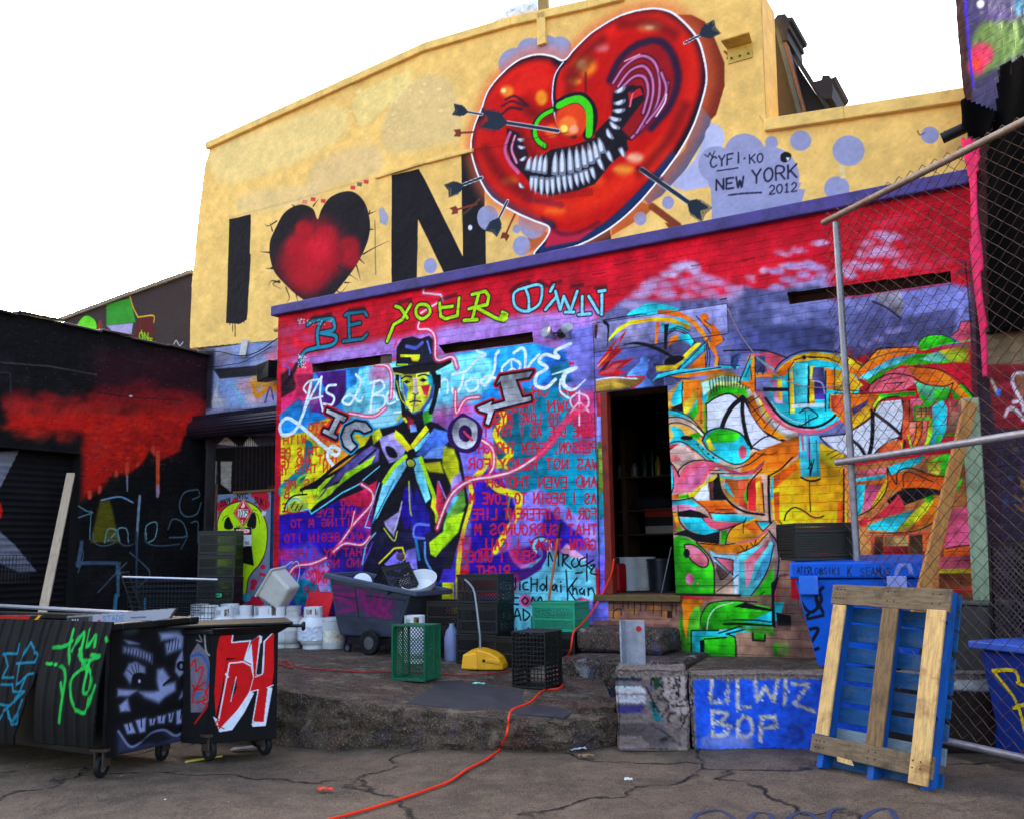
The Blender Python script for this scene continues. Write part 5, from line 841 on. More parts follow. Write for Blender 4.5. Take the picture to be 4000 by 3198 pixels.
    arrow((740, 790), (400, 735), 18, 130); arrow((280, 690), (180, 672), 10, 66); arrow((280, 1070), (150, 1120), 14, 80); arrow((436, 1210), (375, 1330), 12, 80); arrow((1500, 260), (1610, 205), 12, 90); arrow((1240, 1020), (1540, 1230), 24, 110)
    Z2.line('1215,1010 1280,1040 1360,1080', 24, (40, 20, 40), 20, a=.6)
    for a, b in (((230, 796), (160, 800)), ((480, 1290), (430, 1400)), ((250, 1230), (140, 1260)), ((1740, 310), (1760, 330))):
        Z2.line([a, b], 12, (126, 50, 34), 3, False); d = np.array(b, float)-a; d /= np.linalg.norm(d); m = np.array([-d[1], d[0]]); b = np.array(b, float); Z2.fill([b, b+m*24+d*10, b+d*50+m*20, b+d*36, b+d*50-m*20, b-m*24+d*10], (126, 50, 34), 2)
    Z2.line('0,958 60,940 160,915 230,900', 9, (170, 140, 60), 4)
    # signature
    TX = (34, 34, 60)
    Z2.text('CYFI', 1655, 1010, 50, 62, 10, TX, slope=-.17); Z2.text('.', 1850, 955, 30, 10, 12, TX); Z2.text('KO', 1890, 985, 46, 52, 9, TX, slope=-.12)
    Z2.line('1695,1030 1820,1012', 9, TX, 2); Z2.line('1620,930 1640,945 1650,920 1665,945 1680,910', 7, TX, 2, False)
    Z3.text('NEW', 305, 1145, 60, 62, 12, TX, slope=-.12); Z3.text('YORK', 520, 1105, 72, 78, 12, TX, slope=-.14); Z3.text('2012', 625, 1170, 44, 52, 9, TX, slope=-.13); Z3.line('380,1175 470,1165 575,1160', 11, TX, 2)
    Z3.fill('690,960 695,930 725,915 755,930 750,960 720,980 700,975', BKK, 2, True); Z3.fill('725,950 748,950 735,972', (230, 230, 236), 2)
    Z3.fill('1670,790 1790,760 1790,810 1690,840', BKK, 2); Z3.line('1515,790 1530,815 1560,800', 6, (60, 50, 50), 2)
    Z3.line('565,700 590,740', 10, (200, 160, 100), 3); c.speckle(.12, 51)
@painter('recess')
def _(c):
    Z4 = Pen(c, 0, 1000, 1.5393); K = Pen(c, 700, 1800, 2.155)
    Z4.fill('1180,555 1690,480 1690,900 1180,930', (150, 160, 206), 20)
    for x, y, cc in ((1290, 640, (90, 84, 120)), (1340, 600, (130, 120, 140)), (1620, 560, (214, 110, 140)), (1660, 620, (240, 120, 150)), (1450, 620, (110, 120, 170)), (1590, 540, (120, 150, 200)), (1360, 790, (140, 170, 226)), (1480, 780, (226, 160, 170)), (1560, 760, (246, 160, 40)), (1640, 790, (246, 170, 50)), (1600, 840, (190, 160, 200)), (1300, 880, (190, 186, 200)), (1420, 860, (150, 180, 230)), (1530, 850, (230, 190, 190))): Z4.dot(x, y, 60, cc, 50, 44, .8)
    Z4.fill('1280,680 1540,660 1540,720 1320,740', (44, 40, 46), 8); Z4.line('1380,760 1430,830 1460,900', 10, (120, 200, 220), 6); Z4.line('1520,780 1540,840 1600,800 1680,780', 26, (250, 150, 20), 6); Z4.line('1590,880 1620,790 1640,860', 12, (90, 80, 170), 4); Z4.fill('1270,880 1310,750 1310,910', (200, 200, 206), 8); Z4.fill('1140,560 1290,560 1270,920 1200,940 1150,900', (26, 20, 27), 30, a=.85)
    Z4.line('1180,560 1450,520 1690,480', 16, (70, 66, 72), 5); Z4.line('1180,545 1690,468', 6, (40, 36, 38), 3)
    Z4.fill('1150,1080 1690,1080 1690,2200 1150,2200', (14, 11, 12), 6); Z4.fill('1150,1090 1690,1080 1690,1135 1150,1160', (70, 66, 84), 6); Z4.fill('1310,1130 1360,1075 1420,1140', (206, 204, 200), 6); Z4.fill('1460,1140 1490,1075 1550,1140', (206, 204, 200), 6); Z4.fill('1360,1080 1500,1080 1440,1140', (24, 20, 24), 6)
    K.fill('220,0 320,0 310,600 240,600', (60, 50, 52), 8); K.fill('255,0 310,0 300,190 250,190', (206, 200, 214), 10); K.fill('345,0 440,0 430,260 345,190', (156, 146, 136), 12); K.fill('245,190 320,190 310,600 240,600', (96, 66, 50), 10); K.line('285,200 285,580', 14, (150, 140, 130), 8)
    for i in range(22): K.line([[460+i*17, -200], [455+i*17, 240]], 6, (58, 44, 42) if i % 2 else (18, 14, 16), 4, False)
    K.fill('740,200 850,200 850,240 740,235', (60, 40, 36), 4)
    c.speckle(.3, 61)
@painter('dark')
def _(c):
    Z = Pen(c, 0, 1000, 1.5393); B = Pen(c, 0, 2078, 1.5393)
    Z.fill('560,560 1250,600 1240,930 560,840', (52, 14, 26), 120, a=.8)
    for i in range(260):
        x = random.uniform(60, 1210); y = random.gauss(930, 70); hot = (y-800)/230
        Z.dot(x, y, random.uniform(30, 80), (min(206, 120+90*hot), 18+20*max(0, hot), 24), 50, random.uniform(15, 40), .4)
    Z.fill('50,960 500,960 1100,940 1180,900 1210,960 1110,1100 1085,1160 1060,1230 980,1240 960,1230 900,1240 830,1310 700,1310 600,1400 490,1460 497,1070 45,1030', (192, 22, 14), 64, a=.9)
    for i in range(160):
        x = random.uniform(500, 1100); y = random.uniform(980, 1230); Z.dot(x, y, random.uniform(8, 34), random.choice([(224, 44, 10), (176, 22, 18), (206, 30, 14), (140, 16, 20)]), 20, random.uniform(6, 14), .45)
    for x, y0, y1 in ((950, 1180, 1400), (765, 1250, 1380), (700, 1300, 1340), (830, 1250, 1310), (920, 1150, 1250), (600, 1390, 1420), (540, 1420, 1450), (1070, 1200, 1225)): Z.line([[x, y0], [x, y1]], 26, (200, 60, 40), 12, False)
    Z.fill('1110,1080 1240,1080 1240,1700 500,1700 500,1490 640,1400 660,1330 760,1320 860,1240 900,1170 960,1230 1085,1170', (9, 7, 9), 24, a=.9)
    Z.line('950,1200 950,1420', 26, (210, 70, 40), 8, False); Z.line('950,1380 950,1440', 20, (150, 130, 160), 8, False); Z.line('765,1320 765,1410', 10, (110, 120, 140), 5, False)
    for i in range(70): Z.dot(random.uniform(560, 1100), random.uniform(1000, 1300), random.uniform(3, 10), (190, 90, 80), 5, 3, .4)
    for i in range(160): Z.dot(random.uniform(20, 1200), random.uniform(360, 820), random.uniform(2, 8), (110, 104, 112), 3, 2, .5)
    Z.line('0,640 300,665 580,715', 8, (60, 56, 60), 4, False); Z.line('0,700 60,705 70,900', 6, (50, 46, 50), 5, False); Z.line('580,820 800,850 1100,870', 4, (30, 20, 26), 3); Z.dot(785, 843, 10, (200, 220, 220), 2, 5)
    W_ = (104, 150, 166)
    Z.fill('600,1470 660,1460 720,1720 545,1720', (90, 84, 10), 24, a=.9); Z.line('610,1465 720,1445 800,1480', 9, (110, 150, 190), 4); Z.line('840,1440 820,1724', 16, (110, 126, 150), 6); Z.line('455,1490 520,1530 560,1540 470,1570', 6, W_, 3, False); Z.line('550,1530 540,1700', 6, W_, 3)
    for p in ('1190,1400 1110,1420 1080,1500 1110,1560 1180,1550 1210,1480', '1160,1460 1200,1440 1190,1400', '1010,1640 1040,1580 1100,1600 1120,1680 1020,1690', '1150,1600 1190,1600 1190,1720'): Z.line(p, 8, (76, 96, 112), 4)
    for p in ('880,1700 880,1620 940,1600 930,1690 890,1720', '630,1720 650,1640 700,1650 650,1710', '720,1720 710,1640 760,1640 770,1720'): Z.line(p, 6, W_, 3)
    for p in ('560,0 570,60 620,80 690,60 640,20', '700,0 720,60 760,80 800,70', '870,0 880,60 960,80 1080,70', '480,180 700,180 720,200 710,380', '480,60 500,140 470,240', '780,120 900,240 830,330', '1130,20 1090,100', '590,360 760,180'): B.line(p, 7, (70, 84, 100), 4)
    B.line('465,185 600,182 705,185 712,380', 20, (66, 86, 112), 8, False); B.line('700,380 690,460', 26, (50, 110, 140), 8); B.line('870,400 870,460', 14, (50, 110, 140), 6); B.line('820,0 820,380', 14, (50, 62, 80), 6, False); B.line('490,60 470,200', 24, (70, 84, 110), 12)
    c.speckle(.3, 71)
@painter('shutter')
def _(c):
    Z = Pen(c, 0, 1000, 1.5393); B = Pen(c, 0, 2078, 1.5393)
    Z.fill('-200,1190 60,1170 130,1165 0,1420 -200,1700', (112, 112, 124), 6); Z.dot(-10, 1530, 40, (190, 20, 20), 8, 60); Z.fill('-100,1560 0,1640 90,1724 -100,1724', (110, 110, 126), 6); B.fill('-100,-40 20,0 110,80 235,235 130,240 -100,130', (104, 104, 120), 6)
    c.speckle(.3, 81)
@painter('rear')
def _(c):
    Z = Pen(c, 0, 1000, 1.5393)
    Z.line('780,240 800,310 830,370', 7, (200, 160, 20), 2); Z.line('830,370 920,360 925,400', 7, (200, 160, 20), 2); Z.fill('830,380 920,370 930,520 800,500', (84, 18, 20), 10); Z.line('850,450 860,500', 7, (120, 190, 20), 3); Z.text('ON', 838, 500, 30, 40, 6, (120, 190, 20), slope=.1); Z.text('ITE', 868, 515, 18, 26, 5, (120, 190, 20), slope=.2)
    Z.fill('470,430 480,390 520,360 570,390 580,440 560,450', (90, 200, 30), 4, True); Z.fill('580,440 600,380 620,420 600,450', (120, 40, 30), 6); Z.fill('640,290 780,255 800,330 815,400 640,420', (44, 140, 40), 8); Z.fill('640,420 800,405 790,480 700,480', (150, 146, 196), 8); Z.line('1045,530 1060,510 1080,540 1100,520', 6, (180, 180, 190), 2)
    Z.fill('340,400 380,380 390,410 350,410', (40, 120, 30), 6); c.speckle(.2, 91)
@painter('right')
def _(c):
    Z = Pen(c, 2600, 0, 1.5393); Q = Pen(c, 3500, 1100, 1.916)
    Z.fill('1780,-100 2300,-100 2300,700 1850,700', (62, 58, 96), 20); Z.fill('1840,230 1900,130 2155,120 2155,320 2000,400 1860,480', (110, 150, 60), 60, a=.8); Z.fill('1820,60 1900,40 2100,60 2100,120 1850,120', (70, 60, 110), 40)
    for x, y, r in ((1900, 330, 70), (1870, 400, 50)): Z.dot(x, y, r, (214, 50, 90), 50)
    Z.dot(1868, 385, 22, (250, 60, 20), 8, 34); Z.dot(2132, 72, 18, (250, 70, 20), 5); Z.dot(1890, 25, 24, (220, 220, 240), 16); Z.fill('2100,0 2300,0 2300,100 2100,90', (40, 110, 150), 30)
    for i in range(140): Z.dot(random.uniform(1840, 2250), random.uniform(-20, 560), random.uniform(3, 14), random.choice([(150, 180, 70), (90, 70, 130), (60, 40, 80), (120, 120, 140)]), 8, random.uniform(2, 7), .5)
    Z.line('1795,-50 1820,250 1850,520', 14, (70, 30, 220), 5, False)
    Q.fill('640,380 1300,380 1300,640 640,640', (110, 94, 74), 30); Q.fill('640,620 1300,620 1300,1100 640,1100', (116, 22, 34), 20)
    for i in range(40): x = random.uniform(650, 1000); y = random.uniform(640, 1100); Q.fill([[x-36, y-18], [x+36, y-20], [x+36, y+16], [x-36, y+18]], random.choice([(150, 24, 50), (90, 16, 26), (130, 30, 34), (60, 24, 40)]), 6, a=.8)
    Q.fill('650,1100 1300,1100 1300,2600 650,2600', (42, 34, 52), 20)
    for p in ('960,690 900,690 870,740 900,820 940,880', '960,1030 900,960 850,950 820,1000', '880,900 940,900 960,960'): Q.line(p, 26, (196, 190, 204), 6)
    Q.fill('890,700 1000,690 1000,860 930,860', (130, 80, 60), 12); Q.line('720,740 760,830 775,850', 22, (170, 170, 160), 6); Q.dot(772, 830, 16, (40, 110, 220), 6, 26)
    for i in range(60): Q.dot(random.uniform(660, 1000), random.uniform(1150, 1750), random.uniform(6, 24), random.choice([(30, 70, 130), (90, 40, 120), (100, 80, 50), (20, 20, 30), (60, 50, 70)]), 8, None, .6)
    for i in range(12): x = random.uniform(800, 1000); y = random.uniform(1450, 1700); Q.line([[x, y], [x+60, y+50]], 9, (150, 110, 60), 4)
    c.speckle(.3, 95)
@painter('bluewall')
def _(c):
    Z = Pen(c, 2200, 2078, 1.5393); D = Pen(c, 2050, 2250, 2.463)
    D.fill('860,800 1650,800 1650,1680 860,1680', (112, 96, 92), 10)
    n = vnoise(c.h, c.w, 30, 5); n2 = vnoise(c.h, c.w, 9, 6); c.a *= (.75+.35*n+.25*n2)[..., None]
    for i in range(90): D.dot(random.uniform(870, 1640), random.uniform(900, 1650), random.uniform(10, 50), random.choice([(70, 56, 60), (140, 130, 130), (60, 90, 110), (40, 34, 44), (150, 110, 100), (90, 70, 110)]), 16, random.uniform(6, 24), .5)
    D.fill('940,930 1100,930 1080,1010 950,1020', (196, 196, 206), 8); D.fill('990,960 1080,930 1130,990 1050,1010', (24, 40, 60), 6); D.fill('1010,1040 1080,1000 1110,1060', (20, 110, 110), 6); D.fill('950,1040 1150,1080 1150,1120 950,1110', (176, 170, 176), 6); D.line('950,1030 1080,1050 1150,1110', 8, (220, 220, 226), 3); D.fill('1010,1120 1070,1130 1060,1170 1010,1160', (40, 70, 110), 4); D.line('960,1120 1010,1190 1000,1320', 34, (170, 164, 180), 14); D.fill('1060,1130 1160,1150 1160,1210 1060,1200', (160, 156, 168), 8); D.fill('1020,1220 1160,1240 1100,1320 1020,1390', (50, 44, 100), 14)
    D.fill('1230,900 1300,900 1290,1060 1240,1090', (24, 60, 40), 10); D.fill('1180,1180 1260,1250 1330,1400 1240,1380', (30, 100, 110), 16); D.fill('1300,920 1600,940 1590,1330 1450,1320 1320,1140', (160, 140, 138), 20)
    for p in ('1220,900 1210,1150 1250,1320', '1290,1030 1330,1090 1270,1160 1310,1180', '1160,1060 1280,1290', '1310,930 1320,1060', '1380,900 1380,1040', '1440,910 1445,1050', '1480,900 1470,1160', '1390,1080 1440,1040 1380,1200', '1450,1100 1455,1260', '1480,1210 1590,1140', '1560,1030 1550,1250', '1600,900 1600,1240 1560,1310 1480,1480', '1410,1240 1530,1240', '1440,1300 1360,1350 1390,1400', '1330,1150 1380,1230 1310,1340', '1500,1230 1490,1390'): D.line(p, 15, (22, 18, 22), 5)
    D.fill('1050,1450 1180,1390 1300,1410 1460,1590 1200,1620', (84, 72, 74), 12); D.line('1210,1420 1320,1480 1440,1590', 14, (40, 50, 60), 10); D.dot(1330, 1560, 40, (40, 36, 40), 12, 24)
    # blue field with sandy lettering
    Z.fill('780,860 1640,820 2400,820 2400,1310 800,1310', (28, 80, 206), 8)
    Z.fill('780,780 2400,790 2400,850 1480,860 1300,850 1100,845 980,860 880,870 790,860', (118, 106, 104), 12)
    for i in range(60): Z.dot(random.uniform(790, 1500), random.uniform(800, 880), random.uniform(10, 30), random.choice([(60, 56, 70), (130, 120, 120), (30, 60, 160), (150, 140, 140)]), 8, 10, .6)
    for i in range(200): Z.dot(random.uniform(790, 1640), random.uniform(870, 1290), random.uniform(6, 30), random.choice([(20, 60, 180), (40, 96, 226), (26, 50, 150)]), 10, None, .35)
    SA = (196, 180, 158); Z.fill('1950,700 2600,700 2600,1400 1950,1400', (44, 34, 32), 20); Z.fill('1950,820 2600,860 2600,960 1950,930', (190, 186, 190), 14)
    for p in ('893,880 880,1020 950,1028', '988,930 980,1030', '990,893 991,900', '1045,880 1048,1060 1125,1052', '1152,885 1160,1015 1213,930 1262,1020 1288,878', '1335,895 1330,1035', '1375,912 1475,918 1385,1035 1505,1078', '893,1075 893,1225', '893,1078 985,1092 955,1138 905,1146 1005,1172 972,1222 893,1225', '1085,1105 1045,1150 1050,1220 1095,1245 1135,1200 1130,1135 1085,1105', '1190,1108 1180,1262', '1190,1112 1270,1112 1282,1165 1190,1185'):
        Z.line(p, 21, SA, 9, False, a=.95)
        q = P(p)
        for i in range(30):
            k = random.randrange(len(q)-1); t = random.random(); x, y = q[k]*(1-t)+q[k+1]*t; Z.dot(x+random.gauss(0, 8), y+random.gauss(0, 8), random.uniform(2, 6), random.choice([(226, 216, 200), (110, 92, 76), (40, 80, 190)]), 2)
    Z.fill('830,1230 1130,1210 1140,1300 820,1290', (150, 140, 176), 40, a=.6); Z.line('1360,1170 1420,1190 1430,1240 1380,1270', 30, (20, 60, 160), 14)
    c.speckle(.35, 15)
@painter('cart')
def _(c):
    Z = Pen(c, 1000, 2078, 1.5393); PK = (150, 24, 100)
    Z.dot(520, 400, 130, (110, 30, 90), 90, 60, .6); Z.dot(720, 430, 120, (110, 30, 90), 90, 60, .6)
    for p in ('450,330 590,320 600,370 470,380 600,450 480,480', '640,350 660,500', '650,360 720,330 700,430 660,440 730,510', '720,470 760,370 800,330', '740,450 800,520 690,480', '800,430 760,470'): Z.line(p, 22, PK, 18, a=.7)
    Z.line('595,300 605,540', 9, (34, 36, 46), 4, False); Z.line('600,400 450,370', 6, (34, 36, 46), 4); Z.line('660,380 900,410', 6, (34, 36, 46), 4); Z.line('470,512 900,560', 8, (30, 32, 40), 4, False); c.speckle(.25, 17)
@painter('lime')
def _(c):
    K = Pen(c, 700, 1800, 2.155); LM = (190, 232, 20)
    for x, y, r in ((370, 380, 50), (480, 330, 26), (700, 300, 60), (720, 360, 50), (640, 280, 30)): K.dot(x, y, r, (190, 30, 50), 8)
    K.line('330,440 370,400 470,330', 14, (210, 40, 60), 4); K.text('2009', 352, 380, 22, 50, 8, (20, 18, 24), slope=-.3); K.text('.', 455, 340, 20, 20, 8, (20, 18, 24)); K.text('NYC', 495, 312, 32, 44, 8, (20, 18, 24)); K.text('SUKI', 640, 350, 28, 52, 8, (20, 18, 24), slope=.35)
    BODY = '330,600 335,500 370,420 440,365 540,340 630,370 700,440 740,550 740,680 720,780 680,860 620,930 580,1000 562,1110 500,1120 400,1120 330,1000'
    K.line(BODY, 22, (150, 20, 60), 4, True, closed=True); K.line(BODY, 12, (20, 16, 20), 3, True, closed=True); K.fill(BODY, LM, 3, True)
    K.fill('385,560 390,500 420,465 440,500 462,555 430,575', (22, 20, 20), 3, True); K.line('370,500 385,470 415,455', 5, (22, 20, 20), 2); K.fill('575,540 600,470 630,430 655,470 650,550 620,568', (22, 20, 20), 3, True); K.line('640,430 670,460 683,525', 5, (22, 20, 20), 2); K.line('485,545 500,555 520,545', 6, (22, 20, 20), 2); K.line('625,405 660,415', 4, (22, 20, 20), 2)
    K.fill('480,740 560,720 615,700 635,880 560,860 480,850', (20, 18, 20), 3); K.fill('495,1120 600,1110 600,1220 495,1220', (60, 160, 190), 8); K.line('500,1150 560,1190 620,1180', 8, (20, 20, 24), 3)
    for x, y, r in ((710, 890, 22), (695, 950, 16), (720, 955, 14), (635, 1020, 30), (625, 1060, 24), (650, 1170, 44), (600, 1200, 30), (720, 1000, 12), (690, 1200, 30)): K.dot(x, y, r, (196, 30, 56), 4)
    K.line('680,880 672,1000 620,1070 600,1100', 5, (190, 30, 56), 2); K.fill('700,420 740,425 730,455 700,460', (210, 210, 214), 2); c.speckle(.15, 3)
@painter('face')
def _(c):
    Z = Pen(c, 0, 2300, 1.8748); W_ = (150, 158, 206); F0 = Z.fill; Z.fill = lambda p, c_, so=1, a=1.0: (F0(p, c_, so*4+30, False, a*.35), F0(p, c_, so*1.6+4, False, a*.85))
    for x, y, r in ((1320, 270, 90), (950, 290, 60), (1380, 400, 40)): Z.dot(x, y, r, (70, 96, 104), 60, 40, .6)
    Z.fill('1165,320 1300,310 1345,340 1330,430 1220,470 1210,400 1290,360 1180,370', W_, 24); Z.fill('905,370 960,380 1020,400 940,400', W_, 12, a=.8); Z.fill('900,420 1000,430 1110,480 1110,540 1050,510 900,460', (120, 126, 166), 20)
    for i in range(9): Z.line([[930+i*22, 425+i*7], [925+i*22, 470+i*9]], 7, (14, 13, 16), 4)
    for x in (1240, 1262, 1285, 1305): Z.line([[x, 370], [x-8, 440]], 7, (14, 13, 16), 4)
    Z.fill('905,620 940,545 990,530 1060,570 1060,610 980,620 950,690', (130, 136, 176), 16); Z.dot(1015, 655, 52, (10, 10, 12), 8, 46); Z.dot(1018, 672, 10, W_, 4, 14)
    for p in ('960,560 985,620', '985,545 1000,610', '1010,550 1015,600', '930,590 975,630'): Z.line(p, 6, (14, 13, 16), 3)
    Z.fill('1290,520 1330,450 1370,490 1360,600 1310,640 1280,600', (140, 146, 186), 14); Z.dot(1325, 560, 34, (12, 12, 14), 6, 36); Z.dot(1325, 562, 12, (110, 114, 140), 6, 20); Z.line('1340,460 1335,530', 5, (14, 13, 16), 2)
    Z.fill('1150,590 1190,580 1240,650 1200,700 1280,680 1280,740 1200,790 1160,830 1060,790 1020,750 1120,750 1160,740 1145,660', W_, 22); Z.line('1195,700 1250,650', 14, (14, 13, 16), 8); Z.line('1040,720 1110,690', 24, (14, 13, 16), 16)
    Z.fill('860,730 1000,740 940,780 860,780', W_, 16); Z.fill('870,850 930,800 950,890 880,895', W_, 14); Z.fill('1350,700 1390,670 1390,760 1310,800', W_, 14)
    Z.fill('860,930 1400,820 1400,870 860,970', (10, 10, 12), 8)
    for p in ('905,990 960,975 990,1050 930,1060', '990,960 1065,940 1060,1040 1020,1050', '1090,950 1135,945 1125,990 1095,995', '1150,930 1210,920 1200,980 1155,980', '1230,910 1270,900 1255,970 1235,970', '1290,890 1360,870 1340,980 1290,985'): Z.fill(p, W_, 10); q = P(p); Z.line([q[0]*.5+q[1]*.5+[4, 0], q.mean(0)+[0, 10]], 10, (14, 13, 16), 5)
    Z.fill('860,1030 950,1160 1060,1130 1140,1060 1210,1040 1280,1080 1400,1000 1400,1100 860,1200', (50, 54, 84), 30); Z.line('865,1040 950,1150 1040,1110 1110,1050 1200,1030 1290,1070 1390,1000', 16, W_, 14, a=.7); Z.fill('1030,1110 1110,1060 1180,1050 1250,1090 1150,1130', (14, 14, 20), 20); c.speckle(.2, 5)
@painter('lid1')
def _(c):
    Z = Pen(c, 0, 2300, 1.8748)
    for p in ('150,400 150,470 60,470 100,560 70,640 150,640', '230,390 190,520 180,560', '230,390 300,480 290,530 160,540', '180,560 180,700 250,620 290,610', '70,690 150,690 160,740', '60,830 130,840 50,960', '160,740 240,740 120,860 130,930 170,960 230,800', '130,880 150,980 190,970 200,900', '240,640 180,820'): Z.line(p, 15, (10, 120, 150), 7, False, a=.9)
    c.speckle(.3, 7)
@painter('lid2')
def _(c):
    Z = Pen(c, 0, 2300, 1.8748); G = (24, 180, 66)
    for p in ('415,425 480,420 530,380', '520,300 520,430 545,540', '545,450 600,320 610,430 600,480', '640,300 650,420 690,340 700,420', '600,440 620,510 660,520', '690,480 750,490 680,520', '600,440 660,560 680,600', '490,560 520,600 530,700 500,960', '500,680 520,760', '690,520 670,560 580,640 580,760 620,860 690,890 730,780 750,700', '680,560 720,640 710,740 670,740 680,600', '770,360 780,380'): Z.line(p, 24, G, 10, True, a=.92)
    for x, y in ((385, 540), (410, 542), (445, 548)): Z.dot(x, y, 14, G, 5)
    c.speckle(.3, 8)
@painter('red')
def _(c):
    Z = Pen(c, 0, 2300, 1.8748); RR = (196, 8, 14); W_ = (206, 208, 224)
    Z.fill('1560,930 1610,1045 1700,1030 1790,900 1860,760 1830,740 1640,980', W_, 4); Z.fill('1840,980 1850,1005 1945,1000 1995,720 1960,715 1930,960', W_, 4); Z.fill('1780,540 1850,370 1900,335 1920,345 1890,640 1800,560', W_, 4); Z.fill('1930,380 2005,320 2005,420 1990,600 1920,640', W_, 3)
    Z.fill('1590,430 1605,360 1630,310 1712,270 1700,390 1830,375 1790,510 1660,500 1620,760 1580,930 1570,760', RR, 3); Z.line('1625,310 1712,270 1698,388 1835,375 1790,515', 10, W_, 2, False)
    Z.fill('1640,640 1660,520 1760,505 1840,545 1860,640 1820,760 1740,880 1605,1025 1590,960 1640,700', RR, 3); Z.line('1600,960 1665,620 1680,540 1780,530 1840,560 1860,650', 10, W_, 2, False); Z.line('1860,640 1820,770 1740,890 1605,1035', 10, W_, 2); Z.fill('1690,820 1700,720 1730,640 1735,720', (16, 14, 18), 2); Z.line('1690,820 1730,640', 6, W_, 2)
    Z.fill('1840,380 1880,350 1900,345 1870,630 1930,610 1940,380 2005,310 2005,600 1990,710 1955,720 1930,975 1850,965 1890,735 1830,750 1860,640', RR, 3); Z.fill('1875,620 1905,400 1930,370 1915,620', (18, 16, 20), 2); Z.line('1870,640 1920,620 1935,380 2005,310', 8, W_, 2, False); Z.line('1830,750 1890,735 1850,970 1930,975', 8, W_, 2, False); Z.line('1955,720 2000,700', 7, W_, 2)
    Z.line('1655,620 1670,640', 14, W_, 4); Z.line('1600,950 1580,990 1640,1020', 8, RR, 3); c.speckle(.15, 9)
@painter('narrow')
def _(c):
    Z = Pen(c, 0, 2300, 1.8748)
    Z.fill('1395,480 1450,390 1520,460 1560,620 1540,800 1480,900 1400,900', (112, 100, 116), 8); Z.line('1400,490 1480,480 1530,580 1520,700', 16, (40, 90, 160), 6)
    for p in ('1400,560 1430,520 1440,600 1470,570 1490,590 1440,720 1410,700', '1410,830 1430,740 1500,740 1520,800 1440,830', '1550,650 1490,820 1520,850 1430,980', '1500,680 1420,740'): Z.line(p, 12, (196, 20, 24), 5)
    Z.line('1440,790 1450,760 1490,755', 14, (60, 100, 170), 6); Z.line('1500,310 1510,440 1540,480 1580,410 1560,320 1530,310 1500,330', 12, (150, 146, 140), 4, True); Z.line('1450,310 1480,380 1440,370', 8, (130, 126, 120), 4); c.speckle(.3, 10)
@painter('bin')
def _(c):
    Z = Pen(c, 3000, 2078, 1.539); D = (8, 14, 30)
    for p in ('150,350 250,480 320,410 290,330', '250,480 230,520 330,500', '200,600 300,580 240,690 190,740 300,700', '290,400 330,480', '330,330 290,380 300,450'): Z.line(p, 20, D, 8, True)
    Z.text('ATERLOO', 175, 250, 22, 40, 5, D, jit=3); Z.text('ASIK1', 310, 252, 26, 40, 6, (20, 30, 70), jit=2); Z.text('SEAMUS', 560, 258, 30, 46, 6, (20, 30, 70), jit=3); Z.text('K', 480, 262, 30, 60, 6, D)
    Z.line('770,250 790,200 840,190 860,240', 26, (130, 140, 220), 6); Z.fill('190,285 280,283 278,300 195,305', (226, 130, 120), 4); c.speckle(.15, 13)

# ------------------------------------------------------------------ painted block (storefront)
storefront = thing('storefront', 'single storey painted brick storefront with the dark open doorway and mural of a suited man', 'building', FA.M)
cf = Canvas(FA, -5.20, 2.88, .15, 4.44, .0065, RED)
cf.fade = .3
if 'facade' in exec_paint: exec_paint['facade'](cf)
pA = Pen(cf, 1000, 1100, 1.5393); pB = Pen(cf, 3000, 800, 2.155)
pA.cut('340,497 815,436 815,488 345,548'); pA.cut('1100,385 1660,305 1665,365 1135,432'); pB.cut('165,745 1530,562 1538,652 185,838')
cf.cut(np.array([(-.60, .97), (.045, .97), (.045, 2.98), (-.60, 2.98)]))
cf.mesh('front_wall', M_FACADE, storefront, 0.0, relief=.012)
b = MB(); y0, y1 = .03, .44
b.box(-5.19, 2.83, y0, y1, 0, .93); b.box(-5.19, -1.1, y0, y1, .93, 2.99); b.box(-1.1, -.61, y0, .075, .93, 2.99); b.box(.055, 2.83, y0, y1, .93, 2.99)
b.box(-5.19, 2.83, y0, y1, 2.99, 3.585); b.box(-5.19, 2.83, .26, y1, 3.585, 3.75); b.box(-5.19, 2.83, y0, y1, 3.75, 4.42)
for u0, u1 in ((-5.19, -4.62), (-3.55, -3.02), (-1.44, 1.25), (2.66, 2.83)): b.box(u0, u1, y0, .26, 3.585, 3.75)
b.build('wall_core', M_BODY, storefront)
M_CAP = pm('coping_paint', (72, 58, 128), .6, .3, 3, (38, 34, 56), .7, 5, .4, 30)
MB().box(-5.27, 2.9, -.075, .49, 4.425, 4.555).build('parapet_coping', M_CAP, storefront, bevel=.015)
M_JAMB = pm('red_brown_jamb', (124, 34, 20), .65, .35, 7, (40, 20, 18), .6, 9, .4, 30, grain=(6, 6, 1))
j = MB(); j.box(-.675, -.60, -.025, .07, .97, 2.98)
j.build('door_frame', M_JAMB, storefront, bevel=.006)
MB().box(-.80, .11, -.06, .42, .905, .967).build('door_sill', pm('sill_wood', (96, 76, 44), .75, .3, 9, (40, 30, 20), .6, 8, grain=(1, 6, 6)), storefront, bevel=.008)
r = MB(); r.box(-2.2, 1.8, .45, 3.2, .90, .96); r.box(-2.2, 1.8, 3.2, 3.3, .9, 3.5); r.box(-2.3, -2.2, .45, 3.3, .9, 3.5); r.box(1.8, 1.9, .45, 3.3, .9, 3.5); r.box(-2.3, 1.9, .45, 3.3, 3.4, 3.5)
r.build('room_shell', M_ROOMWALL, storefront)

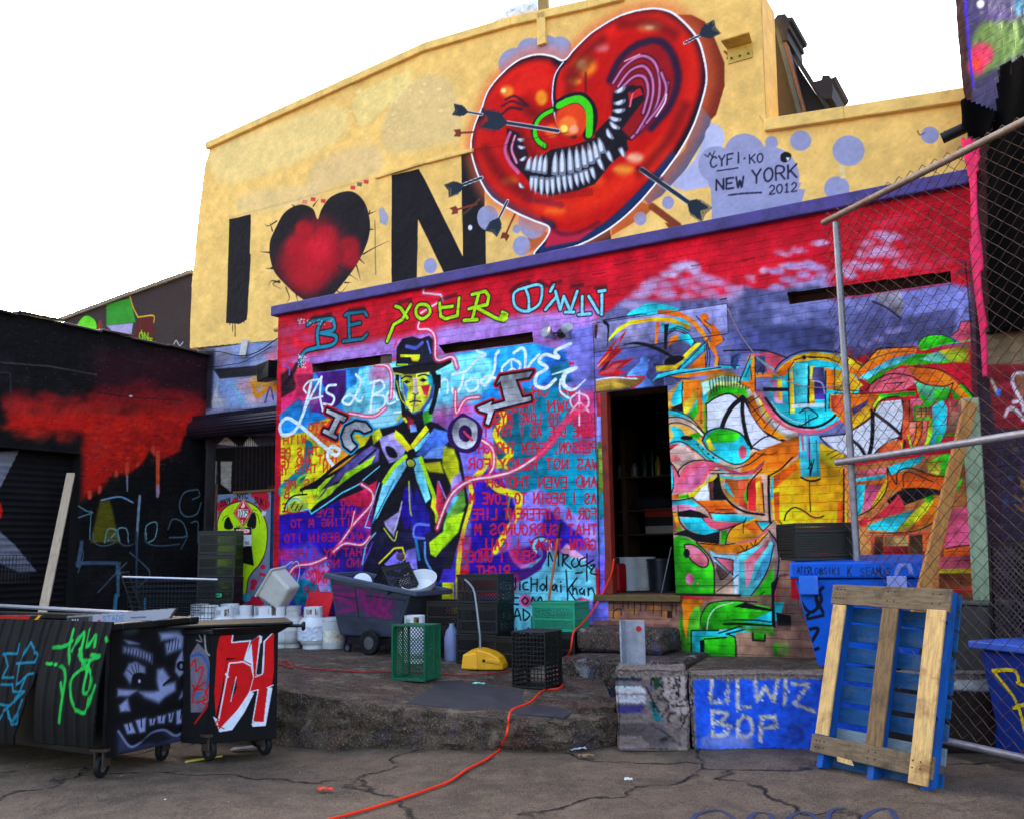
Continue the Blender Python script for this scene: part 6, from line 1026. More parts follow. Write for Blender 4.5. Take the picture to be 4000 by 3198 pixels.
# ------------------------------------------------------------------ tall yellow building
yellow = thing('yellow_building', 'tall yellow stucco building with a red grinning heart mural above the storefront', 'building', FA.M)
YO = '740,1362 748,1104 772,860 800,640 826,560 1000,478 1380,305 1665,176 2000,77 2300,10 2420,-30 2972,-40 2992,470 3300,425 3830,345 3830,900 2600,1000 1086,1330'
cy = Canvas(FA, -7.55, 3.0, 4.2, 8.05, .008, YEL_C, off=YEL)
if 'yellow' in exec_paint: exec_paint['yellow'](cy)
yuv = FA.uv(P(YO), YEL); _w = cy.win(yuv, .01); keep = np.zeros((cy.h, cy.w), bool); keep[_w[0]:_w[1], _w[2]:_w[3]] = cy.cover(yuv, 0, _w) > .5
cy.mesh('wall', M_YELLOW, yellow, YEL, keep, relief=.01)
MB().prism([(float(u), float(v)) for u, v in yuv][::-1], YEL+.02, YEL+.5, 'y').build('wall_core', pm('yellow_core', YEL_C, .8, .2), yellow)
M_YCAP = pm('yellow_coping', (236, 192, 108), .75, .18, 4, (120, 92, 50), .35, 6)
def strip(p, h, ya, yb):
    uv = FA.uv(P(p), YEL); a = [(float(u), float(v)) for u, v in uv]
    mb = MB()
    for (u0, v0), (u1, v1) in zip(a[:-1], a[1:]):
        mb.hull8([(u0, ya, v0-h), (u1, ya, v1-h), (u1, yb, v1-h), (u0, yb, v0-h)], [(u0, ya, v0), (u1, ya, v1), (u1, yb, v1), (u0, yb, v0)])
    return mb
strip('812,560 1000,474 1380,301 1665,172 2000,73 2300,6 2440,-30', .11, YEL-.05, YEL+.55).build('roof_coping', M_YCAP, yellow, bevel=.01)
strip('2988,472 3300,424 3826,342', .13, YEL-.06, YEL+.55).build('low_parapet_coping', M_YCAP, yellow, bevel=.01)
strip('1470,688 1660,630 1850,582', .05, YEL-.035, YEL+.02).build('ledge', M_YCAP, yellow, bevel=.01)
def ybx(name, px, dep, mat, bev=.006):
    (u0, v1), (u1, v0) = [FA.pt(*p, YEL) for p in px]; return MB().box(u0, u1, YEL-dep, YEL, v0, v1).build(name, mat, yellow, bevel=bev)
# steel channel at the top and the shelf bracket on the right
ybx('steel_channel', ((2103, 60), (2138, 175)), .05, M_YCAP)
MB().box(*[FA.pt(2106, 60, YEL)[0], FA.pt(2142, 60, YEL)[0]], YEL-.02, YEL+.03, FA.pt(2120, 62, YEL)[1], FA.pt(2120, -60, YEL)[1]).build('steel_post', pm('rusty_yellow', (150, 120, 70), .8, .3, 9), yellow)
br = thing('steel_bracket', 'yellow painted angle bracket bolted near the top right of the yellow wall', 'bracket', FA.M)
u, v = FA.pt(2890, 190, YEL); mb = MB().box(u-.13, u+.13, YEL-.012, YEL, v-.14, v+.02); mb.hull8([(u-.15, YEL-.16, v+.05), (u+.15, YEL-.16, v+.05), (u+.13, YEL, v+.02), (u-.13, YEL, v+.02)], [(u-.15, YEL-.16, v+.062), (u+.15, YEL-.16, v+.062), (u+.13, YEL, v+.034), (u-.13, YEL, v+.034)])
mb.build('plate', pm('bracket_yellow', (196, 160, 70), .6, .25, 8, (90, 60, 30), .4, 12), br)
for du in (-.09, 0, .09): MB().lathe([(.012, 0), (.012, .012), (0, .014)], 8, Matrix.Translation((u+du, YEL-.012, v-.09)) @ Matrix.Rotation(math.pi/2, 4, 'X')).build('bolt', pm('bolt_steel', (90, 70, 50), .5, .2, metal=.6), br)

# recess with the rolled shutter, left of the storefront (part of the yellow building)
cr = Canvas(FA, -7.12, -5.08, .25, 4.36, .01, (120, 120, 150), off=YEL)
if 'recess' in exec_paint: exec_paint['recess'](cr)
cr.mesh('lower_wall', M_FACADE, yellow, YEL+.006, relief=.015)
MB().box(-7.3, -5.05, YEL+.03, YEL+.5, .2, 4.36).build('lower_wall_core', M_BODY, yellow)
(ul, vt), (ur, vb) = FA.pt(738, 1655, YEL-.25), FA.pt(1090, 1690, YEL-.25)
vt = FA.pt(900, 1622, YEL-.25)[1]; vb = FA.pt(900, 1702, YEL-.25)[1]; vm = (vt+vb)/2; rr = (vt-vb)/2
mb = MB(); prof = []
for k in range(40):
    a = 2*math.pi*k/40; q = rr*(1-.06*(k % 2)); prof.append((YEL-.2+q*math.cos(a), vm+q*math.sin(a)))
mb.prism(prof, ul, -5.12, 'x')
M_SHUT = pm('shutter_steel', (44, 41, 54), .45, .25, 4, (20, 18, 20), .5, 5, .3, 30, .6)
sh = mb.build('shutter_roll', M_SHUT, yellow, smooth=False)
mb = MB().box(ul+.02, -5.12, YEL-.24, YEL+.0, vt-.03, vt+.06); mb.build('shutter_hood', M_SHUT, sh, bevel=.01)
# upright white-worn channel beside the shutter opening
u0, _ = FA.pt(806, 2000, YEL-.12); MB().box(u0-.02, u0+.02, YEL-.14, YEL-.0, .3, FA.pt(800, 1730, YEL-.12)[1]).build('shutter_guide', pm('guide_paint', (48, 44, 46), .6, .4, 6, (30, 26, 26), .8, 8), yellow)

# ------------------------------------------------------------------ dark building on the left
darkb = thing('dark_building', 'low black painted brick building with orange red spray fade on the left', 'building', LB.M)
cl = Canvas(LB, -4.6, .02, .2, 4.24, .009, (14, 12, 14))
if 'dark' in exec_paint: exec_paint['dark'](cl)
SHU = [(-4.6, .3), (-1.93, .3), (-1.93, 2.66), (-4.6, 2.66)]
cl.cut(np.array(SHU))
cl.mesh('wall', M_DARKBR, darkb, 0, relief=.02)
mb = MB(); mb.box(-6.5, .3, .25, 4, .1, 4.2); mb.box(-1.91, .3, .02, .25, .1, 4.2); mb.box(-6.5, -1.91, .02, .25, 2.68, 4.2); mb.box(-6.5, -4.6, .02, .25, .1, 2.68); mb.build('wall_core', pm('black_masonry', (12, 10, 12), .85, .3, 6), darkb)
cs = Canvas(LB, -4.6, -1.92, .3, 2.67, .01, (14, 13, 16), off=.12)
if 'shutter' in exec_paint: exec_paint['shutter'](cs)
so = cs.mesh('roller_shutter', M_FLAT, darkb, .16)
vv = np.empty(len(so.data.vertices)*3, np.float32); so.data.vertices.foreach_get('co', vv); vv = vv.reshape(-1, 3); vv[:, 1] += .014*np.abs(np.sin(vv[:, 2]*math.pi/.075)); so.data.vertices.foreach_set('co', vv.ravel()); so.data.update()
M_FLASH = pm('roof_flashing', (70, 66, 70), .5, .4, 6, (40, 36, 38), .7, 7, .5, 20, .3)
mb = MB(); rr_ = random.Random(4); u = -4.7
while u < .05:
    w = rr_.uniform(.25, .6); dz = rr_.uniform(-.02, .02); t = rr_.uniform(-.015, .015)
    mb.hull8([(u, -.07, 4.225+dz), (u+w-.006, -.07, 4.225+dz+t), (u+w-.006, .4, 4.24+dz+t), (u, .4, 4.24+dz)], [(u, -.07, 4.25+dz), (u+w-.006, -.07, 4.25+dz+t), (u+w-.006, .4, 4.27+dz+t), (u, .4, 4.27+dz)])
    u += w
mb.build('roof_edge', M_FLASH, darkb, bevel=.005)

# rear wall seen over the low roof
GB = 2.2
rear = thing('rear_building', 'dark sloping building wall rising behind the low black roof', 'building', FA.M)
guv = FA.uv(P('-120,1400 100,1310 214,1262 480,1163 752,1066 800,1066 800,1500 -120,1500'), GB)
cg = Canvas(FA, float(guv[:, 0].min()), float(guv[:, 0].max()), 3.2, float(guv[:, 1].max()), .012, (50, 42, 44), off=GB)
if 'rear' in exec_paint: exec_paint['rear'](cg)
_w = cg.win(guv, .01); keep = np.zeros((cg.h, cg.w), bool); keep[_w[0]:_w[1], _w[2]:_w[3]] = cg.cover(guv, 0, _w) > .5
cg.mesh('wall', M_DARKBR, rear, GB, keep)
MB().prism([(float(u), float(v)) for u, v in guv][::-1], GB+.02, GB+3, 'y').build('wall_core', MATS['black_masonry'], rear)
a = [(float(u), float(v)) for u, v in guv[:5]]; mb = MB()
for (u0, v0), (u1, v1) in zip(a[:-1], a[1:]): mb.hull8([(u0, GB-.05, v0-.02), (u1, GB-.05, v1-.02), (u1, GB+3, v1-.02), (u0, GB+3, v0-.02)], [(u0, GB-.05, v0+.05), (u1, GB-.05, v1+.05), (u1, GB+3, v1+.05), (u0, GB+3, v0+.05)])
mb.build('roof_coping', pm('rear_coping', (120, 112, 100), .8, .3), rear)

# ------------------------------------------------------------------ building on the right
rightb = thing('brick_building', 'tall brick building on the right edge painted in dark violet, green and red', 'building', RW.M)
cw = Canvas(RW, 0, 2.2, .1, 8.2, .012, (58, 30, 34))
if 'right' in exec_paint: exec_paint['right'](cw)
cw.mesh('wall', M_DARKBR, rightb, 0, relief=.02)
MB().box(.01, 4.5, .03, .9, .0, 8.3).build('wall_core', M_BODY, rightb)
MB().box(-.0, 2.3, -.06, .03, 3.12, 3.22).build('string_course', pm('course_paint', (52, 60, 70), .7, .5, 9, (90, 70, 60), .5), rightb)
# ================================================================== THINGS ON THE DOCK AND IN THE YARD
def TR(p, rz=0, rx=0, ry=0, s=1): return T(p[0], p[1], p[2], rx, ry, rz, s)
def deep(px, D, z=0.0):                                  # point on the ray's vertical plane at distance D
    d = rays([(px, 2100)])[0]; return Vector((d[0]/d[1]*D, D, z))
# ------------------------------------------------------------------ steps, low walls, raised pavement
BW = Frame((1.24, 7.06), -7)
mb = MB(); q = [BW.at(-.1, .25), BW.at(3.6, .25), FA.at(2.86, -.0), FA.at(.35, -.0)]
mb.hull8([(p.x, p.y, -.05) for p in q], [(p.x, p.y, z) for p, z in zip(q, (.44, .46, .46, .42))]); tag(mb.build('raised_pavement', M_DOCK), kind='structure')
def rough_block(name, fr, u0, u1, y0, y1, z0, z1, mat, parent, amp=.03, seed=0, canvas=None, seg=.035):
    """box with broken, uneven faces"""
    r = np.random.default_rng(seed); dims = (u1-u0, y1-y0, z1-z0); n = [max(2, int(d/seg)) for d in dims]
    vs = {}; V = []; F = []
    ph = r.random((6, 3))*6
    def vert(i, j, k):
        key = (i, j, k)
        if key not in vs:
            x, y, z = u0+dims[0]*i/n[0], y0+dims[1]*j/n[1], z0+dims[2]*k/n[2]
            e = sum(1 for a, m in ((i, n[0]), (j, n[1]), (k, n[2])) if a in (0, m))
            d = np.array([math.sin(9*y+11*z+ph[0, 0])+.6*math.sin(23*z+17*y+ph[0, 1]), math.sin(8*x+12*z+ph[1, 0])+.6*math.sin(21*x+19*z+ph[1, 1]), math.sin(9*x+7*y+ph[2, 0])+.5*math.sin(24*x+ph[2, 1])])*.35+(r.random(3)-.5)*.8
            c = np.array([(u0+u1)/2, (y0+y1)/2, (z0+z1)/2]); p = np.array([x, y, z]); inn = np.sign(c-p)
            if e >= 2: p = p+inn*amp*(.35+.75*r.random())*np.array([i in (0, n[0]), j in (0, n[1]), k in (0, n[2])])
            p = p+d*amp*.35*np.array([1, 1, 0 if k == 0 else 1]); vs[key] = len(V); V.append(tuple(p))
        return vs[key]
    for a, b, c in ((0, 1, 2), (1, 2, 0), (2, 0, 1)):
        for side in (0, n[c]):
            for i in range(n[a]):
                for j in range(n[b]):
                    f = []
                    for di, dj in ((0, 0), (1, 0), (1, 1), (0, 1)):
                        t = [0, 0, 0]; t[a] = i+di; t[b] = j+dj; t[c] = side; f.append(vert(*t))
                    F.append(tuple(f if side else f[::-1]))
    o = MB().add(V, F).build(name, mat, parent, smooth=True)
    if canvas is not None:
        me = o.data; co = np.array([v.co for v in me.vertices]); j = np.clip(((co[:, 0]-canvas.u0)/canvas.res).astype(int), 0, canvas.w-1); i = np.clip(((co[:, 2]-canvas.v0)/canvas.res).astype(int), 0, canvas.h-1)
        col = canvas.a[i, j].copy(); top = (co[:, 2] > z1-amp*1.2); back = co[:, 1] > y0+.06
        g = np.array([120, 104, 98])*(.7+.5*r.random((len(co), 1))); col = np.where((top | back)[:, None], g, col)
        ca = me.color_attributes.new('paint', 'FLOAT_COLOR', 'POINT'); ca.data.foreach_set('color', np.concatenate([lin(np.clip(col, 0, 255)), np.ones((len(co), 1))], 1).astype(np.float32).ravel())
    return o
stp = thing('concrete_steps', 'two broken concrete steps splashed with paint below the dark doorway', 'steps', FA.M)
zt = FA.pt(2245, 2452, -.5)[1]; ua, ub = FA.pt(2250, 2500, -.5)[0], FA.pt(2588, 2500, -.5)[0]
rough_block('step', FA, ua, ub, -.5, -.03, FA.pt(2300, 2536, -.5)[1]-.02, zt, M_STEP, stp, .022, 1)
zl = FA.pt(2300, 2572, -.95)[1]; rough_block('step', FA, FA.pt(2180, 2600, -.95)[0], FA.pt(2640, 2600, -.95)[0], -.95, -.03, .05, zl, M_STEP, stp, .025, 2)
lw = thing('low_wall', 'low concrete wall painted bright blue with silver lettering', 'wall', BW.M)
zb = BW.pt(2900, 2632)[1]
cb = Canvas(BW, -.35, 2.4, 0, .6, .008, (26, 78, 200))
if 'bluewall' in exec_paint: exec_paint['bluewall'](cb)
M_ROUGHP = wallmat('rough_painted_concrete', False, .3, rough=.8)
rough_block('wall', BW, 0.01, 2.35, 0, .26, -.02, zb, M_ROUGHP, lw, .03, 3, cb, .012)
blk = thing('concrete_block', 'rough concrete block with silver and black scribbles beside the blue low wall', 'block', BW.M)
rough_block('block', BW, BW.pt(2412, 2800, -.05)[0], -.01, -.05, .34, -.02, zb+.035, M_ROUGHP, blk, .04, 4, cb, .012)
rb = MB()                                                    # broken ramp of rubble between dock and block
rough_block('rubble', BW, BW.pt(2235, 2800, .1)[0], BW.pt(2425, 2800, .1)[0], .12, .8, -.03, .24, M_DOCK, tag(thing('rubble_slab', 'crumbled concrete lump between the dock edge and the silver scribbled block', 'rubble', BW.M)), .07, 9)
ang = thing('steel_angle_post', 'short upright steel angle with paint smears on the concrete block', 'post', None); ap = gnd(2472, 2596, zb+.02); ang.matrix_basis = TR(ap, -20)
M_GALV = pm('smeared_steel', (150, 150, 162), .5, .35, 8, (70, 80, 120), .5, 9, .3, 30, .35)
mb = MB(); mb.prism([(-.09, -.03), (-.075, -.03), (-.06, .06), (.09, .05), (.09, .065), (-.075, .075)], -.05, .335, 'z'); mb.build('angle', M_GALV, ang, bevel=.003)
MB().lathe([(.022, 0), (.022, .006), (0, .007)], 12, T(.045, .053, .27, 90)).build('red_reflector', pm('red_dot', (176, 10, 24), .4), ang)

# ------------------------------------------------------------------ milk crates
def bars(mb, w, h, step, t, th, M, diag=True):              # lattice panel in x-z, thickness th along y
    if diag:
        for s in (-1, 1):
            k = -h
            while k < w+h:
                pts = []
                a0 = max(0, k) if s > 0 else max(0, k); 
                if s > 0: x0 = max(0, k); z0 = x0-k; x1 = min(w, k+h); z1 = x1-k
                else: x0 = max(0, k); z0 = h-(x0-k); x1 = min(w, k+h); z1 = h-(x1-k)
                if x1-x0 > .008:
                    L = math.hypot(x1-x0, z1-z0); mb.box(0, L, 0, th, -t/2, t/2, M @ Matrix.Translation((x0, 0, z0)) @ Matrix.Rotation(-math.atan2(z1-z0, x1-x0), 4, 'Y'))
                k += step
    else:
        n = int(w/step)
        for i in range(1, n): mb.box(w*i/n-t/2, w*i/n+t/2, 0, th, 0, h, M)
        m = int(h/step)
        for i in range(1, m): mb.box(0, w, .001, th-.001, h*i/m-t/2, h*i/m+t/2, M)
def make_crate(mat, label, L=.46, W=.33, H=.28, diag=True, name='milk_crate'):
    root = thing(name, label, 'crate'); th = .008
    fr = MB()
    for z0, z1 in ((0, .028), (.105, .125), (H-.06, H)):
        for a in ((0, L, 0, th*1.4), (0, L, W-th*1.4, W), (0, th*1.4, th*1.4, W-th*1.4), (L-th*1.4, L, th*1.4, W-th*1.4)): fr.box(*a, z0, z1)
    for x in (0, L-.022):
        for y in (0, W-.022): fr.box(x-.001, x+.023, y-.001, y+.023, .003, H-.003)
    fr.box(-.006, L+.006, -.006, 0, H-.016, H+.001); fr.box(-.006, L+.006, W, W+.006, H-.016, H+.001); fr.box(-.006, 0, 0, W, H-.016, H+.001); fr.box(L, L+.006, 0, W, H-.016, H+.001)
    fr.build('frame', mat, root, bevel=.003)
    st, t = (.034, .008) if diag else (.036, .022)
    for Mx, w in ((Matrix.Identity(4), L), (T(L, W, 0, rz=180), L), (T(L, 0, 0, rz=90), W), (T(0, W, 0, rz=-90), W)):
        s = MB(); bars(s, w-.02, .096, st, t, .006, Mx @ Matrix.Translation((.01, .002, .122)), diag); bars(s, w-.02, .08, st, t, .006, Mx @ Matrix.Translation((.01, .002, .026)), diag)
        s.build('side_panel', mat, root)
    b = MB(); bars(b, L-.02, W-.02, .034, .007, .006, T(.01, .01, .01, rx=-90), diag); b.build('base_grid', mat, root)
    return root
M_CBLK = pm('black_crate_plastic', (11, 10, 12), .45, .3, 8, (34, 30, 30), .3, 7, .1, 60, spec=.45)
M_CGRN = pm('green_crate_plastic', (0, 92, 62), .42, .2, 8, (20, 50, 40), .4, 7, .1, 60, spec=.45)
M_CGR2 = pm('pale_green_crate_plastic', (20, 140, 104), .42, .2, 8, (20, 60, 50), .3, 7, .1, 60, spec=.45)
def on_end(p, rz): return TR(p, rz) @ T(0, 0, 0) @ Matrix(((0, -1, 0, .33), (0, 0, -1, .28), (1, 0, 0, 0), (0, 0, 0, 1)))   # long side upright, open side to the viewer
p = dk(1530, 2652); gc = make_crate(M_CGRN, 'green milk crate stood on end with its open side facing out', H=.28); gc.matrix_basis = TR(p, -26) @ Matrix(((0, 1, 0, 0), (0, 0, -1, .28), (1, 0, 0, 0), (0, 0, 0, 1)))
bc = make_crate(M_CBLK, 'black crate stood on end beside the orange cord at the mat', diag=False); p = dk(2000, 2682); bc.matrix_basis = TR(p, -32) @ Matrix(((0, 1, 0, 0), (0, 0, 1, 0.0), (1, 0, 0, 0), (0, 0, 0, 1)))
GB_ = 'black crates stacked against the mural'
bk = make_crate(M_CBLK, 'black milk crate at the bottom of the tall stack behind the yellow dustpan'); p = dk(1782, 2588); bk.matrix_basis = TR(p, -30.7); bk['group'] = GB_
for i, l in ((1, 'black milk crate in the middle of the tall stack behind the dustpan'), (2, 'black milk crate on top of the tall stack behind the yellow dustpan')): dup(bk, TR(p+Vector((.008*i, -.005*i, .285*i)), -30.7+1.5*i), l)
p2 = dk(1905, 2598); dup(bk, TR(p2, -34), 'single black milk crate on the dock between the dustpan and the tall stack')
p3 = FA.at(FA.pt(2082, 2560, -.42)[0], -.42); p3.z = dockz(p3.x, p3.y); dup(bk, TR(p3, -30.7), 'black milk crate underneath the open green crate by the wall')
g2 = make_crate(M_CGR2, 'light green milk crate on a black crate by the steps'); g2.matrix_basis = TR(p3+Vector((0.0, .0, .287)), -29)
p4 = dk(1662, 2570); 
for i, l in ((0, 'lower black milk crate tucked behind the upright green crate'), (1, 'upper black milk crate tucked behind the upright green crate')): dup(bk, TR(p4+Vector((0, .12, .285*i)), -28), l, 'black crates behind the green one')
p5 = deep(775, 11.75, .31)
for i, l in enumerate(('bottom', 'second lowest', 'middle', 'second highest', 'topmost')):
    dup(bk, TR(p5+Vector((0, 0, .285*i-.02)), -8+2*i), l+' black milk crate in the stack before the lime painted panel', 'crates before the lime panel')
st = MB().box(0, .075, -.002, 0, 0, .045); so = st.build('green_sticker', pm('green_sticker_paper', (20, 170, 110), .5, .1), None); so.matrix_basis = TR(p5+Vector((.25, -.045, .60)), -6); tag(so, 'small green paper sticker on the dark crate stack', 'sticker')

# ------------------------------------------------------------------ propane tanks
M_TANK = pm('tank_white', (206, 206, 212), .35, .08, 6, (150, 140, 128), .45, 5, .08, 40, spec=.5)
M_TANKD = pm('tank_grimy', (176, 172, 172), .5, .2, 7, (96, 84, 74), .75, 6, .1, 40)
def make_tank(label, mat):
    r = thing('propane_tank', label, 'gas tank', group='white propane tanks on the dock')
    pr = [(.0, .03), (.08, .032), (.12, .05), (.15, .09), (.157, .13), (.157, .185), (.159, .19), (.159, .196), (.157, .2), (.157, .25), (.15, .295), (.12, .335), (.08, .352), (.0, .36)]
    MB().lathe(pr, 28).build('body', mat, r, smooth='all')
    MB().lathe([(.105, 0), (.11, 0), (.11, .05), (.105, .05), (.105, 0)], 24, cap=False).build('foot_ring', mat, r, smooth=True)
    c = MB(); R0, R1 = .098, .102                          # collar with two hand openings and a gap at the front
    segs = 36
    for k in range(segs):
        a0, a1 = 2*math.pi*k/segs, 2*math.pi*(k+1)/segs; am = math.degrees((a0+a1)/2) % 360
        spans = [(.33, .455)]
        if 40 < am < 85 or 185 < am < 235: spans = [(.33, .375), (.43, .455)]
        if 255 < am < 285: spans = [(.33, .36)]
        for z0, z1 in spans:
            pt = lambda q, a, z: (q*math.cos(a), q*math.sin(a), z)
            c.hull8([pt(R0, a0, z0), pt(R0, a1, z0), pt(R1, a1, z0), pt(R1, a0, z0)], [pt(R0, a0, z1), pt(R0, a1, z1), pt(R1, a1, z1), pt(R1, a0, z1)])
    c.build('collar', mat, r)
    v = MB().lathe([(.02, .35), (.02, .395), (.014, .4), (.014, .41), (.03, .412), (.03, .425), (0, .427)], 12); v.tube([(0, 0, .385), (.0, -.05, .385)], .014, 10); v.build('valve', pm('valve_brass', (150, 120, 60), .4, .2, metal=.7), r, smooth=True)
    return r
TNK = [(1228, 11.0, 0, 'white propane tank wrapped in torn film at the right end of the row'), (1146, 11.15, 1, 'grimy propane tank second from the right end of the row'), (1092, 11.55, 1, 'grimy propane tank third from the right behind the lid rod'),
       (790, 11.3, 0, 'propane tank at the far left of the row'), (826, 11.0, 0, 'propane tank second from the left of the white row'), (905, 11.25, 0, 'propane tank right before the black crate stack in the back of the row'), (884, 10.85, 0, 'propane tank in front of the crate stack, nearest to the dumpster lid'), (957, 11.2, 0, 'propane tank standing right below the lime panel'), (1035, 11.1, 0, 'propane tank with red mark left of the tilted tub'), (1086, 11.1, 0, 'propane tank under the tilted white tub')]
base = {}
for i, (px, D, k, l) in enumerate(TNK):
    p = deep(px, D-.3); p.z = dockz(p.x, p.y)-.005 if p.x > -3.2 else .41
    rz = random.Random(i).uniform(-50, 60)
    if k not in base: base[k] = make_tank(l, (M_TANK, M_TANKD)[k]); base[k].matrix_basis = TR(p, rz)
    else: dup(base[k], TR(p, rz), l)
wrap = MB()
for k in range(40):
    pass
zz = [.10, .12, .15, .17, .2, .23, .25]; V = []; n = 48; rr_ = random.Random(2)
for z in zz:
    for k in range(n): q = .1605+rr_.uniform(0, .006); V.append((q*math.cos(2*math.pi*k/n), q*math.sin(2*math.pi*k/n), z+rr_.uniform(-.006, .006)))
F_ = [(i*n+k, i*n+(k+1) % n, (i+1)*n+(k+1) % n, (i+1)*n+k) for i in range(len(zz)-1) for k in range(n)]
wo_ = MB().add(V, F_).build('film_wrap', pm('torn_film', (196, 198, 214), .25, .12, 20, (40, 60, 160), .35, 16, .1, 40, spec=.6), base[0])
p = dk(1835, 2610)
# tank seen through the green crate
pt_ = dk(1600, 2600); dup(base[0], TR(pt_+Vector((.02, .28, 0)), 20), 'white propane tank standing behind the upright green crate')

# ------------------------------------------------------------------ grey tilt truck
CT = Frame(dk(1440, 2556), -29); z0 = dk(1440, 2556).z
ct = thing('utility_cart', 'dark grey plastic tilt cart with pink spray marks and black wheels', 'cart', CT.M)
def cu(x, y, off=0): u, z = CT.pt(x, y, off); return u, z
M_CART = None
def cartmat():
    s = NT('cart_plastic'); v = s.obj(); a = s.noise(v, 4, 7, .65); b = s.noise(v, 5, 5, .7, .8)
    col = s.mix(s.ramp(a, .3, .7), L4((40, 44, 56)), L4((66, 72, 92))); col = s.mix(s.math('MULTIPLY', s.ramp(s.noise(v, 26, 6, .7), .58, .75), .4), col, L4((120, 118, 118)))
    pat = s.math('MULTIPLY', s.ramp(b, .53, .6), .0); s.S(s.b.inputs['Base Color'], col); s.b.inputs['Roughness'].default_value = .5; s.S(s.b.inputs['Normal'], s.bump(a, .15, .01)); return s.m
M_CART = cartmat(); D_ = .58
A_, B_, C_, Dd = cu(1288, 2262), cu(1602, 2325), cu(1520, 2492), cu(1306, 2482)
M1, M2 = cu(1298, 2412), cu(1560, 2428)
def ring(uz, ins): return [(uz[0][0]+0, ins, uz[0][1]), (uz[1][0], ins, uz[1][1]), (uz[1][0], D_-ins, uz[1][1]), (uz[0][0]+0, D_-ins, uz[0][1])]
mb = MB(); R = [ring((Dd, C_), .09), ring((M1, M2), .05), ring((A_, B_), 0)]
vs = sum(R, []); fs = [(0, 3, 2, 1)]
for k in (0, 1):
    for i in range(4): j = (i+1) % 4; fs.append((k*4+i, k*4+j, k*4+4+j, k*4+4+i))
inn = [(x+(.03 if i in (0, 3) else -.03), y+(.03 if i < 2 else -.03), z) for i, (x, y, z) in enumerate(R[2])]; flo = [(x+(.06 if i in (0, 3) else -.06), y+(.06 if i < 2 else -.06), z+.04) for i, (x, y, z) in enumerate(R[0])]
vs += inn+flo; fs += [(8+i, 8+(i+1) % 4, 12+(i+1) % 4, 12+i) for i in range(4)]+[(12+i, 12+(i+1) % 4, 16+(i+1) % 4, 16+i) for i in range(4)]+[(16, 17, 18, 19)]
mb.add(vs, fs); body = mb.build('body', M_CART, ct, bevel=.025)
cc = Canvas(CT, A_[0]-.05, B_[0]+.1, z0, A_[1]+.1, .008, (56, 61, 78))
if 'cart' in exec_paint: exec_paint['cart'](cc)
pts = np.array([A_, B_, M2, M1])*1.0; w_ = cc.win(pts, .01); kp = np.zeros((cc.h, cc.w), bool); kp[w_[0]:w_[1], w_[2]:w_[3]] = cc.cover(pts+np.array([[.03, -.03], [-.03, -.03], [-.035, .02], [.03, .02]]), 0, w_) > .5
pf = cc.mesh('front_panel', wallmat('cart_painted', False, .2, rough=.55), ct, 0, kp)
vv = np.empty(len(pf.data.vertices)*3, np.float32); pf.data.vertices.foreach_get('co', vv); vv = vv.reshape(-1, 3)
tt = np.clip((vv[:, 2]-M1[1])/(A_[1]-M1[1]-(A_[1]-B_[1])*np.clip((vv[:, 0]-A_[0])/(B_[0]-A_[0]), 0, 1)), 0, 1); vv[:, 1] = .05*(1-tt)-.008; pf.data.vertices.foreach_set('co', vv.ravel()); pf.data.update()
E0, E1 = cu(1262, 2236, -.05), cu(1628, 2308, -.05); mb = MB(); h = .055
def rimbar(a, b): mb.hull8([(a[0], a[1], a[2]-h), (b[0], b[1], b[2]-h), (b[0]+b[3], b[1]+b[4], b[2]-h), (a[0]+a[3], a[1]+a[4], a[2]-h)], [(a[0], a[1], a[2]), (b[0], b[1], b[2]), (b[0]+b[3], b[1]+b[4], b[2]), (a[0]+a[3], a[1]+a[4], a[2])])
rimbar((E0[0], -.05, E0[1], .06, .06), (E1[0], -.05, E1[1], -.06, .06)); rimbar((E1[0], -.05, E1[1], -.06, .06), (E1[0], D_+.05, E1[1], -.06, -.06)); rimbar((E0[0], D_+.05, E0[1], .06, -.06), (E1[0], D_+.05, E1[1], -.06, -.06)); rimbar((E0[0], -.05, E0[1], .06, .06), (E0[0], D_+.05, E0[1], .06, -.06))
mb.build('rim', pm('rim_plastic', (66, 74, 92), .5, .2, 6, (36, 36, 42), .4, 7), ct, bevel=.012)
mb = MB(); u1, _ = cu(1300, 2500); u2, _ = cu(1560, 2500)
mb.box(u1+.12, u2+.12, .1, .14, z0+.1, z0+.16); mb.box(u1+.12, u2+.12, D_-.14, D_-.1, z0+.1, z0+.16); mb.box(u2-.05, u2+.0, .1, D_-.1, z0+.08, z0+.14)
M_BLKM = pm('black_steel', (12, 11, 13), .5, .3, 6, (60, 50, 44), .5, 8, .2, 30)
mb.build('chassis', M_BLKM, ct)
M_TYRE = pm('tyre_rubber', (11, 10, 11), .7, .3, 9, (40, 36, 34), .5, 9); M_HUB = pm('hub_grey', (84, 82, 84), .5, .3, 8, (30, 27, 25), .6, 9)
def wheel(parent, M, R=.125, wd=.06, name='wheel'):
    t = MB().lathe([(R*.55, wd/2), (R*.55, -wd/2), (R*.92, -wd/2), (R, -wd*.3), (R, wd*.3), (R*.92, wd/2), (R*.55, wd/2)], 28, cap=False).build(name, M_TYRE, parent, smooth=True); t.matrix_basis = M @ T(rx=90)
    hb = MB().lathe([(0, -wd*.42), (R*.2, -wd*.42), (R*.22, -wd*.3), (R*.56, -wd*.22), (R*.56, wd*.3), (R*.2, wd*.42), (0, wd*.42)], 24); 
    for k in range(5): hb.box(R*.2, R*.52, -R*.07, R*.07, -wd*.36, wd*.36, Matrix.Rotation(2*math.pi*k/5, 4, 'Z'))
    hb.build('hub', M_HUB, t, smooth=True); return t
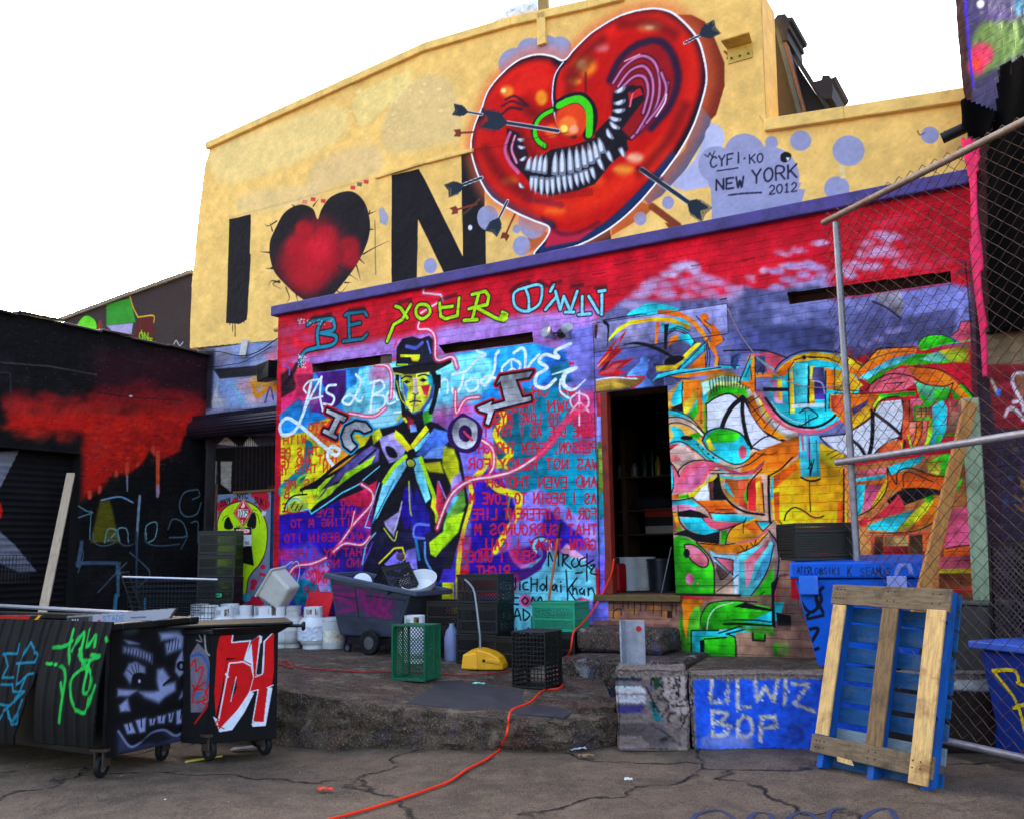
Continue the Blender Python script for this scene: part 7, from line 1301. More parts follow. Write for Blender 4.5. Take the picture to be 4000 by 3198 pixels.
uw, _ = cu(1440, 2520, -.02); wheel(ct, T(uw, -.0, z0+.125)); wheel(ct, T(uw, D_, z0+.125))
for u_, y_ in ((u1+.12, .1), (u1+.12, D_-.1), (u2+.1, D_/2)): wheel(ct, T(u_, y_, z0+.05), .05, .03, 'caster')
zc = E1[1]
bw = thing('white_bowl', 'white plastic bowl tipped in the grey tilt cart', 'bowl', TR(CT.at(cu(1580, 2290)[0], .28, zc-.0), 0, 30, -8))
MB().lathe([(.0, 0), (.12, .0), (.16, .03), (.19, .1), (.2, .13), (.192, .13), (.18, .1), (.15, .04), (.0, .012)], 32).build('shell', pm('white_plastic', (216, 216, 222), .35, .05, 6, (160, 160, 160), .2), bw, smooth=True)
wl = thing('plastic_lid', 'small white lid edge showing at the left end of the tilt cart', 'dish', TR(CT.at(cu(1365, 2250)[0], .22, zc+.08), 0, 60, 20)); MB().lathe([(0, 0), (.1, 0), (.105, .01), (.1, .022), (0, .025)], 24).build('disc', MATS['white_plastic'], wl, smooth=True)  # loose white lid, tipped on edge in the cart
dup(bk, TR(CT.at(cu(1440, 2300)[0], .15, zc-.24), -60, 10, -34), 'black milk crate thrown tilted into the grey tilt cart', 'crate thrown in the cart')

# ------------------------------------------------------------------ dustpan, broom, bucket, tub, panel, jug
p = dk(1800, 2612); dp = thing('dustpan', 'yellow upright dustpan with a bent grey metal handle', 'dustpan', TR(p, -12)); M_YP = pm('dustpan_yellow', (240, 168, 0), .4, .08, 6, (150, 100, 20), .3, 7, .08, 40, spec=.5)
mb = MB(); mb.hull8([(0, 0, 0), (.17, -.05, 0), (.17, .22, 0), (0, .24, 0)], [(.01, .02, .13), (.16, -.02, .15), (.15, .2, .19), (.05, .22, .16)]); mb.prism([(.165, 0), (.415, 0), (.41, .05), (.37, .11), (.3, .15), (.22, .175), (.155, .185)], -.045, .21, 'y'); mb.build('pan', M_YP, dp, bevel=.014)
MB().prism([(.245, .075), (.4, .05), (.39, .085), (.27, .105)], -.058, -.04, 'y').build('side_rib', M_YP, dp, bevel=.005)
MB().lathe([(.014, 0), (.014, .014), (0, .015)], 12, T(.235, -.045, .085, 90)).build('bolt', M_BLKM, dp)
MB().tube([(.17, .08, .16), (.165, .09, .3), (.13, .12, .55), (.105, .14, .69), (.085, .15, .74), (.04, .16, .79), (-.0, .17, .82)], .012, 10).build('handle', pm('handle_steel', (128, 130, 140), .35, .15, metal=.6), dp, smooth=True)
tp = FA.at(FA.pt(2189, 2040, -.02)[0], -.025, FA.pt(2189, 2040, -.02)[1]); bp = dk(2112, 2560)
br_ = thing('broom_handle', 'orange brown wooden pole with black tip leaning on the mural', 'pole'); br_.matrix_basis = Matrix.Translation(bp); v = tp-bp
MB().tube([(0, 0, 0), v*.88], .014, 10).build('shaft', pm('orange_wood', (176, 92, 44), .5, .2, 8, (110, 60, 30), .4, grain=(6, 6, 1)), br_, smooth=True); MB().tube([v*.88, v], [.0155, .013], 10).build('tip', M_BLKM, br_, smooth=True)
p = deep(1306, 10.7); p.z = dockz(p.x, p.y); bu = thing('white_bucket', 'white plastic pail with a coloured label between tank and cart', 'bucket', TR(p, 20))
M_WHB = pm('pail_white', (196, 196, 200), .4, .1, 6, (120, 110, 100), .5, 6)
MB().lathe([(.0, 0), (.125, 0), (.13, .01), (.145, .3), (.152, .302), (.152, .33), (.145, .335), (0, .335)], 28).build('shell', M_WHB, bu, smooth=True)
n = 20; V = [(.1385*math.cos(a)*k, .1385*math.sin(a)*k, z) for z, k in ((.07, .985), (.2, 1.03)) for a in np.linspace(-2.6, -.4, n)]; MB().add(V, [(i, i+1, n+i+1, n+i) for i in range(n-1)]).build('label', pm('pail_label', (214, 206, 190), .5, .3, 14, (150, 30, 40), .8, 12), bu)
u, v_ = FA.pt(1213, 2308, -.12); u2_, v2_ = FA.pt(1292, 2405, -.2)
rp = thing('painted_board', 'bright red painted square board standing behind the propane tanks', 'board', FA.M); MB().hull8([(u, -.25, v2_), (u2_, -.25, v2_), (u2_, -.235, v2_), (u, -.235, v2_)], [(u, -.14, v_), (u2_, -.14, v_), (u2_, -.125, v_), (u, -.125, v_)]).build('board', pm('red_board', (226, 30, 44), .6, .15, 5, (120, 20, 30), .5, 8), rp)
for z_, w_ in ((v2_, .24),): MB().box(u+.03, u2_-.03, -.25, -.21, dockz(*FA.at(u, -.23).xy)-.01, z_).build('support', M_BLKM, rp)
tb = thing('white_tub', 'white rectangular plastic tub tipped on its side on the propane tanks', 'tub', TR(deep(1098, 10.8, 1.02), -18, 8, 38))
mb = MB(); L_, W_2, H_ = .36, .26, .3
mb.hull8([(-L_/2+.03, -W_2/2+.02, -H_/2), (L_/2-.03, -W_2/2+.02, -H_/2), (L_/2-.03, W_2/2-.02, -H_/2), (-L_/2+.03, W_2/2-.02, -H_/2)], [(-L_/2, -W_2/2, H_/2), (L_/2, -W_2/2, H_/2), (L_/2, W_2/2, H_/2), (-L_/2, W_2/2, H_/2)], T(ry=-90)); M_TUB = pm('tub_plastic', (190, 184, 178), .4, .08, 5, (130, 120, 110), .35, 6)
mb.build('body', M_TUB, tb, bevel=.03)
MB().box(-.165, -.14, -.145, .145, -.195, .195).build('rim', M_TUB, tb, bevel=.01)
p = dk(1766, 2578); jg = thing('plastic_jug', 'pale plastic water jug against the yellow part of the mural', 'jug', TR(p, 0)); MB().lathe([(0, 0), (.07, 0), (.078, .02), (.078, .22), (.06, .29), (.028, .33), (.024, .36), (0, .36)], 24).build('shell', pm('jug_plastic', (130, 136, 176), .35, .2, 5, (60, 70, 130), .5, 5), jg, smooth=True)
mt = thing('rubber_mat', 'flat dark grey sheet overhanging the dock edge', 'mat'); c4 = [gnd(1590, 2745, dockz(-.8, 7.25)+.01), gnd(2205, 2799, .205), gnd(2300, 2728, .215), dk(1725, 2664)+Vector((0, 0, .012))]
mt.matrix_basis = Matrix.Translation(c4[0]); mb = MB(); g = 10; o_ = c4[0]
def bil(s, t): return (c4[0]*(1-s)*(1-t)+c4[1]*s*(1-t)+c4[2]*s*t+c4[3]*(1-s)*t)-o_+Vector((0, 0, .012*math.sin(s*5)*t-.01*(1-t)*math.sin(s*3)))
V = [bil(i/g, j/g) for j in range(g+1) for i in range(g+1)]; V += [v+Vector((0, 0, -.014)) for v in V]; n = g+1; k = n*n
Fs = [(j*n+i, j*n+i+1, (j+1)*n+i+1, (j+1)*n+i) for j in range(g) for i in range(g)]; Fs += [tuple(k+q for q in f[::-1]) for f in Fs]
bd = [i for i in range(n)]+[j*n+g for j in range(1, n)]+[g*n+i for i in range(g-1, -1, -1)]+[j*n for j in range(g-1, 0, -1)]
Fs += [(bd[i], bd[i]+k, bd[(i+1) % len(bd)]+k, bd[(i+1) % len(bd)]) for i in range(len(bd))]
mb.add(V, Fs).build('sheet', pm('mat_rubber', (52, 48, 55), .75, .3, 4, (26, 24, 26), .6, 5, .5, 50), mt)

# ------------------------------------------------------------------ cords
M_CORD = pm('orange_cord_jacket', (244, 52, 14), .45, .1, 6); M_CORD2 = pm('red_cord_jacket', (150, 24, 22), .5, .15, 6)
def curve3(pts, n=7):
    a = np.array([tuple(p) for p in pts]); return smooth(a, False, n)
def cord(name, label, pts, r, mat):
    o = thing(name, label, 'cord'); o.matrix_basis = Matrix.Translation(pts[-1]); MB().tube([Vector(q)-pts[-1] for q in curve3(pts)], r, 8).build('cable', mat, o, smooth='all')
def gz(px, py): p = gnd(px, py, 0); p.z = groundz(p.x, p.y)+.012; return p
def dz_(px, py, k=.012): p = dk(px, py); p.z += k; return p
pp = [FA.at(*[FA.pt(x, y, -.03)[0], -.03, FA.pt(x, y, -.03)[1]]) for x, y in ((2398, 2180), (2388, 2240), (2352, 2320))]
pp += [FA.at(FA.pt(x, y, o)[0], o, FA.pt(x, y, o)[1]) for x, y, o in ((2310, 2390, -.1), (2268, 2440, -.3), (2240, 2470, -.58), (2228, 2540, -.62))]
pp += [dz_(2205, 2580), dz_(2178, 2622), dz_(2196, 2668), dz_(2185, 2692), dz_(2120, 2703)]
def fz(px, py):
    d = rays([(px, py)])[0]; t = 6.88/d[1]; return Vector((d[0]*t, 6.88, EYE+d[2]*t))
def matz(px, py): return gnd(px, py, dockz(.0, 7.4)+.045)
pp += [matz(2070, 2742), matz(2005, 2768), fz(1988, 2800), fz(1985, 2835), fz(1975, 2875), gz(1955, 2920), gz(1900, 2965), gz(1830, 3000), gz(1760, 3045), gz(1690, 3070), gz(1560, 3110), gz(1420, 3152), gz(1255, 3200), gz(1120, 3240), gz(950, 3300)]
cord('extension_cord', 'bright orange extension cord running from the doorway across the yard', pp, .0085, M_CORD)
pp = [dz_(1080, 2590), dz_(1140, 2612), dz_(1120, 2585), dz_(1080, 2600), dz_(1145, 2598), dz_(1180, 2612), dz_(1300, 2620), dz_(1420, 2628), dz_(1540, 2628), dz_(1680, 2632), dz_(1800, 2640), dz_(1900, 2636), dz_(1985, 2625), dz_(2010, 2600)]
cord('extension_cord', 'thin red cord lying along the dock behind the green crate', pp, .006, M_CORD2)
# ================================================================== lime panel, signs, rack
LP = Frame(FA.at(0, .05), -30.7); LF = .1                     # painted cabinet door in the recess
(ua, za), (ub, zb_) = FA.pt(853, 1935, LF), FA.pt(1052, 2400, LF); zt_ = FA.pt(950, 1925, LF)[1]
cab = thing('gas_cabinet', 'upright cabinet with a lime green face painted on its grey door', 'cabinet', FA.M)
cp_ = Canvas(FA, ua, ub, .3, zt_, .006, (110, 124, 150), off=LF)
if 'lime' in exec_paint: exec_paint['lime'](cp_)
cp_.mesh('door', M_FLAT, cab, LF-.012)
MB().box(ua+.005, ub+.2, LF, LF+.34, .3, zt_).build('body', pm('cabinet_blue', (24, 52, 92), .6, .35, 6, (20, 30, 50), .6, 7), cab, bevel=.01)
MB().box(ua+.3, ub+.25, LF-.03, LF+.3, zt_, zt_+.03).build('top_board', pm('cabinet_wood', (112, 76, 44), .7, .3, 8), cab)
def flatsign(name, label, cat, cx, cy, pts, off, res, base, draw, mat, th=.004):
    cu_, cv_ = FA.pt(cx, cy, off); o = thing(name, label, cat, FA.M @ Matrix.Translation((cu_, off, cv_)))
    uv = FA.uv(P(pts), off)-[cu_, cv_]; fr = Frame(FA.at(cu_, off), FA.deg); fr.o = fr.o+np.array([0, 0, cv_])
    class F2(Frame):
        pass
    c = Canvas(FA, uv[:, 0].min()+cu_, uv[:, 0].max()+cu_, uv[:, 1].min()+cv_, uv[:, 1].max()+cv_, res, base, off=off); draw(c)
    q = uv+[cu_, cv_]; w = c.win(q, .001); k = np.zeros((c.h, c.w), bool); k[w[0]:w[1], w[2]:w[3]] = c.cover(q, 0, w) > .5
    c.u0 -= cu_; c.v0 -= cv_; c.mesh('face', mat, o, -th, k)
    MB().prism([tuple(map(float, p)) for p in uv][::-1], -th+.001, 0, 'y').build('plate', pm('sign_metal', (150, 150, 154), .4, .1, metal=.3), o); return o
def d1(c):
    K = Pen(c, 700, 1800, 2.155); K.fill('540,310 622,420 540,550 455,435', (212, 20, 36), 2); K.line('540,326 610,420 540,534 468,435 540,326', 3, (250, 200, 200), 1, False)
    K.fill('496,405 582,405 582,470 496,470', (232, 232, 232), 1); K.text('1075', 500, 464, 21, 52, 7, (16, 14, 16)); K.fill('540,335 556,375 545,392 526,392 522,370 532,378', (240, 220, 220), 2); K.text('2', 527, 520, 16, 26, 4, (250, 236, 236))
def d2(c):
    K = Pen(c, 700, 1800, 2.155); K.fill('462,556 612,556 612,714 462,714', (226, 226, 230), 1); K.fill('464,558 610,555 610,618 464,620', (24, 20, 24), 1); K.dot(537, 588, 66, (206, 24, 36), 2, 25); K.line('480,588 537,566 596,586', 3, (240, 230, 230), 1)
    K.text('DANGER', 484, 600, 18.5, 24, 4.4, (250, 246, 246)); K.text('NO', 514, 660, 20, 26, 4.4, (30, 30, 50)); K.text('SMOKING', 468, 700, 18, 26, 4.2, (30, 30, 50))
flatsign('hazard_placard', 'red diamond placard with a flame and the number 1075', 'placard', 950, 2000, [(950, 1944), (989, 1995), (950, 2055), (911, 2001)], LF-.02, .004, (212, 20, 36), d1, M_FLAT)
flatsign('warning_sign', 'white rectangular danger no smoking sign under the red diamond', 'sign', 950, 2095, [(914, 2058), (984, 2058), (984, 2131), (914, 2131)], LF-.02, .003, (226, 226, 230), d2, M_FLAT)

# shopping cart behind the dumpsters
M_WIRE = pm('chrome_wire', (34, 34, 40), .4, .3, metal=.3); 
sp = deep(690, 10.6, .36); sc_ = thing('shopping_cart', 'dark wire shopping cart with a bright handle rail by the black wall', 'shopping cart', TR(sp, 12))
b = MB(); x0, x1, w = -.48, .42, .25
for k in range(9):
    t = k/8; z = .32+.46*t; xa, xb = x0+.08*(1-t), x1+.05*t
    for y in (-w, w): b.tube([(xa, y, z+.05*(1-t)), (xb, y, z-.0)], .004, 5)
    b.tube([(xb, -w, z), (xb, w, z)], .004, 5); b.tube([(xa, -w, z+.05*(1-t)), (xa, w, z+.05*(1-t))], .004, 5)
for k in range(24):
    x = x0+.04+(x1-x0-.04)*k/23
    for y in (-w, w): b.tube([(x, y, .34), (x, y, .79)], .0025, 4)
    b.tube([(x, -w, .34), (x, w, .34)], .0025, 4)
b.build('basket', M_WIRE, sc_)
MB().tube([(x0-.02, -w, .84), (x1+.05, -w, .79)], .012, 8).build('side_rail', pm('bright_rail', (206, 206, 216), .25, .1, metal=.6), sc_, smooth=True)
MB().tube([(x0-.05, -w, .88), (x0-.05, w, .88)], .014, 8).build('handle', pm('grey_handle', (60, 60, 66), .4, .2), sc_, smooth=True)
f = MB()
for y in (-w+.03, w-.03): f.tube([(x0, y, .12), (x1, y, .1), (x1, y, .14), (x0+.15, y, .34), (x0-.05, y, .88)], .011, 7)
f.build('chassis', M_WIRE, sc_)
for x in (x0+.05, x1-.03):
    for y in (-w+.03, w-.03): wheel(sc_, T(x, y, .055), .055, .03, 'caster')
# leaning plank by the shutter and wire basket
q0, q1 = deep(155, 9.9, .3), None; u, v_ = LB.pt(275, 1850, -.03); q1 = LB.at(u, -.04, v_)
pl = thing('wooden_plank', 'narrow pale plank leaning on the black wall beside the shutter', 'plank'); z0_ = 1.4-(2390-2180)/3704*q0.y
q0.z = .36; dq = q1-q0; L_ = dq.length; R3 = dq.to_track_quat('Z', 'X').to_matrix().to_4x4(); pl.matrix_basis = Matrix.Translation(q0) @ R3
MB().box(-.02, .02, -.045, .045, 0, L_).build('board', pm('pale_plank', (176, 152, 128), .7, .2, 8, (110, 90, 80), .4, grain=(8, 8, 1)), pl)
wbp = LB.at(LB.pt(30, 2225, -.25)[0], -.3, LB.pt(30, 2275, -.25)[1]); wb_ = thing('wire_basket', 'small grey wire basket hung on the roller shutter', 'basket', TR(wbp, 59.3)); b = MB()
for k in range(7): b.tube([(-.3, 0, .05*k), (.22, 0, .05*k), (.22, .25, .05*k), (-.3, .25, .05*k), (-.3, 0, .05*k)], .003, 4)
for k in range(14): x = -.3+.52*k/13; b.tube([(x, 0, .3), (x, 0, 0), (x, .25, 0), (x, .25, .3)], .0025, 4)
b.build('wires', M_WIRE, wb_)

# ================================================================== DUMPSTERS
M_DUMP = pm('dumpster_black', (10, 9, 11), .5, .4, 5, (40, 35, 34), .45, 5, .25, 25); M_DPAINT = wallmat('dumpster_paint', False, .22, rough=.65)
def castor(parent, M):
    f = MB().box(-.035, -.022, -.06, .03, .07, .17).box(.022, .035, -.06, .03, .07, .17).box(-.06, .06, -.07, .06, .165, .185)
    fo = f.build('caster_fork', pm('worn_fork', (66, 50, 44), .6, .35, 9, (20, 17, 16), .6, 9), parent, bevel=.004); fo.matrix_basis = M
    wheel(fo, T(0, -.02, .072, rz=90), .072, .035)
DA = Frame((-2.65, 6.36), -30); ZT = .93; LA = 2.3; WA = .66
dA = thing('dumpster', 'black open dumpster with a white snarling face on its end and two lids hanging down', 'dumpster', DA.M)
mb = MB()
for a in ((-LA, 0, 0, .03), (-LA, 0, WA-.03, WA), (-LA, -LA+.03, .03, WA-.03), (-.03, 0, .03, WA-.03)): mb.box(*a, .13, ZT)
mb.box(-LA+.03, -.03, .03, WA-.03, .13, .16); mb.build('body', M_DUMP, dA, bevel=.008)
mb = MB()
for a in ((-LA-.04, .04, -.04, .05), (-LA-.04, .04, WA-.05, WA+.04), (-LA-.04, -LA+.05, .05, WA-.05), (-.05, .04, .05, WA-.05)): mb.box(*a, ZT, ZT+.045)
mb.build('rim', M_DUMP, dA, bevel=.01)
for x in (-.034, -LA*.5, -LA+.05): MB().box(x-.03, x+.03, -.03, -.001, .2, ZT-.002).build('front_rib', M_DUMP, dA)
EA = Frame(DA.at(0, 0), 60)
ce = Canvas(EA, 0, WA, .13, ZT, .004, (9, 8, 10))
if 'face' in exec_paint: exec_paint['face'](ce)
ep = ce.mesh('end_panel', M_DPAINT, dA, -.004); ep.matrix_basis = Matrix.Rotation(math.pi/2, 4, 'Z')
for x, y in ((-.06, .03), (-.12, WA-.1), (-1.4, .05), (-LA+.1, .05)): castor(dA, T(x, y, 0, rz=20))
for nm, key, tl, bl, brx, tr_ in (('hanging_lid', 'lid1', (-40, 2450), (-40, 2890), (80, 2905), (196, 2452)), ('hanging_lid', 'lid2', (180, 2444), (160, 2895), (392, 2915), (424, 2444))):
    qs = [DA.pt(*q, -.1) for q in (tl, bl, brx, tr_)]; u0, u1 = min(q[0] for q in qs), max(q[0] for q in qs); v0, v1 = min(q[1] for q in qs), ZT+.06
    c = Canvas(DA, u0, u1, v0, v1, .006, (11, 10, 12), off=-.1)
    if key in exec_paint: exec_paint[key](c)
    ply = np.array([(qs[0][0], v1), qs[1], qs[2], (qs[3][0]*.6+qs[2][0]*.4+.03, (v0+v1)/2), (qs[3][0], v1)]); w_ = c.win(ply, .01); kp = np.zeros((c.h, c.w), bool); kp[w_[0]:w_[1], w_[2]:w_[3]] = c.cover(ply, 0, w_) > .5
    lo = c.mesh(nm, M_DPAINT, dA, 0, kp); vv = np.empty(len(lo.data.vertices)*3, np.float32); lo.data.vertices.foreach_get('co', vv); vv = vv.reshape(-1, 3)
    tt = (v1-vv[:, 2])/(v1-v0); ph = (vv[:, 0]-u0)/.115; rib = np.clip(np.abs((ph % 1)-.5)*5-1.6, 0, 1); vv[:, 1] = -.055-.10*np.sin(tt*2.2)-.014*rib; lo.data.vertices.foreach_set('co', vv.ravel()); lo.data.update()
    so_ = lo.modifiers.new('solid', 'SOLIDIFY'); so_.thickness = .012; so_.offset = 1
def board(name, label, px, D0, D1, draw, base, mat=None, fr=DA, off=.1):
    uv = fr.uv(P(px), off); o = thing(name, label, 'board', fr.M); c = Canvas(fr, uv[:, 0].min(), uv[:, 0].max(), uv[:, 1].min(), uv[:, 1].max(), .005, base, off=off); draw(c)
    w = c.win(uv, .01); k = np.zeros((c.h, c.w), bool); k[w[0]:w[1], w[2]:w[3]] = c.cover(uv, 0, w) > .5; c.mesh('face', M_FLAT, o, off-.004, k)
    MB().prism([tuple(map(float, p)) for p in uv][::-1], off-.002, off+.016, 'y').build('core', pm('board_core', (90, 84, 84), .7), o)
def e1(c):
    Z = Pen(c, 0, 2078, 1.5393); Z.fill('-300,500 190,498 150,560 0,600 -300,620', (184, 20, 16), 3); Z.line('-300,620 0,598 150,575 215,540 250,500', 30, (236, 160, 20), 3); Z.line('30,560 155,550', 5, (230, 190, 180), 2)
def e2(c):
    Z = Pen(c, 0, 2078, 1.5393); Z.fill('560,490 1080,440 1010,520 560,560', (150, 150, 164), 6); Z.dot(600, 532, 9, (210, 30, 30), 2); Z.text('STADE', 622, 535, 27, 32, 4, (40, 110, 170), slope=-.04); Z.line('790,512 880,508', 6, (90, 80, 100), 2); Z.fill('405,510 560,500 560,560 405,560', (90, 86, 90), 4); Z.fill('410,512 540,506 530,545 420,548', (46, 42, 46), 4)
    for x in (440, 455, 470): Z.dot(x, 525, 5, (190, 186, 180), 1)
board('painted_board', 'red and yellow edged board lying along the open dumpster top', [(-150, 2402), (165, 2400), (140, 2432), (100, 2450), (0, 2468), (-150, 2475)], 0, 0, e1, (24, 20, 22))
board('white_board', 'white board with blue scrawl lying on the open dumpster', [(262, 2404), (690, 2372), (662, 2414), (600, 2424), (265, 2442)], 0, 0, e2, (140, 140, 150), off=.3)
mb = MB().tube([DA.at(-2.2, .55, 1.03)-DA.at(0, 0), DA.at(-.2, .62, .985)-DA.at(0, 0)], .016, 8); pr_ = thing('steel_rail', 'thin light metal rail lying along the back edge of the open dumpster', 'rail', Matrix.Translation(DA.at(0, 0))); mb.build('rail', pm('rail_grey', (150, 146, 156), .4, .2, metal=.4), pr_, smooth=True)

DB = Frame((-2.13, 6.8), 20)
dB = thing('dumpster', 'black lidded dumpster with big red and white lettering beside the dock', 'dumpster', DB.M); wB = .455
pl4 = [(0, 0), (wB, 0), (wB+.0, .5), (-.2, .5), (-.175, .13)]
mb = MB(); mb.prism(pl4, .12, .895, 'z'); mb.build('body', M_DUMP, dB, bevel=.008)
mb = MB().prism([(x*1.0+(.02 if x > .2 else -.015), y-.02) for x, y in pl4], .86, .89, 'z'); mb.build('rim', M_DUMP, dB, bevel=.006)
cbp = Canvas(DB, 0, wB, .125, .86, .004, (10, 9, 11))
if 'red' in exec_paint: exec_paint['red'](cbp)
cbp.mesh('front_panel', M_DPAINT, dB, -.004)
a5 = math.degrees(math.atan2(-.13, .175)); NB = Frame(DB.at(-.175, .13), DB.deg+a5); cn = Canvas(NB, .003, .215, .16, .9, .005, (22, 18, 22))
if 'narrow' in exec_paint: exec_paint['narrow'](cn)
np_ = cn.mesh('side_panel', M_DPAINT, dB, -.004); np_.matrix_basis = Matrix.Translation((-.175, .13, 0)) @ Matrix.Rotation(math.radians(a5), 4, 'Z')
lz = .905; lid = MB().hull8([(-.85, .12, lz), (wB+.1, -.05, lz+.005), (wB+.1, .42, lz+.01), (-.85, .5, lz+.01)], [(-.85, .12, lz+.018), (wB+.1, -.05, lz+.024), (wB+.1, .42, lz+.028), (-.85, .5, lz+.028)]).build('lid', M_DUMP, dB, bevel=.006)
mb = MB().tube([(wB-.1, .0, lz+.0), (wB+.17, .02, lz-.012)], .012, 8); rod = mb.build('lift_rod', M_BLKM, dB, smooth=True); MB().lathe([(0, -.01), (.03, -.01), (.036, 0), (.03, .012), (0, .014)], 18, T(wB+.18, .02, lz-.014, ry=90)).build('cap', M_BLKM, rod, smooth=True)
mb = MB().hull8([(.02, -.006, .85), (wB, -.006, .85), (wB, .0, .85), (.02, .0, .85)], [(0, -.05, .9), (wB+.08, -.05, .9), (wB+.08, .0, .9), (0, .0, .9)]).build('lip', M_DUMP, dB)
for x, y in ((.0, .06), (wB-.08, .1), (wB-.1, .42)): castor(dB, T(x, y, 0, rz=30))
ys = thing('wood_stick', 'thin yellow wood stick lying on the ground by the dumpster wheels', 'stick'); a_, b_ = gz(725, 2972), gz(868, 2950); ys.matrix_basis = Matrix.Translation(a_); dq = b_-a_
MB().add([tuple(Vector(v)) for v in ((0, -.012, -.006), (dq.x, dq.y-.012, -.006), (dq.x, dq.y+.015, -.006), (0, .015, -.006), (0, -.012, .006), (dq.x, dq.y-.012, .006), (dq.x, dq.y+.015, .006), (0, .015, .006))], [(0, 3, 2, 1), (4, 5, 6, 7), (0, 1, 5, 4), (1, 2, 6, 5), (2, 3, 7, 6), (3, 0, 4, 7)]).build('slat', pm('yellow_slat', (176, 156, 60), .7, .2), ys)

# ================================================================== RIGHT SIDE: bin, crates, pallet, fence
BI = Frame(deep(3090, 7.55), -19); bi = thing('insulated_bin', 'big blue plastic insulated bin with black tags behind the pallet', 'bin', BI.M)
def bp_(x, y): return BI.pt(x, y)
zl_, zt2, zb2 = bp_(3120, 2262)[1], bp_(3120, 2196)[1], bp_(3150, 2602)[1]; ur = bp_(3640, 2300)[0]
M_BIN = pm('bin_blue', (8, 84, 196), .5, .2, 5, (10, 40, 110), .5, 5, .15, 30)
cbn = Canvas(BI, 0.0, ur, zb2, zt2+.01, .006, (8, 84, 196))
if 'bin' in exec_paint: exec_paint['bin'](cbn)
MBIN = wallmat('bin_painted', False, .15, rough=.5)
t_ = .14; mb = MB(); mb.hull8([(t_, .06, zb2), (ur-t_, .06, zb2), (ur-t_, .58, zb2), (t_, .58, zb2)], [(.01, .02, zl_), (ur-.01, .02, zl_), (ur-.01, .62, zl_), (.01, .62, zl_)]); mb.build('body', M_BIN, bi, bevel=.02)
pq = np.array([(t_, zb2), (ur-t_, zb2), (ur-.02, zl_), (.02, zl_)]); w_ = cbn.win(pq, .01); kp = np.zeros((cbn.h, cbn.w), bool); kp[w_[0]:w_[1], w_[2]:w_[3]] = cbn.cover(pq, 0, w_) > .5
fp = cbn.mesh('front_panel', MBIN, bi, 0, kp); vv = np.empty(len(fp.data.vertices)*3, np.float32); fp.data.vertices.foreach_get('co', vv); vv = vv.reshape(-1, 3); vv[:, 1] = .06-.04*(vv[:, 2]-zb2)/(zl_-zb2)-.006; fp.data.vertices.foreach_set('co', vv.ravel())
lid = MB().hull8([(-.03, -.02, zl_+.01), (ur+.03, -.02, zl_+.01), (ur+.03, .64, zl_+.01), (-.03, .64, zl_+.01)], [(-.02, -.01, zt2), (ur+.02, -.01, zt2), (ur, .62, zt2+.05), (0, .62, zt2+.05)]).build('lid', M_BIN, bi, bevel=.015)
kp = np.zeros((cbn.h, cbn.w), bool); vi = cbn.v0+np.arange(cbn.h)*cbn.res; kp[(vi > zl_+.02) & (vi < zt2-.01)] = True
cbn.mesh('lid_front', MBIN, lid, -.024, kp)
for a_, b_ in ((3120, 3195), (3462, 3540)):
    u0, u1 = bp_(a_, 2250)[0], bp_(b_, 2250)[0]; MB().box(u0, u1, -.05, .02, bp_(a_, 2320)[1], bp_(a_, 2248)[1]).build('latch', pm('latch_blue', (30, 100, 206), .5, .15, 7, (200, 130, 120), .3, 9) if a_ < 3300 else pm('latch_pale', (150, 160, 226), .5, .15), bi, bevel=.008)
zt3 = zt2+.035
def vent_crate(label, M):
    r = thing('storage_crate', label, 'crate', M); L, W_, H = .50, .38, .24; f = MB()
    for z_, h_ in ((0, .02), (H-.02, .02)):
        for a in ((0, L, 0, .012), (0, L, W_-.012, W_), (0, .012, .012, W_-.012), (L-.012, L, .012, W_-.012)): f.box(*a, z_, z_+h_)
    f.build('frame', M_CBLK, r)
    for Mx, w in ((Matrix.Identity(4), L), (T(L, W_, 0, rz=180), L), (T(L, 0, 0, rz=90), W_), (T(0, W_, 0, rz=-90), W_)):
        s = MB(); n = int(w/.02)
        for i in range(n+1): s.box(w*i/n-.0045, w*i/n+.0045, .002, .008, .021, H-.021, Mx)
        for k in range(1, 10): s.box(0, w, .0025, .0075, .02+k*(H-.04)/10-.006, .02+k*(H-.04)/10+.006, Mx)
        s.build('side_panel', M_CBLK, r)
    MB().box(.012, L-.012, .012, W_-.012, .002, .01).build('base', M_CBLK, r); return r
cp2 = BI.at(.03, .05, zt3-.02); vc = vent_crate('lower black slotted crate standing on the blue bin lid', TR(cp2, 3)); vc['group'] = 'slotted crates on the blue bin'
dup(vc, TR(cp2+Vector((.0, .01, .055)), 6), 'upper black slotted crate nested into another on the blue bin')

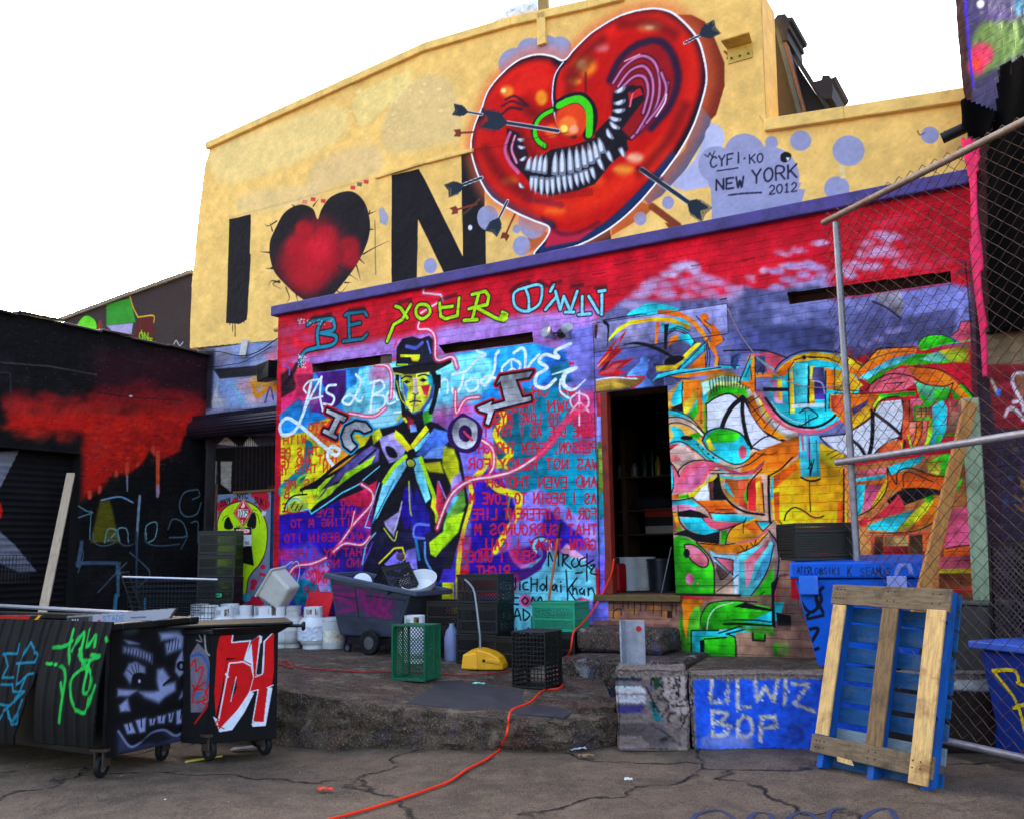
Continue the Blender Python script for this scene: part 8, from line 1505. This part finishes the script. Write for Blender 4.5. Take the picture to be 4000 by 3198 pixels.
# pallet leaning on the fence
PF = gnd(3165, 2990, 0); pal = thing('pallet', 'blue and bare wood pallet leaning upright on the chain-link fence', 'pallet'); PW, PH = .82, 1.2
pal.matrix_basis = TR((PF.x, PF.y, .005), -55) @ T(rx=-17) @ T(ry=1.2)
M_W1 = pm('grey_board', (112, 92, 70), .8, .45, 7, (52, 40, 34), .8, 6, .5, 30, grain=(1, 8, 8)); M_W2 = pm('pale_board', (206, 164, 104), .75, .3, 7, (110, 60, 34), .8, 4, .4, 30, grain=(8, 8, 1)); M_W3 = pm('brown_board', (120, 92, 62), .8, .45, 7, (66, 50, 40), .6, 6, .5, 30, grain=(8, 8, 1))
M_PB = pm('pallet_blue', (6, 78, 158), .7, .3, 6, (40, 60, 90), .6, 7, .4, 30, grain=(4, 4, 1)); M_PS = pm('slat_blue_worn', (16, 70, 118), .75, .35, 5, (84, 92, 94), .6, 6, .4, 30, grain=(1, 6, 6)); M_PS2 = pm('slat_grey_blue', (116, 128, 134), .75, .25, 5, (70, 70, 66), .5, 6, grain=(1, 6, 6))
for z_, h_, m in ((1.06, .13, M_W1), (.085, .11, M_W1)): 
    o = MB().hull8([(-.02, 0, z_), (PW+.02, 0, z_-.01), (PW+.02, .018, z_-.01), (-.02, .018, z_)], [(-.02, 0, z_+h_), (PW+.02, 0, z_+h_+.008), (PW+.02, .018, z_+h_+.008), (-.02, .018, z_+h_)]).build('bottom_board', m, pal, bevel=.004)
for x, w, m, za_, zb3 in ((.0, .10, M_W2, .2, 1.055), (PW*.46, .115, M_W3, .198, 1.055), (PW-.12, .125, M_W2, .03, 1.06)): MB().box(x, x+w, .0015 if za_ > .1 else -.019, .0185 if za_ > .1 else -.0015, za_, zb3).build('edge_board', m, pal, bevel=.004)
for x in (.03, PW*.49, PW-.06):
    s = [(.02, 0), (.02, .17), (.06, .2), (.06, .42), (.02, .45), (.02, .74), (.06, .77), (.06, .99), (.02, 1.02), (.02, PH), (.125, PH), (.125, 0)]
    MB().prism([(y, z_) for y, z_ in s], x, x+.045, 'x').build('stringer', M_PB, pal, bevel=.003)
zz = [.01, .17, .31, .44, .58, .70, .84, .97, 1.09]
for i, z_ in enumerate(zz): MB().box(-.01, PW+.01, .126, .142, z_, z_+(.10 if i % 3 else .115)).build('deck_slat', M_PS2 if i == 1 else M_PS, pal, bevel=.003)
for x in (.02, .05, .08, PW*.46+.03, PW*.46+.08, PW-.1, PW-.05):
    for z_ in (1.10, 1.16, .12, .16): MB().box(x-.004, x+.004, -.022 if x > PW-.13 and z_ < .5 else -.003, .001, z_-.004, z_+.004).build('nail_head', M_BLKM, pal)
MB().hull8([(.2, -.004, .06), (.32, -.004, .055), (.32, .0, .055), (.2, .0, .06)], [(.19, -.004, .09), (.3, -.004, .085), (.3, 0, .085), (.19, 0, .09)]).build('split_end', M_W2, pal)

# fence
fe = thing('chain_link_fence', 'tall chain-link fence panel with rusty pipe rails on the right', 'fence', FE.M)
M_PIPE = pm('rusty_pipe', (116, 104, 96), .55, .35, 6, (110, 50, 26), .7, 9, .35, 30, .35); M_PIPE2 = pm('galvanised_pipe', (134, 132, 142), .45, .25, 7, (80, 60, 54), .5, 10, .25, 30, .4); M_LINK = pm('chain_wire', (88, 66, 54), .5, .35, 30, (110, 100, 100), .5, 30, .1, 40, .3)
def fu(x, y): return FE.pt(x, y)
up, zp = fu(3262, 870); upb, _ = fu(3335, 2100); um = (up+upb)/2
MB().tube([(up+.01, 0, zp), (um+.01, 0, 1.8), (upb, 0, .02)], .028, 12).build('post', M_PIPE2, fe, smooth=True)
ul_, zl2 = fu(3228, 872); MB().tube([(ul_, -.03, zl2), (1.5, -.03, zl2+.03)], .026, 12).build('top_rail', M_PIPE, fe, smooth=True)
um1, zm = fu(3282, 1806); MB().tube([(um1, -.035, zm), (1.5, -.035, zm+.03)], .027, 12).build('middle_rail', M_PIPE2, fe, smooth=True)
MB().tube([(upb-.05, -.03, .07), (1.5, -.03, .07)], .027, 12).build('bottom_rail', M_PIPE2, fe, smooth=True)
mb = MB(); du = .058; u = ul_-.02; k = 0; zt4 = zl2+.10
while u < 1.3:
    pts = []; z_ = .1; s = k % 2
    jz = 0
    while z_ < zt4 - (0 if u > up+.05 else .0):
        pts.append((u+(du*.5 if (s+jz) % 2 else -du*.5), .004 if jz % 2 else -.004, z_)); z_ += .05; jz += 1
    mb.tube(pts, .0034, 4, cap=False); u += du; k += 1
mb.build('chain_link', M_LINK, fe)
# wood brace and post behind it
p0 = deep(3592, 6.75, 1.12); p1 = deep(3842, 7.0, 2.5)
for nm, lb_, a_, b_, w, t, m in (('wood_brace', 'slanting pale wood plank braced behind the chain-link fence', deep(3560, 6.95, .9), deep(3838, 7.1, 2.46), .095, .04, pm('brace_wood', (190, 128, 66), .75, .25, 6, (110, 66, 44), .6, 6, grain=(8, 8, 1))), ('wood_post', 'upright post painted pale green and tan behind the fence', deep(3808, 7.2, .42), deep(3838, 7.2, 2.5), .12, .09, pm('post_green', (140, 156, 128), .75, .25, 5, (90, 90, 60), .6, 6, grain=(8, 8, 1)))):
    dq = b_-a_; o = thing(nm, lb_, 'plank' if 'brace' in nm else 'post', Matrix.Translation(a_) @ dq.to_track_quat('Z', 'Y').to_matrix().to_4x4() @ Matrix.Rotation(math.radians(80 if 'brace' in nm else 60), 4, 'Z')); MB().box(-w/2, w/2, -t/2, t/2, 0, dq.length).build('timber', m, o, bevel=.004)
# blue refuse bin and wire cage on the far right
u0, zb4 = fu(3815, 2530); u0b = fu(3880, 2925)[0]; off = .14
bn = thing('blue_bin', 'dark blue tapered bin with yellow spray tag behind the fence', 'bin', FE.M); u0, zb4 = FE.pt(3822, 2530, off); ub4 = FE.pt(3888, 2900, off)[0]
MB().hull8([(ub4, off+.05, 0), (ub4+.6, off+.05, 0), (ub4+.6, off+.5, 0), (ub4, off+.5, 0)], [(u0, off, zb4), (u0+.9, off, zb4), (u0+.9, off+.6, zb4), (u0, off+.6, zb4)]).build('body', pm('deep_blue_plastic', (14, 44, 134), .5, .2, 6, (10, 24, 70), .5, 6), bn, bevel=.02)
MB().box(u0-.05, u0+.95, off-.04, off+.64, zb4, zb4+.05).build('rim', pm('bin_rim_blue', (58, 96, 200), .5, .2), bn, bevel=.01)
cbl = Canvas(FE, u0, u0+.8, 0, zb4, .006, (14, 44, 134), off=off); ZQ = Pen(cbl, 3500, 1900, 1.568)
cbl.a[:] = -1
for q in ('590,1125 720,1125 750,1200', '590,1125 720,1310 770,1510', '735,1200 784,1220', '705,1355 784,1330'): ZQ.line(q, 26, (226, 196, 20), 5)
kp = cbl.a.mean(2) > 40
yt = cbl.mesh('yellow_tag', M_FLAT, bn, 0, kp); vv = np.empty(len(yt.data.vertices)*3, np.float32); yt.data.vertices.foreach_get('co', vv); vv = vv.reshape(-1, 3); vv[:, 1] = off+.05*(1-vv[:, 2]/zb4)-.004; yt.data.vertices.foreach_set('co', vv.ravel())
uc, zc1 = FE.pt(3868, 2125, .45); zc0 = FE.pt(3850, 2500, .45)[1]
cg_ = thing('wire_cage', 'dark wire mesh cage standing in the blue bin by the brick building', 'cage', FE.M); f = MB()
for (x, z_) in ((uc, zc1), (uc-.05, zc0)): f.box(x, uc+.8, .44, .465, z_-.012, z_+.012)
f.hull8([(uc-.06, .44, zc0), (uc-.035, .44, zc0), (uc-.035, .465, zc0), (uc-.06, .465, zc0)], [(uc-.012, .44, zc1), (uc+.012, .44, zc1), (uc+.012, .465, zc1), (uc-.012, .465, zc1)]); f.build('frame', M_BLKM, cg_)
b = MB(); bars(b, .8, zc1-zc0, .045, .004, .004, T(uc-.03, .45, zc0)); b.build('mesh_panel', pm('cage_wire', (84, 74, 76), .5, .3, metal=.3), cg_)
MB().box(uc-.03, uc+.8, .7, .74, zc0-.3, zc1).build('back_panel', M_BLACK, cg_)
gb = thing('grey_box', 'dark grey plastic box behind the pallet beside the post', 'box', TR(deep(3690, 7.25, .44), -60)); MB().hull8([(0, 0, 0), (.3, 0, 0), (.3, .3, 0), (0, .3, 0)], [(-.03, -.03, .52), (.33, -.03, .52), (.33, .33, .52), (-.03, .33, .52)]).build('body', pm('grey_box_plastic', (58, 56, 54), .6, .3), gb, bevel=.02); MB().box(-.05, .35, -.05, .35, .52, .55).build('lid', pm('grey_box_lid', (74, 72, 70), .6, .3), gb, bevel=.01)

# tarp, cloth strip and pipe stub on the right-hand building
def sheet(name, label, cat, fr, px, off, mat, amp, seed, th=.01):
    uv = fr.uv(P(px), off); c = Canvas(fr, uv[:, 0].min(), uv[:, 0].max(), uv[:, 1].min(), uv[:, 1].max(), .025, (0, 0, 0)); w = c.win(uv, .01); k = np.zeros((c.h, c.w), bool); k[w[0]:w[1], w[2]:w[3]] = c.cover(uv, 0, w) > .5
    o = thing(name, label, cat, fr.M); m = c.mesh('sheet', mat, o, off, k); vv = np.empty(len(m.data.vertices)*3, np.float32); m.data.vertices.foreach_get('co', vv); vv = vv.reshape(-1, 3); r = random.Random(seed); d = np.zeros(len(vv))
    for _i in range(9): d += np.sin(vv[:, 0]*r.uniform(4, 22)+vv[:, 2]*r.uniform(-9, 9)+r.uniform(0, 6))
    vv[:, 1] += amp*d/3; m.data.vertices.foreach_set('co', vv.ravel()); m.data.polygons.foreach_set('use_smooth', [True]*len(m.data.polygons)); m.data.update(); s = m.modifiers.new('solid', 'SOLIDIFY'); s.thickness = th
sheet('tarp', 'ragged black plastic tarp hanging down the brick building', 'tarp', RW, '3880,420 3895,255 3925,240 4150,170 4150,1260 3990,1290 3860,1316 3855,1000 3842,640', -.10, pm('black_plastic', (4, 4, 5), .9, .3, 5, spec=.04), .02, 4)
sheet('tarp', 'crumpled black sheet bunched over the wall corner near the yellow parapet', 'tarp', RW, '3740,400 3800,385 3880,425 3870,500 3850,545 3780,540 3745,480', -.16, MATS['black_plastic'], .06, 6)
sheet('cloth_strip', 'long bright pink cloth strip hanging at the wall corner beside the tarp', 'cloth', RW, '3758,520 3830,560 3812,700 3830,900 3846,1150 3852,1330 3866,1480 3836,1480 3815,1330 3800,1100 3780,800', -.13, pm('pink_cloth', (226, 22, 92), .7, .35, 6, (90, 10, 50), .6, 6), .02, 8)
ps = thing('pipe_stub', 'short black pipe end sticking from the yellow parapet corner', 'pipe', FA.M); u, v_ = FA.pt(3735, 518, .3); MB().tube([(u-.12, .3, v_-.03), (u+.2, .3, v_+.06)], .05, 14).build('pipe', M_BLKM, ps, smooth=True)

# ------------------------------------------------------------------ fittings on the walls
def lamp(px, M): return None
u, v_ = FA.pt(2185, 1300, -.06); sl = thing('twin_spotlight', 'twin silver flood lamps fixed on the lilac wall above the mural', 'lamp', FA.M @ Matrix.Translation((u, 0, v_)))
MB().lathe([(0, 0), (.05, 0), (.05, .025), (.02, .03), (.02, .05), (0, .05)], 18, T(0, 0, 0, rx=90)).build('mount', M_BLKM, sl, smooth=True)
M_LAMP = pm('lamp_silver', (150, 150, 156), .3, .15, metal=.6)
for dx, ry, rx in ((.11, 60, 55), (-.11, -65, 70)):
    h = MB().lathe([(0, -.09), (.03, -.09), (.034, -.04), (.06, .02), (.065, .05), (.058, .045), (.0, .03)], 20).build('lamp_head', M_LAMP, sl, smooth=True); h.matrix_basis = T(dx, -.09, 0, rx, ry*.5, 0)
    MB().tube([(0, -.04, 0), (dx*.7, -.08, 0)], .01, 8).build('arm', M_BLKM, sl)
u, v_ = FA.pt(1045, 1452, YEL-.2); fl = thing('flood_light', 'black box flood light on the recessed wall above the shutter', 'lamp', FA.M @ Matrix.Translation((u, YEL, v_)))
MB().hull8([(-.13, -.26, -.14), (.11, -.3, -.1), (.11, -.08, -.1), (-.13, -.08, -.12)], [(-.14, -.28, .09), (.12, -.3, .13), (.12, -.08, .15), (-.14, -.08, .11)]).build('housing', M_BLKM, fl, bevel=.01); MB().box(-.02, .14, -.1, 0, .1, .17).build('bracket', M_BLKM, fl)
u, v_ = FA.pt(955, 1360, YEL-.03); wp = thing('white_plate', 'small tilted white plate hanging below the yellow wall edge', 'plate', FA.M @ Matrix.Translation((u, YEL, v_)) @ T(ry=12)); MB().box(-.06, .06, -.05, -.035, -.13, .12).build('plate', pm('plate_white', (190, 188, 184), .6, .15, 8, (110, 104, 100), .6, 9), wp, bevel=.004)
u, v_ = FA.pt(1085, 1285, YEL-.1); MB().tube([(u-.05, YEL-.1, v_), (u+.25, YEL-.1, v_+.01)], .04, 14).build('pipe', M_YCAP, thing('yellow_pipe', 'short yellow pipe end at the corner of the storefront parapet', 'pipe', FA.M), smooth=True)
def wire(label, pts, r=.005, fr=FA, off=-.03, mat=None):
    q = [fr.at(*[fr.pt(x, y, off)[0], off, fr.pt(x, y, off)[1]]) for x, y in pts]; o = thing('wire', label, 'wire', Matrix.Translation(q[0])); MB().tube([Vector(p)-q[0] for p in curve3(q)], r, 6).build('cable', mat or M_BLKM, o, smooth='all')
wire('thin wire drooping from the door panel across the painted faces', [(2842, 1205), (2900, 1320), (3000, 1440), (3090, 1495), (3200, 1515), (3320, 1500)], .005, mat=pm('pale_wire', (150, 120, 110), .6))
wire('thin cable sagging under the yellow wall over the recess', [(770, 1372), (860, 1375), (930, 1390), (1000, 1378), (1085, 1322)], .008, off=YEL-.06)
wire('thin cable clipped along the top of the recess wall', [(790, 1380), (820, 1430), (900, 1425), (960, 1410), (1060, 1355)], .006, off=YEL-.04)

# roof frame and rolled sheets on the yellow building
rf = thing('roof_frame', 'dark rusty steel roof frame leaning behind the low yellow parapet', 'steel frame', FA.M); O3 = 1.3
def rp3(px): return [tuple(map(float, q)) for q in FA.uv(P(px), O3)]
MB().prism(rp3('2960,70 3030,90 3110,250 3260,480 2960,500')[::-1], O3, O3+.25, 'y').build('sheeting', pm('roof_dark', (16, 16, 24), .7, .4, 8, (34, 28, 36), .6, 6, .5, 20), rf)
for a_, b_, w, m in (((3022, 95), (3122, 470), .05, pm('beam_grey', (48, 60, 70), .6, .3, 9)), ((3062, 170), (3142, 460), .035, pm('beam_brown', (84, 62, 54), .7, .3, 9)), ((3110, 245), (3255, 475), .05, pm('beam_green', (22, 34, 40), .7, .3, 9))):
    (u0, v0), (u1, v1) = FA.pt(*a_, O3-.1), FA.pt(*b_, O3-.1); MB().hull8([(u0, O3-.12, v0), (u0+w, O3-.12, v0), (u0+w, O3-.02, v0), (u0, O3-.02, v0)][::-1], [(u1, O3-.12, v1), (u1+w, O3-.12, v1), (u1+w, O3-.02, v1), (u1, O3-.02, v1)][::-1]).build('beam', m, rf)
for px in ('3035,108 3050,85 3080,80 3092,95 3110,92 3108,105 3095,112 3098,135 3088,140 3092,180 3068,185 3060,150', '3185,345 3222,335 3225,318 3252,318 3258,330 3278,322 3272,336 3262,345 3266,370 3262,405 3235,408 3215,395'): MB().prism(rp3(px)[::-1], O3-.15, O3+.5, 'y').build('purlin_end', pm('purlin_rust', (26, 26, 34), .7, .4, 12, (50, 28, 24), .6, 10), rf)
rs = thing('rolled_sheet', 'pale rolled sheet with dark stripes lying on the roof edge', 'roll', FA.M); a_, b_ = FA.pt(1905, 96, .9), FA.pt(2115, 28, .9); MB().tube([(a_[0], .95, a_[1]-.12), ((a_[0]+b_[0])/2, .95, (a_[1]+b_[1])/2-.02), (b_[0], .95, b_[1]-.05)], [.1, .16, .17], 14).build('roll', pm('roof_roll', (196, 204, 214), .6, .3, 9, (60, 64, 76), .8, 9), rs, smooth=True)

# ------------------------------------------------------------------ store room seen through the doorway
sh = thing('storage_shelf', 'dark wooden store room shelves behind the open doorway', 'shelf', FA.M); M_SHW = pm('shelf_wood', (84, 58, 44), .8, .3, 6, grain=(1, 6, 6)); YS = 2.1
zs = [FA.pt(2500, y, YS)[1] for y in (2083, 1990, 1858)]
for z_ in zs: MB().box(-1.5, 1.4, YS, YS+.4, z_-.02, z_+.0).build('board', M_SHW, sh)
for x in (-1.4, -.45, .5, 1.35): MB().box(x-.03, x+.03, YS+.01, YS+.39, .96, zs[2]+.6).build('upright', M_SHW, sh)
def jar(name, label, px, z_, r, h, col, cat='bottle', grp='bottles on the store room shelves'):
    u = FA.pt(px, 2000, YS+.1)[0]; o = thing(name, label, cat, FA.M @ Matrix.Translation((u, YS+.12, z_)), grp); m = pm(name+str(col), col, .3, .2, spec=.5)
    MB().lathe([(0, 0), (r, 0), (r, h*.7), (r*.4, h*.85), (r*.4, h), (0, h)], 14).build('body', m, o, smooth=True); MB().lathe([(0, h), (r*.45, h), (r*.45, h+.02), (0, h+.02)], 12).build('cap', M_BLKM, o)
for i, (px, r, h, c_, l) in enumerate(((2432, .05, .2, (120, 130, 140), 'grey bottle at the left of the top store shelf'), (2482, .05, .18, (110, 110, 120), 'short pale bottle second on the top store shelf'), (2523, .035, .26, (50, 70, 60), 'slim dark bottle in the middle of the top store shelf'), (2553, .03, .32, (30, 60, 40), 'tall green bottle on the top store shelf'), (2575, .035, .24, (170, 140, 60), 'golden bottle at the right of the top store shelf'))): jar('bottle', l, px, zs[2], r, h, c_)
u = FA.pt(2590, 2040, YS)[0]; cx_ = thing('cardboard_box', 'red and white printed carton on the middle store room shelf', 'box', FA.M @ Matrix.Translation((u-.1, YS+.05, zs[0]))); MB().box(-.14, .3, -.02, .3, 0, .3).build('carton', pm('carton_white', (170, 160, 150), .6, .15), cx_); MB().box(-.141, .301, -.022, -.0201, .2, .3).build('red_band', pm('carton_red', (170, 40, 30), .6), cx_); MB().box(-.141, .301, -.022, -.0201, .09, .2).build('dark_band', pm('carton_dark', (40, 30, 30), .6), cx_)
u = FA.pt(2520, 1980, YS)[0]; bg_ = thing('cloth_bag', 'dark slumped bag lying on the store room shelf', 'bag', FA.M @ Matrix.Translation((u, YS+.18, zs[1]))); MB().lathe([(0, 0), (.2, 0), (.24, .05), (.2, .13), (.1, .17), (0, .18)], 20, T(s=(1.2, .6, 1))).build('sack', pm('bag_dark', (36, 34, 48), .8, .4, 12, bump=.6, bscale=14), bg_, smooth=True)
def pail(label, px, y, r, h, m):
    u = FA.pt(px, 2250, y)[0]; o = thing('storage_pail', label, 'bucket', FA.M @ Matrix.Translation((u, y, .96)), 'pails inside the doorway'); MB().lathe([(0, 0), (r*.88, 0), (r, h*.93), (r*1.06, h*.93), (r*1.06, h), (0, h)], 24).build('shell', m, o, smooth=True)
    for k in (.72, .8): MB().lathe([(r*.975, h*k), (r*1.03, h*k), (r*1.03, h*k+.012), (r*.98, h*k+.012)], 24, cap=False).build('band', m, o, smooth=True)
M_P1 = pm('pail_white2', (200, 200, 206), .4, .1, 6); pail('white pail standing inside the doorway at left', 2452, 1.05, .13, .36, M_P1); pail('white pail in the middle inside the doorway', 2515, 1.15, .13, .36, pm('pail_striped', (190, 186, 184), .4, .15, 5, (120, 40, 34), .5, 5)); pail('dark metal pail at right inside the doorway', 2580, 1.05, .14, .34, pm('pail_dark', (56, 58, 68), .35, .2, metal=.5))
u = FA.pt(2402, 2240, .55)[0]; re_ = thing('red_jerrycan', 'red plastic canister just inside the door frame', 'canister', FA.M @ Matrix.Translation((u, .6, .96))); MB().box(-.07, .075, -.1, .1, 0, .3).build('body', pm('canister_red', (156, 12, 20), .45, .15), re_, bevel=.03); MB().lathe([(0, .3), (.03, .3), (.03, .36), (0, .36)], 12).build('cap', M_BLKM, re_)
a_ = FA.at(FA.pt(2580, 2310, .3)[0], .32, .965); b_ = FA.at(FA.pt(2622, 2135, .12)[0], .12, FA.pt(2622, 2135, .12)[1]); sk = thing('thin_rod', 'thin bright rod leaning inside the doorway on the right', 'rod', Matrix.Translation(a_)); MB().tube([(0, 0, 0), b_-a_], .006, 8).build('rod', M_GALV, sk)

# faded blue spray scrawl on the yard
mb = MB()
for st in ('2690,3198 2720,3150 2800,3130 2860,3160 2850,3198', '2900,3195 2950,3140 3010,3150 3000,3198', '3060,3198 3090,3150 3150,3140 3190,3170', '3230,3190 3240,3140 3300,3130', '3340,3198 3400,3150 3470,3140 3500,3180'):
    q = [gz(*p) for p in smooth(P(st), False, 6)]
    for a_, b_ in zip(q[:-1], q[1:]):
        d = (b_-a_); m = Vector((-d.y, d.x, 0)).normalized()*.015; k = Vector((0, 0, -.008)); mb.add([a_-m+k, b_-m+k, b_+m+k, a_+m+k], [(0, 1, 2, 3)])
tag(mb.build('ground_marking', pm('blue_scrawl', (44, 52, 92), .85, .3, 30, (74, 62, 54), 1.0, 14)), kind='structure')
# ------------------------------------------------------------------ litter and grit on the ground
cols = [(150, 142, 126), (112, 102, 88), (190, 188, 190), (90, 72, 52)]
for i, c_ in enumerate(cols):
    mb = MB(); r = random.Random(20+i)
    for k in range(260 if i < 2 else 60):
        px = r.gauss(900, 500) if r.random() < .55 else r.uniform(100, 3900); py = r.gauss(2990, 60) if r.random() < .6 else r.uniform(2900, 3198)
        if not 0 < px < 4000 or py < 2890: continue
        p = gnd(px, py, 0); p.z = groundz(p.x, p.y)+.003; s = r.uniform(.0015, .0045) if r.random() < .96 else r.uniform(.006, .012); a = r.uniform(0, 6)
        v = [(p.x+s*math.cos(a+q)*r.uniform(.5, 1.2), p.y+s*math.sin(a+q)*r.uniform(.5, 1.2), p.z+r.uniform(0, s*.4)) for q in (0, 1.6, 3.1, 4.7)]
        mb.add(v+[(p.x, p.y, p.z+s*.8)], [(0, 1, 4), (1, 2, 4), (2, 3, 4), (3, 0, 4)])
    tag(mb.build('grit', pm('grit_%d' % i if False else 'grit'+'abcd'[i], c_, .8, .2)), 'pale grit and crumbs scattered over the yard', 'grit', kind='stuff')
def scrap(name, label, px, py, w, h, c_, cat, seed, dockside=False):
    p = dk(px, py) if dockside else gz(px, py); r = random.Random(seed); o = thing(name, label, cat, Matrix.Translation(p) @ Matrix.Rotation(r.uniform(-.4, .4), 4, 'Z')); n = 6; V = [(w*(i/n-.5)*r.uniform(.85, 1.1), h*(j/n-.5)*r.uniform(.85, 1.1), .006+.016*r.random()) for j in range(n+1) for i in range(n+1)]
    m = MB().add(V, [(j*(n+1)+i, j*(n+1)+i+1, (j+1)*(n+1)+i+1, (j+1)*(n+1)+i) for j in range(n) for i in range(n)]).build('scrap', pm(name+'_'+cat+str(seed)[-1], c_, .6, .2), o); s = m.modifiers.new('solid', 'SOLIDIFY'); s.thickness = .002
scrap('paper_scrap', 'pale teal paper scrap lying on the dock by the mat', 1870, 2672, .1, .06, (130, 200, 190), 'paper', 1, True)
scrap('paper_scrap', 'crumpled white paper beside the dock bottom at right', 2255, 2918, .12, .08, (190, 196, 214), 'paper', 2)
scrap('paper_scrap', 'yellowish crumpled wrapper below the dock corner', 2250, 2900, .05, .05, (220, 206, 120), 'paper', 3)
scrap('dry_leaf', 'brown curled leaf on the ground right of the dock', 2290, 2945, .11, .05, (140, 106, 62), 'leaf', 4)
scrap('paper_scrap', 'orange scrap near the ground crack at left', 1270, 3078, .09, .05, (226, 70, 40), 'paper', 5)
scrap('paper_scrap', 'white torn paper under the red lettered dumpster', 965, 2912, .22, .08, (170, 166, 166), 'paper', 6)
scrap('paper_scrap', 'small white flake on the ground before the blue low wall', 2455, 3030, .05, .03, (214, 210, 206), 'paper', 7)
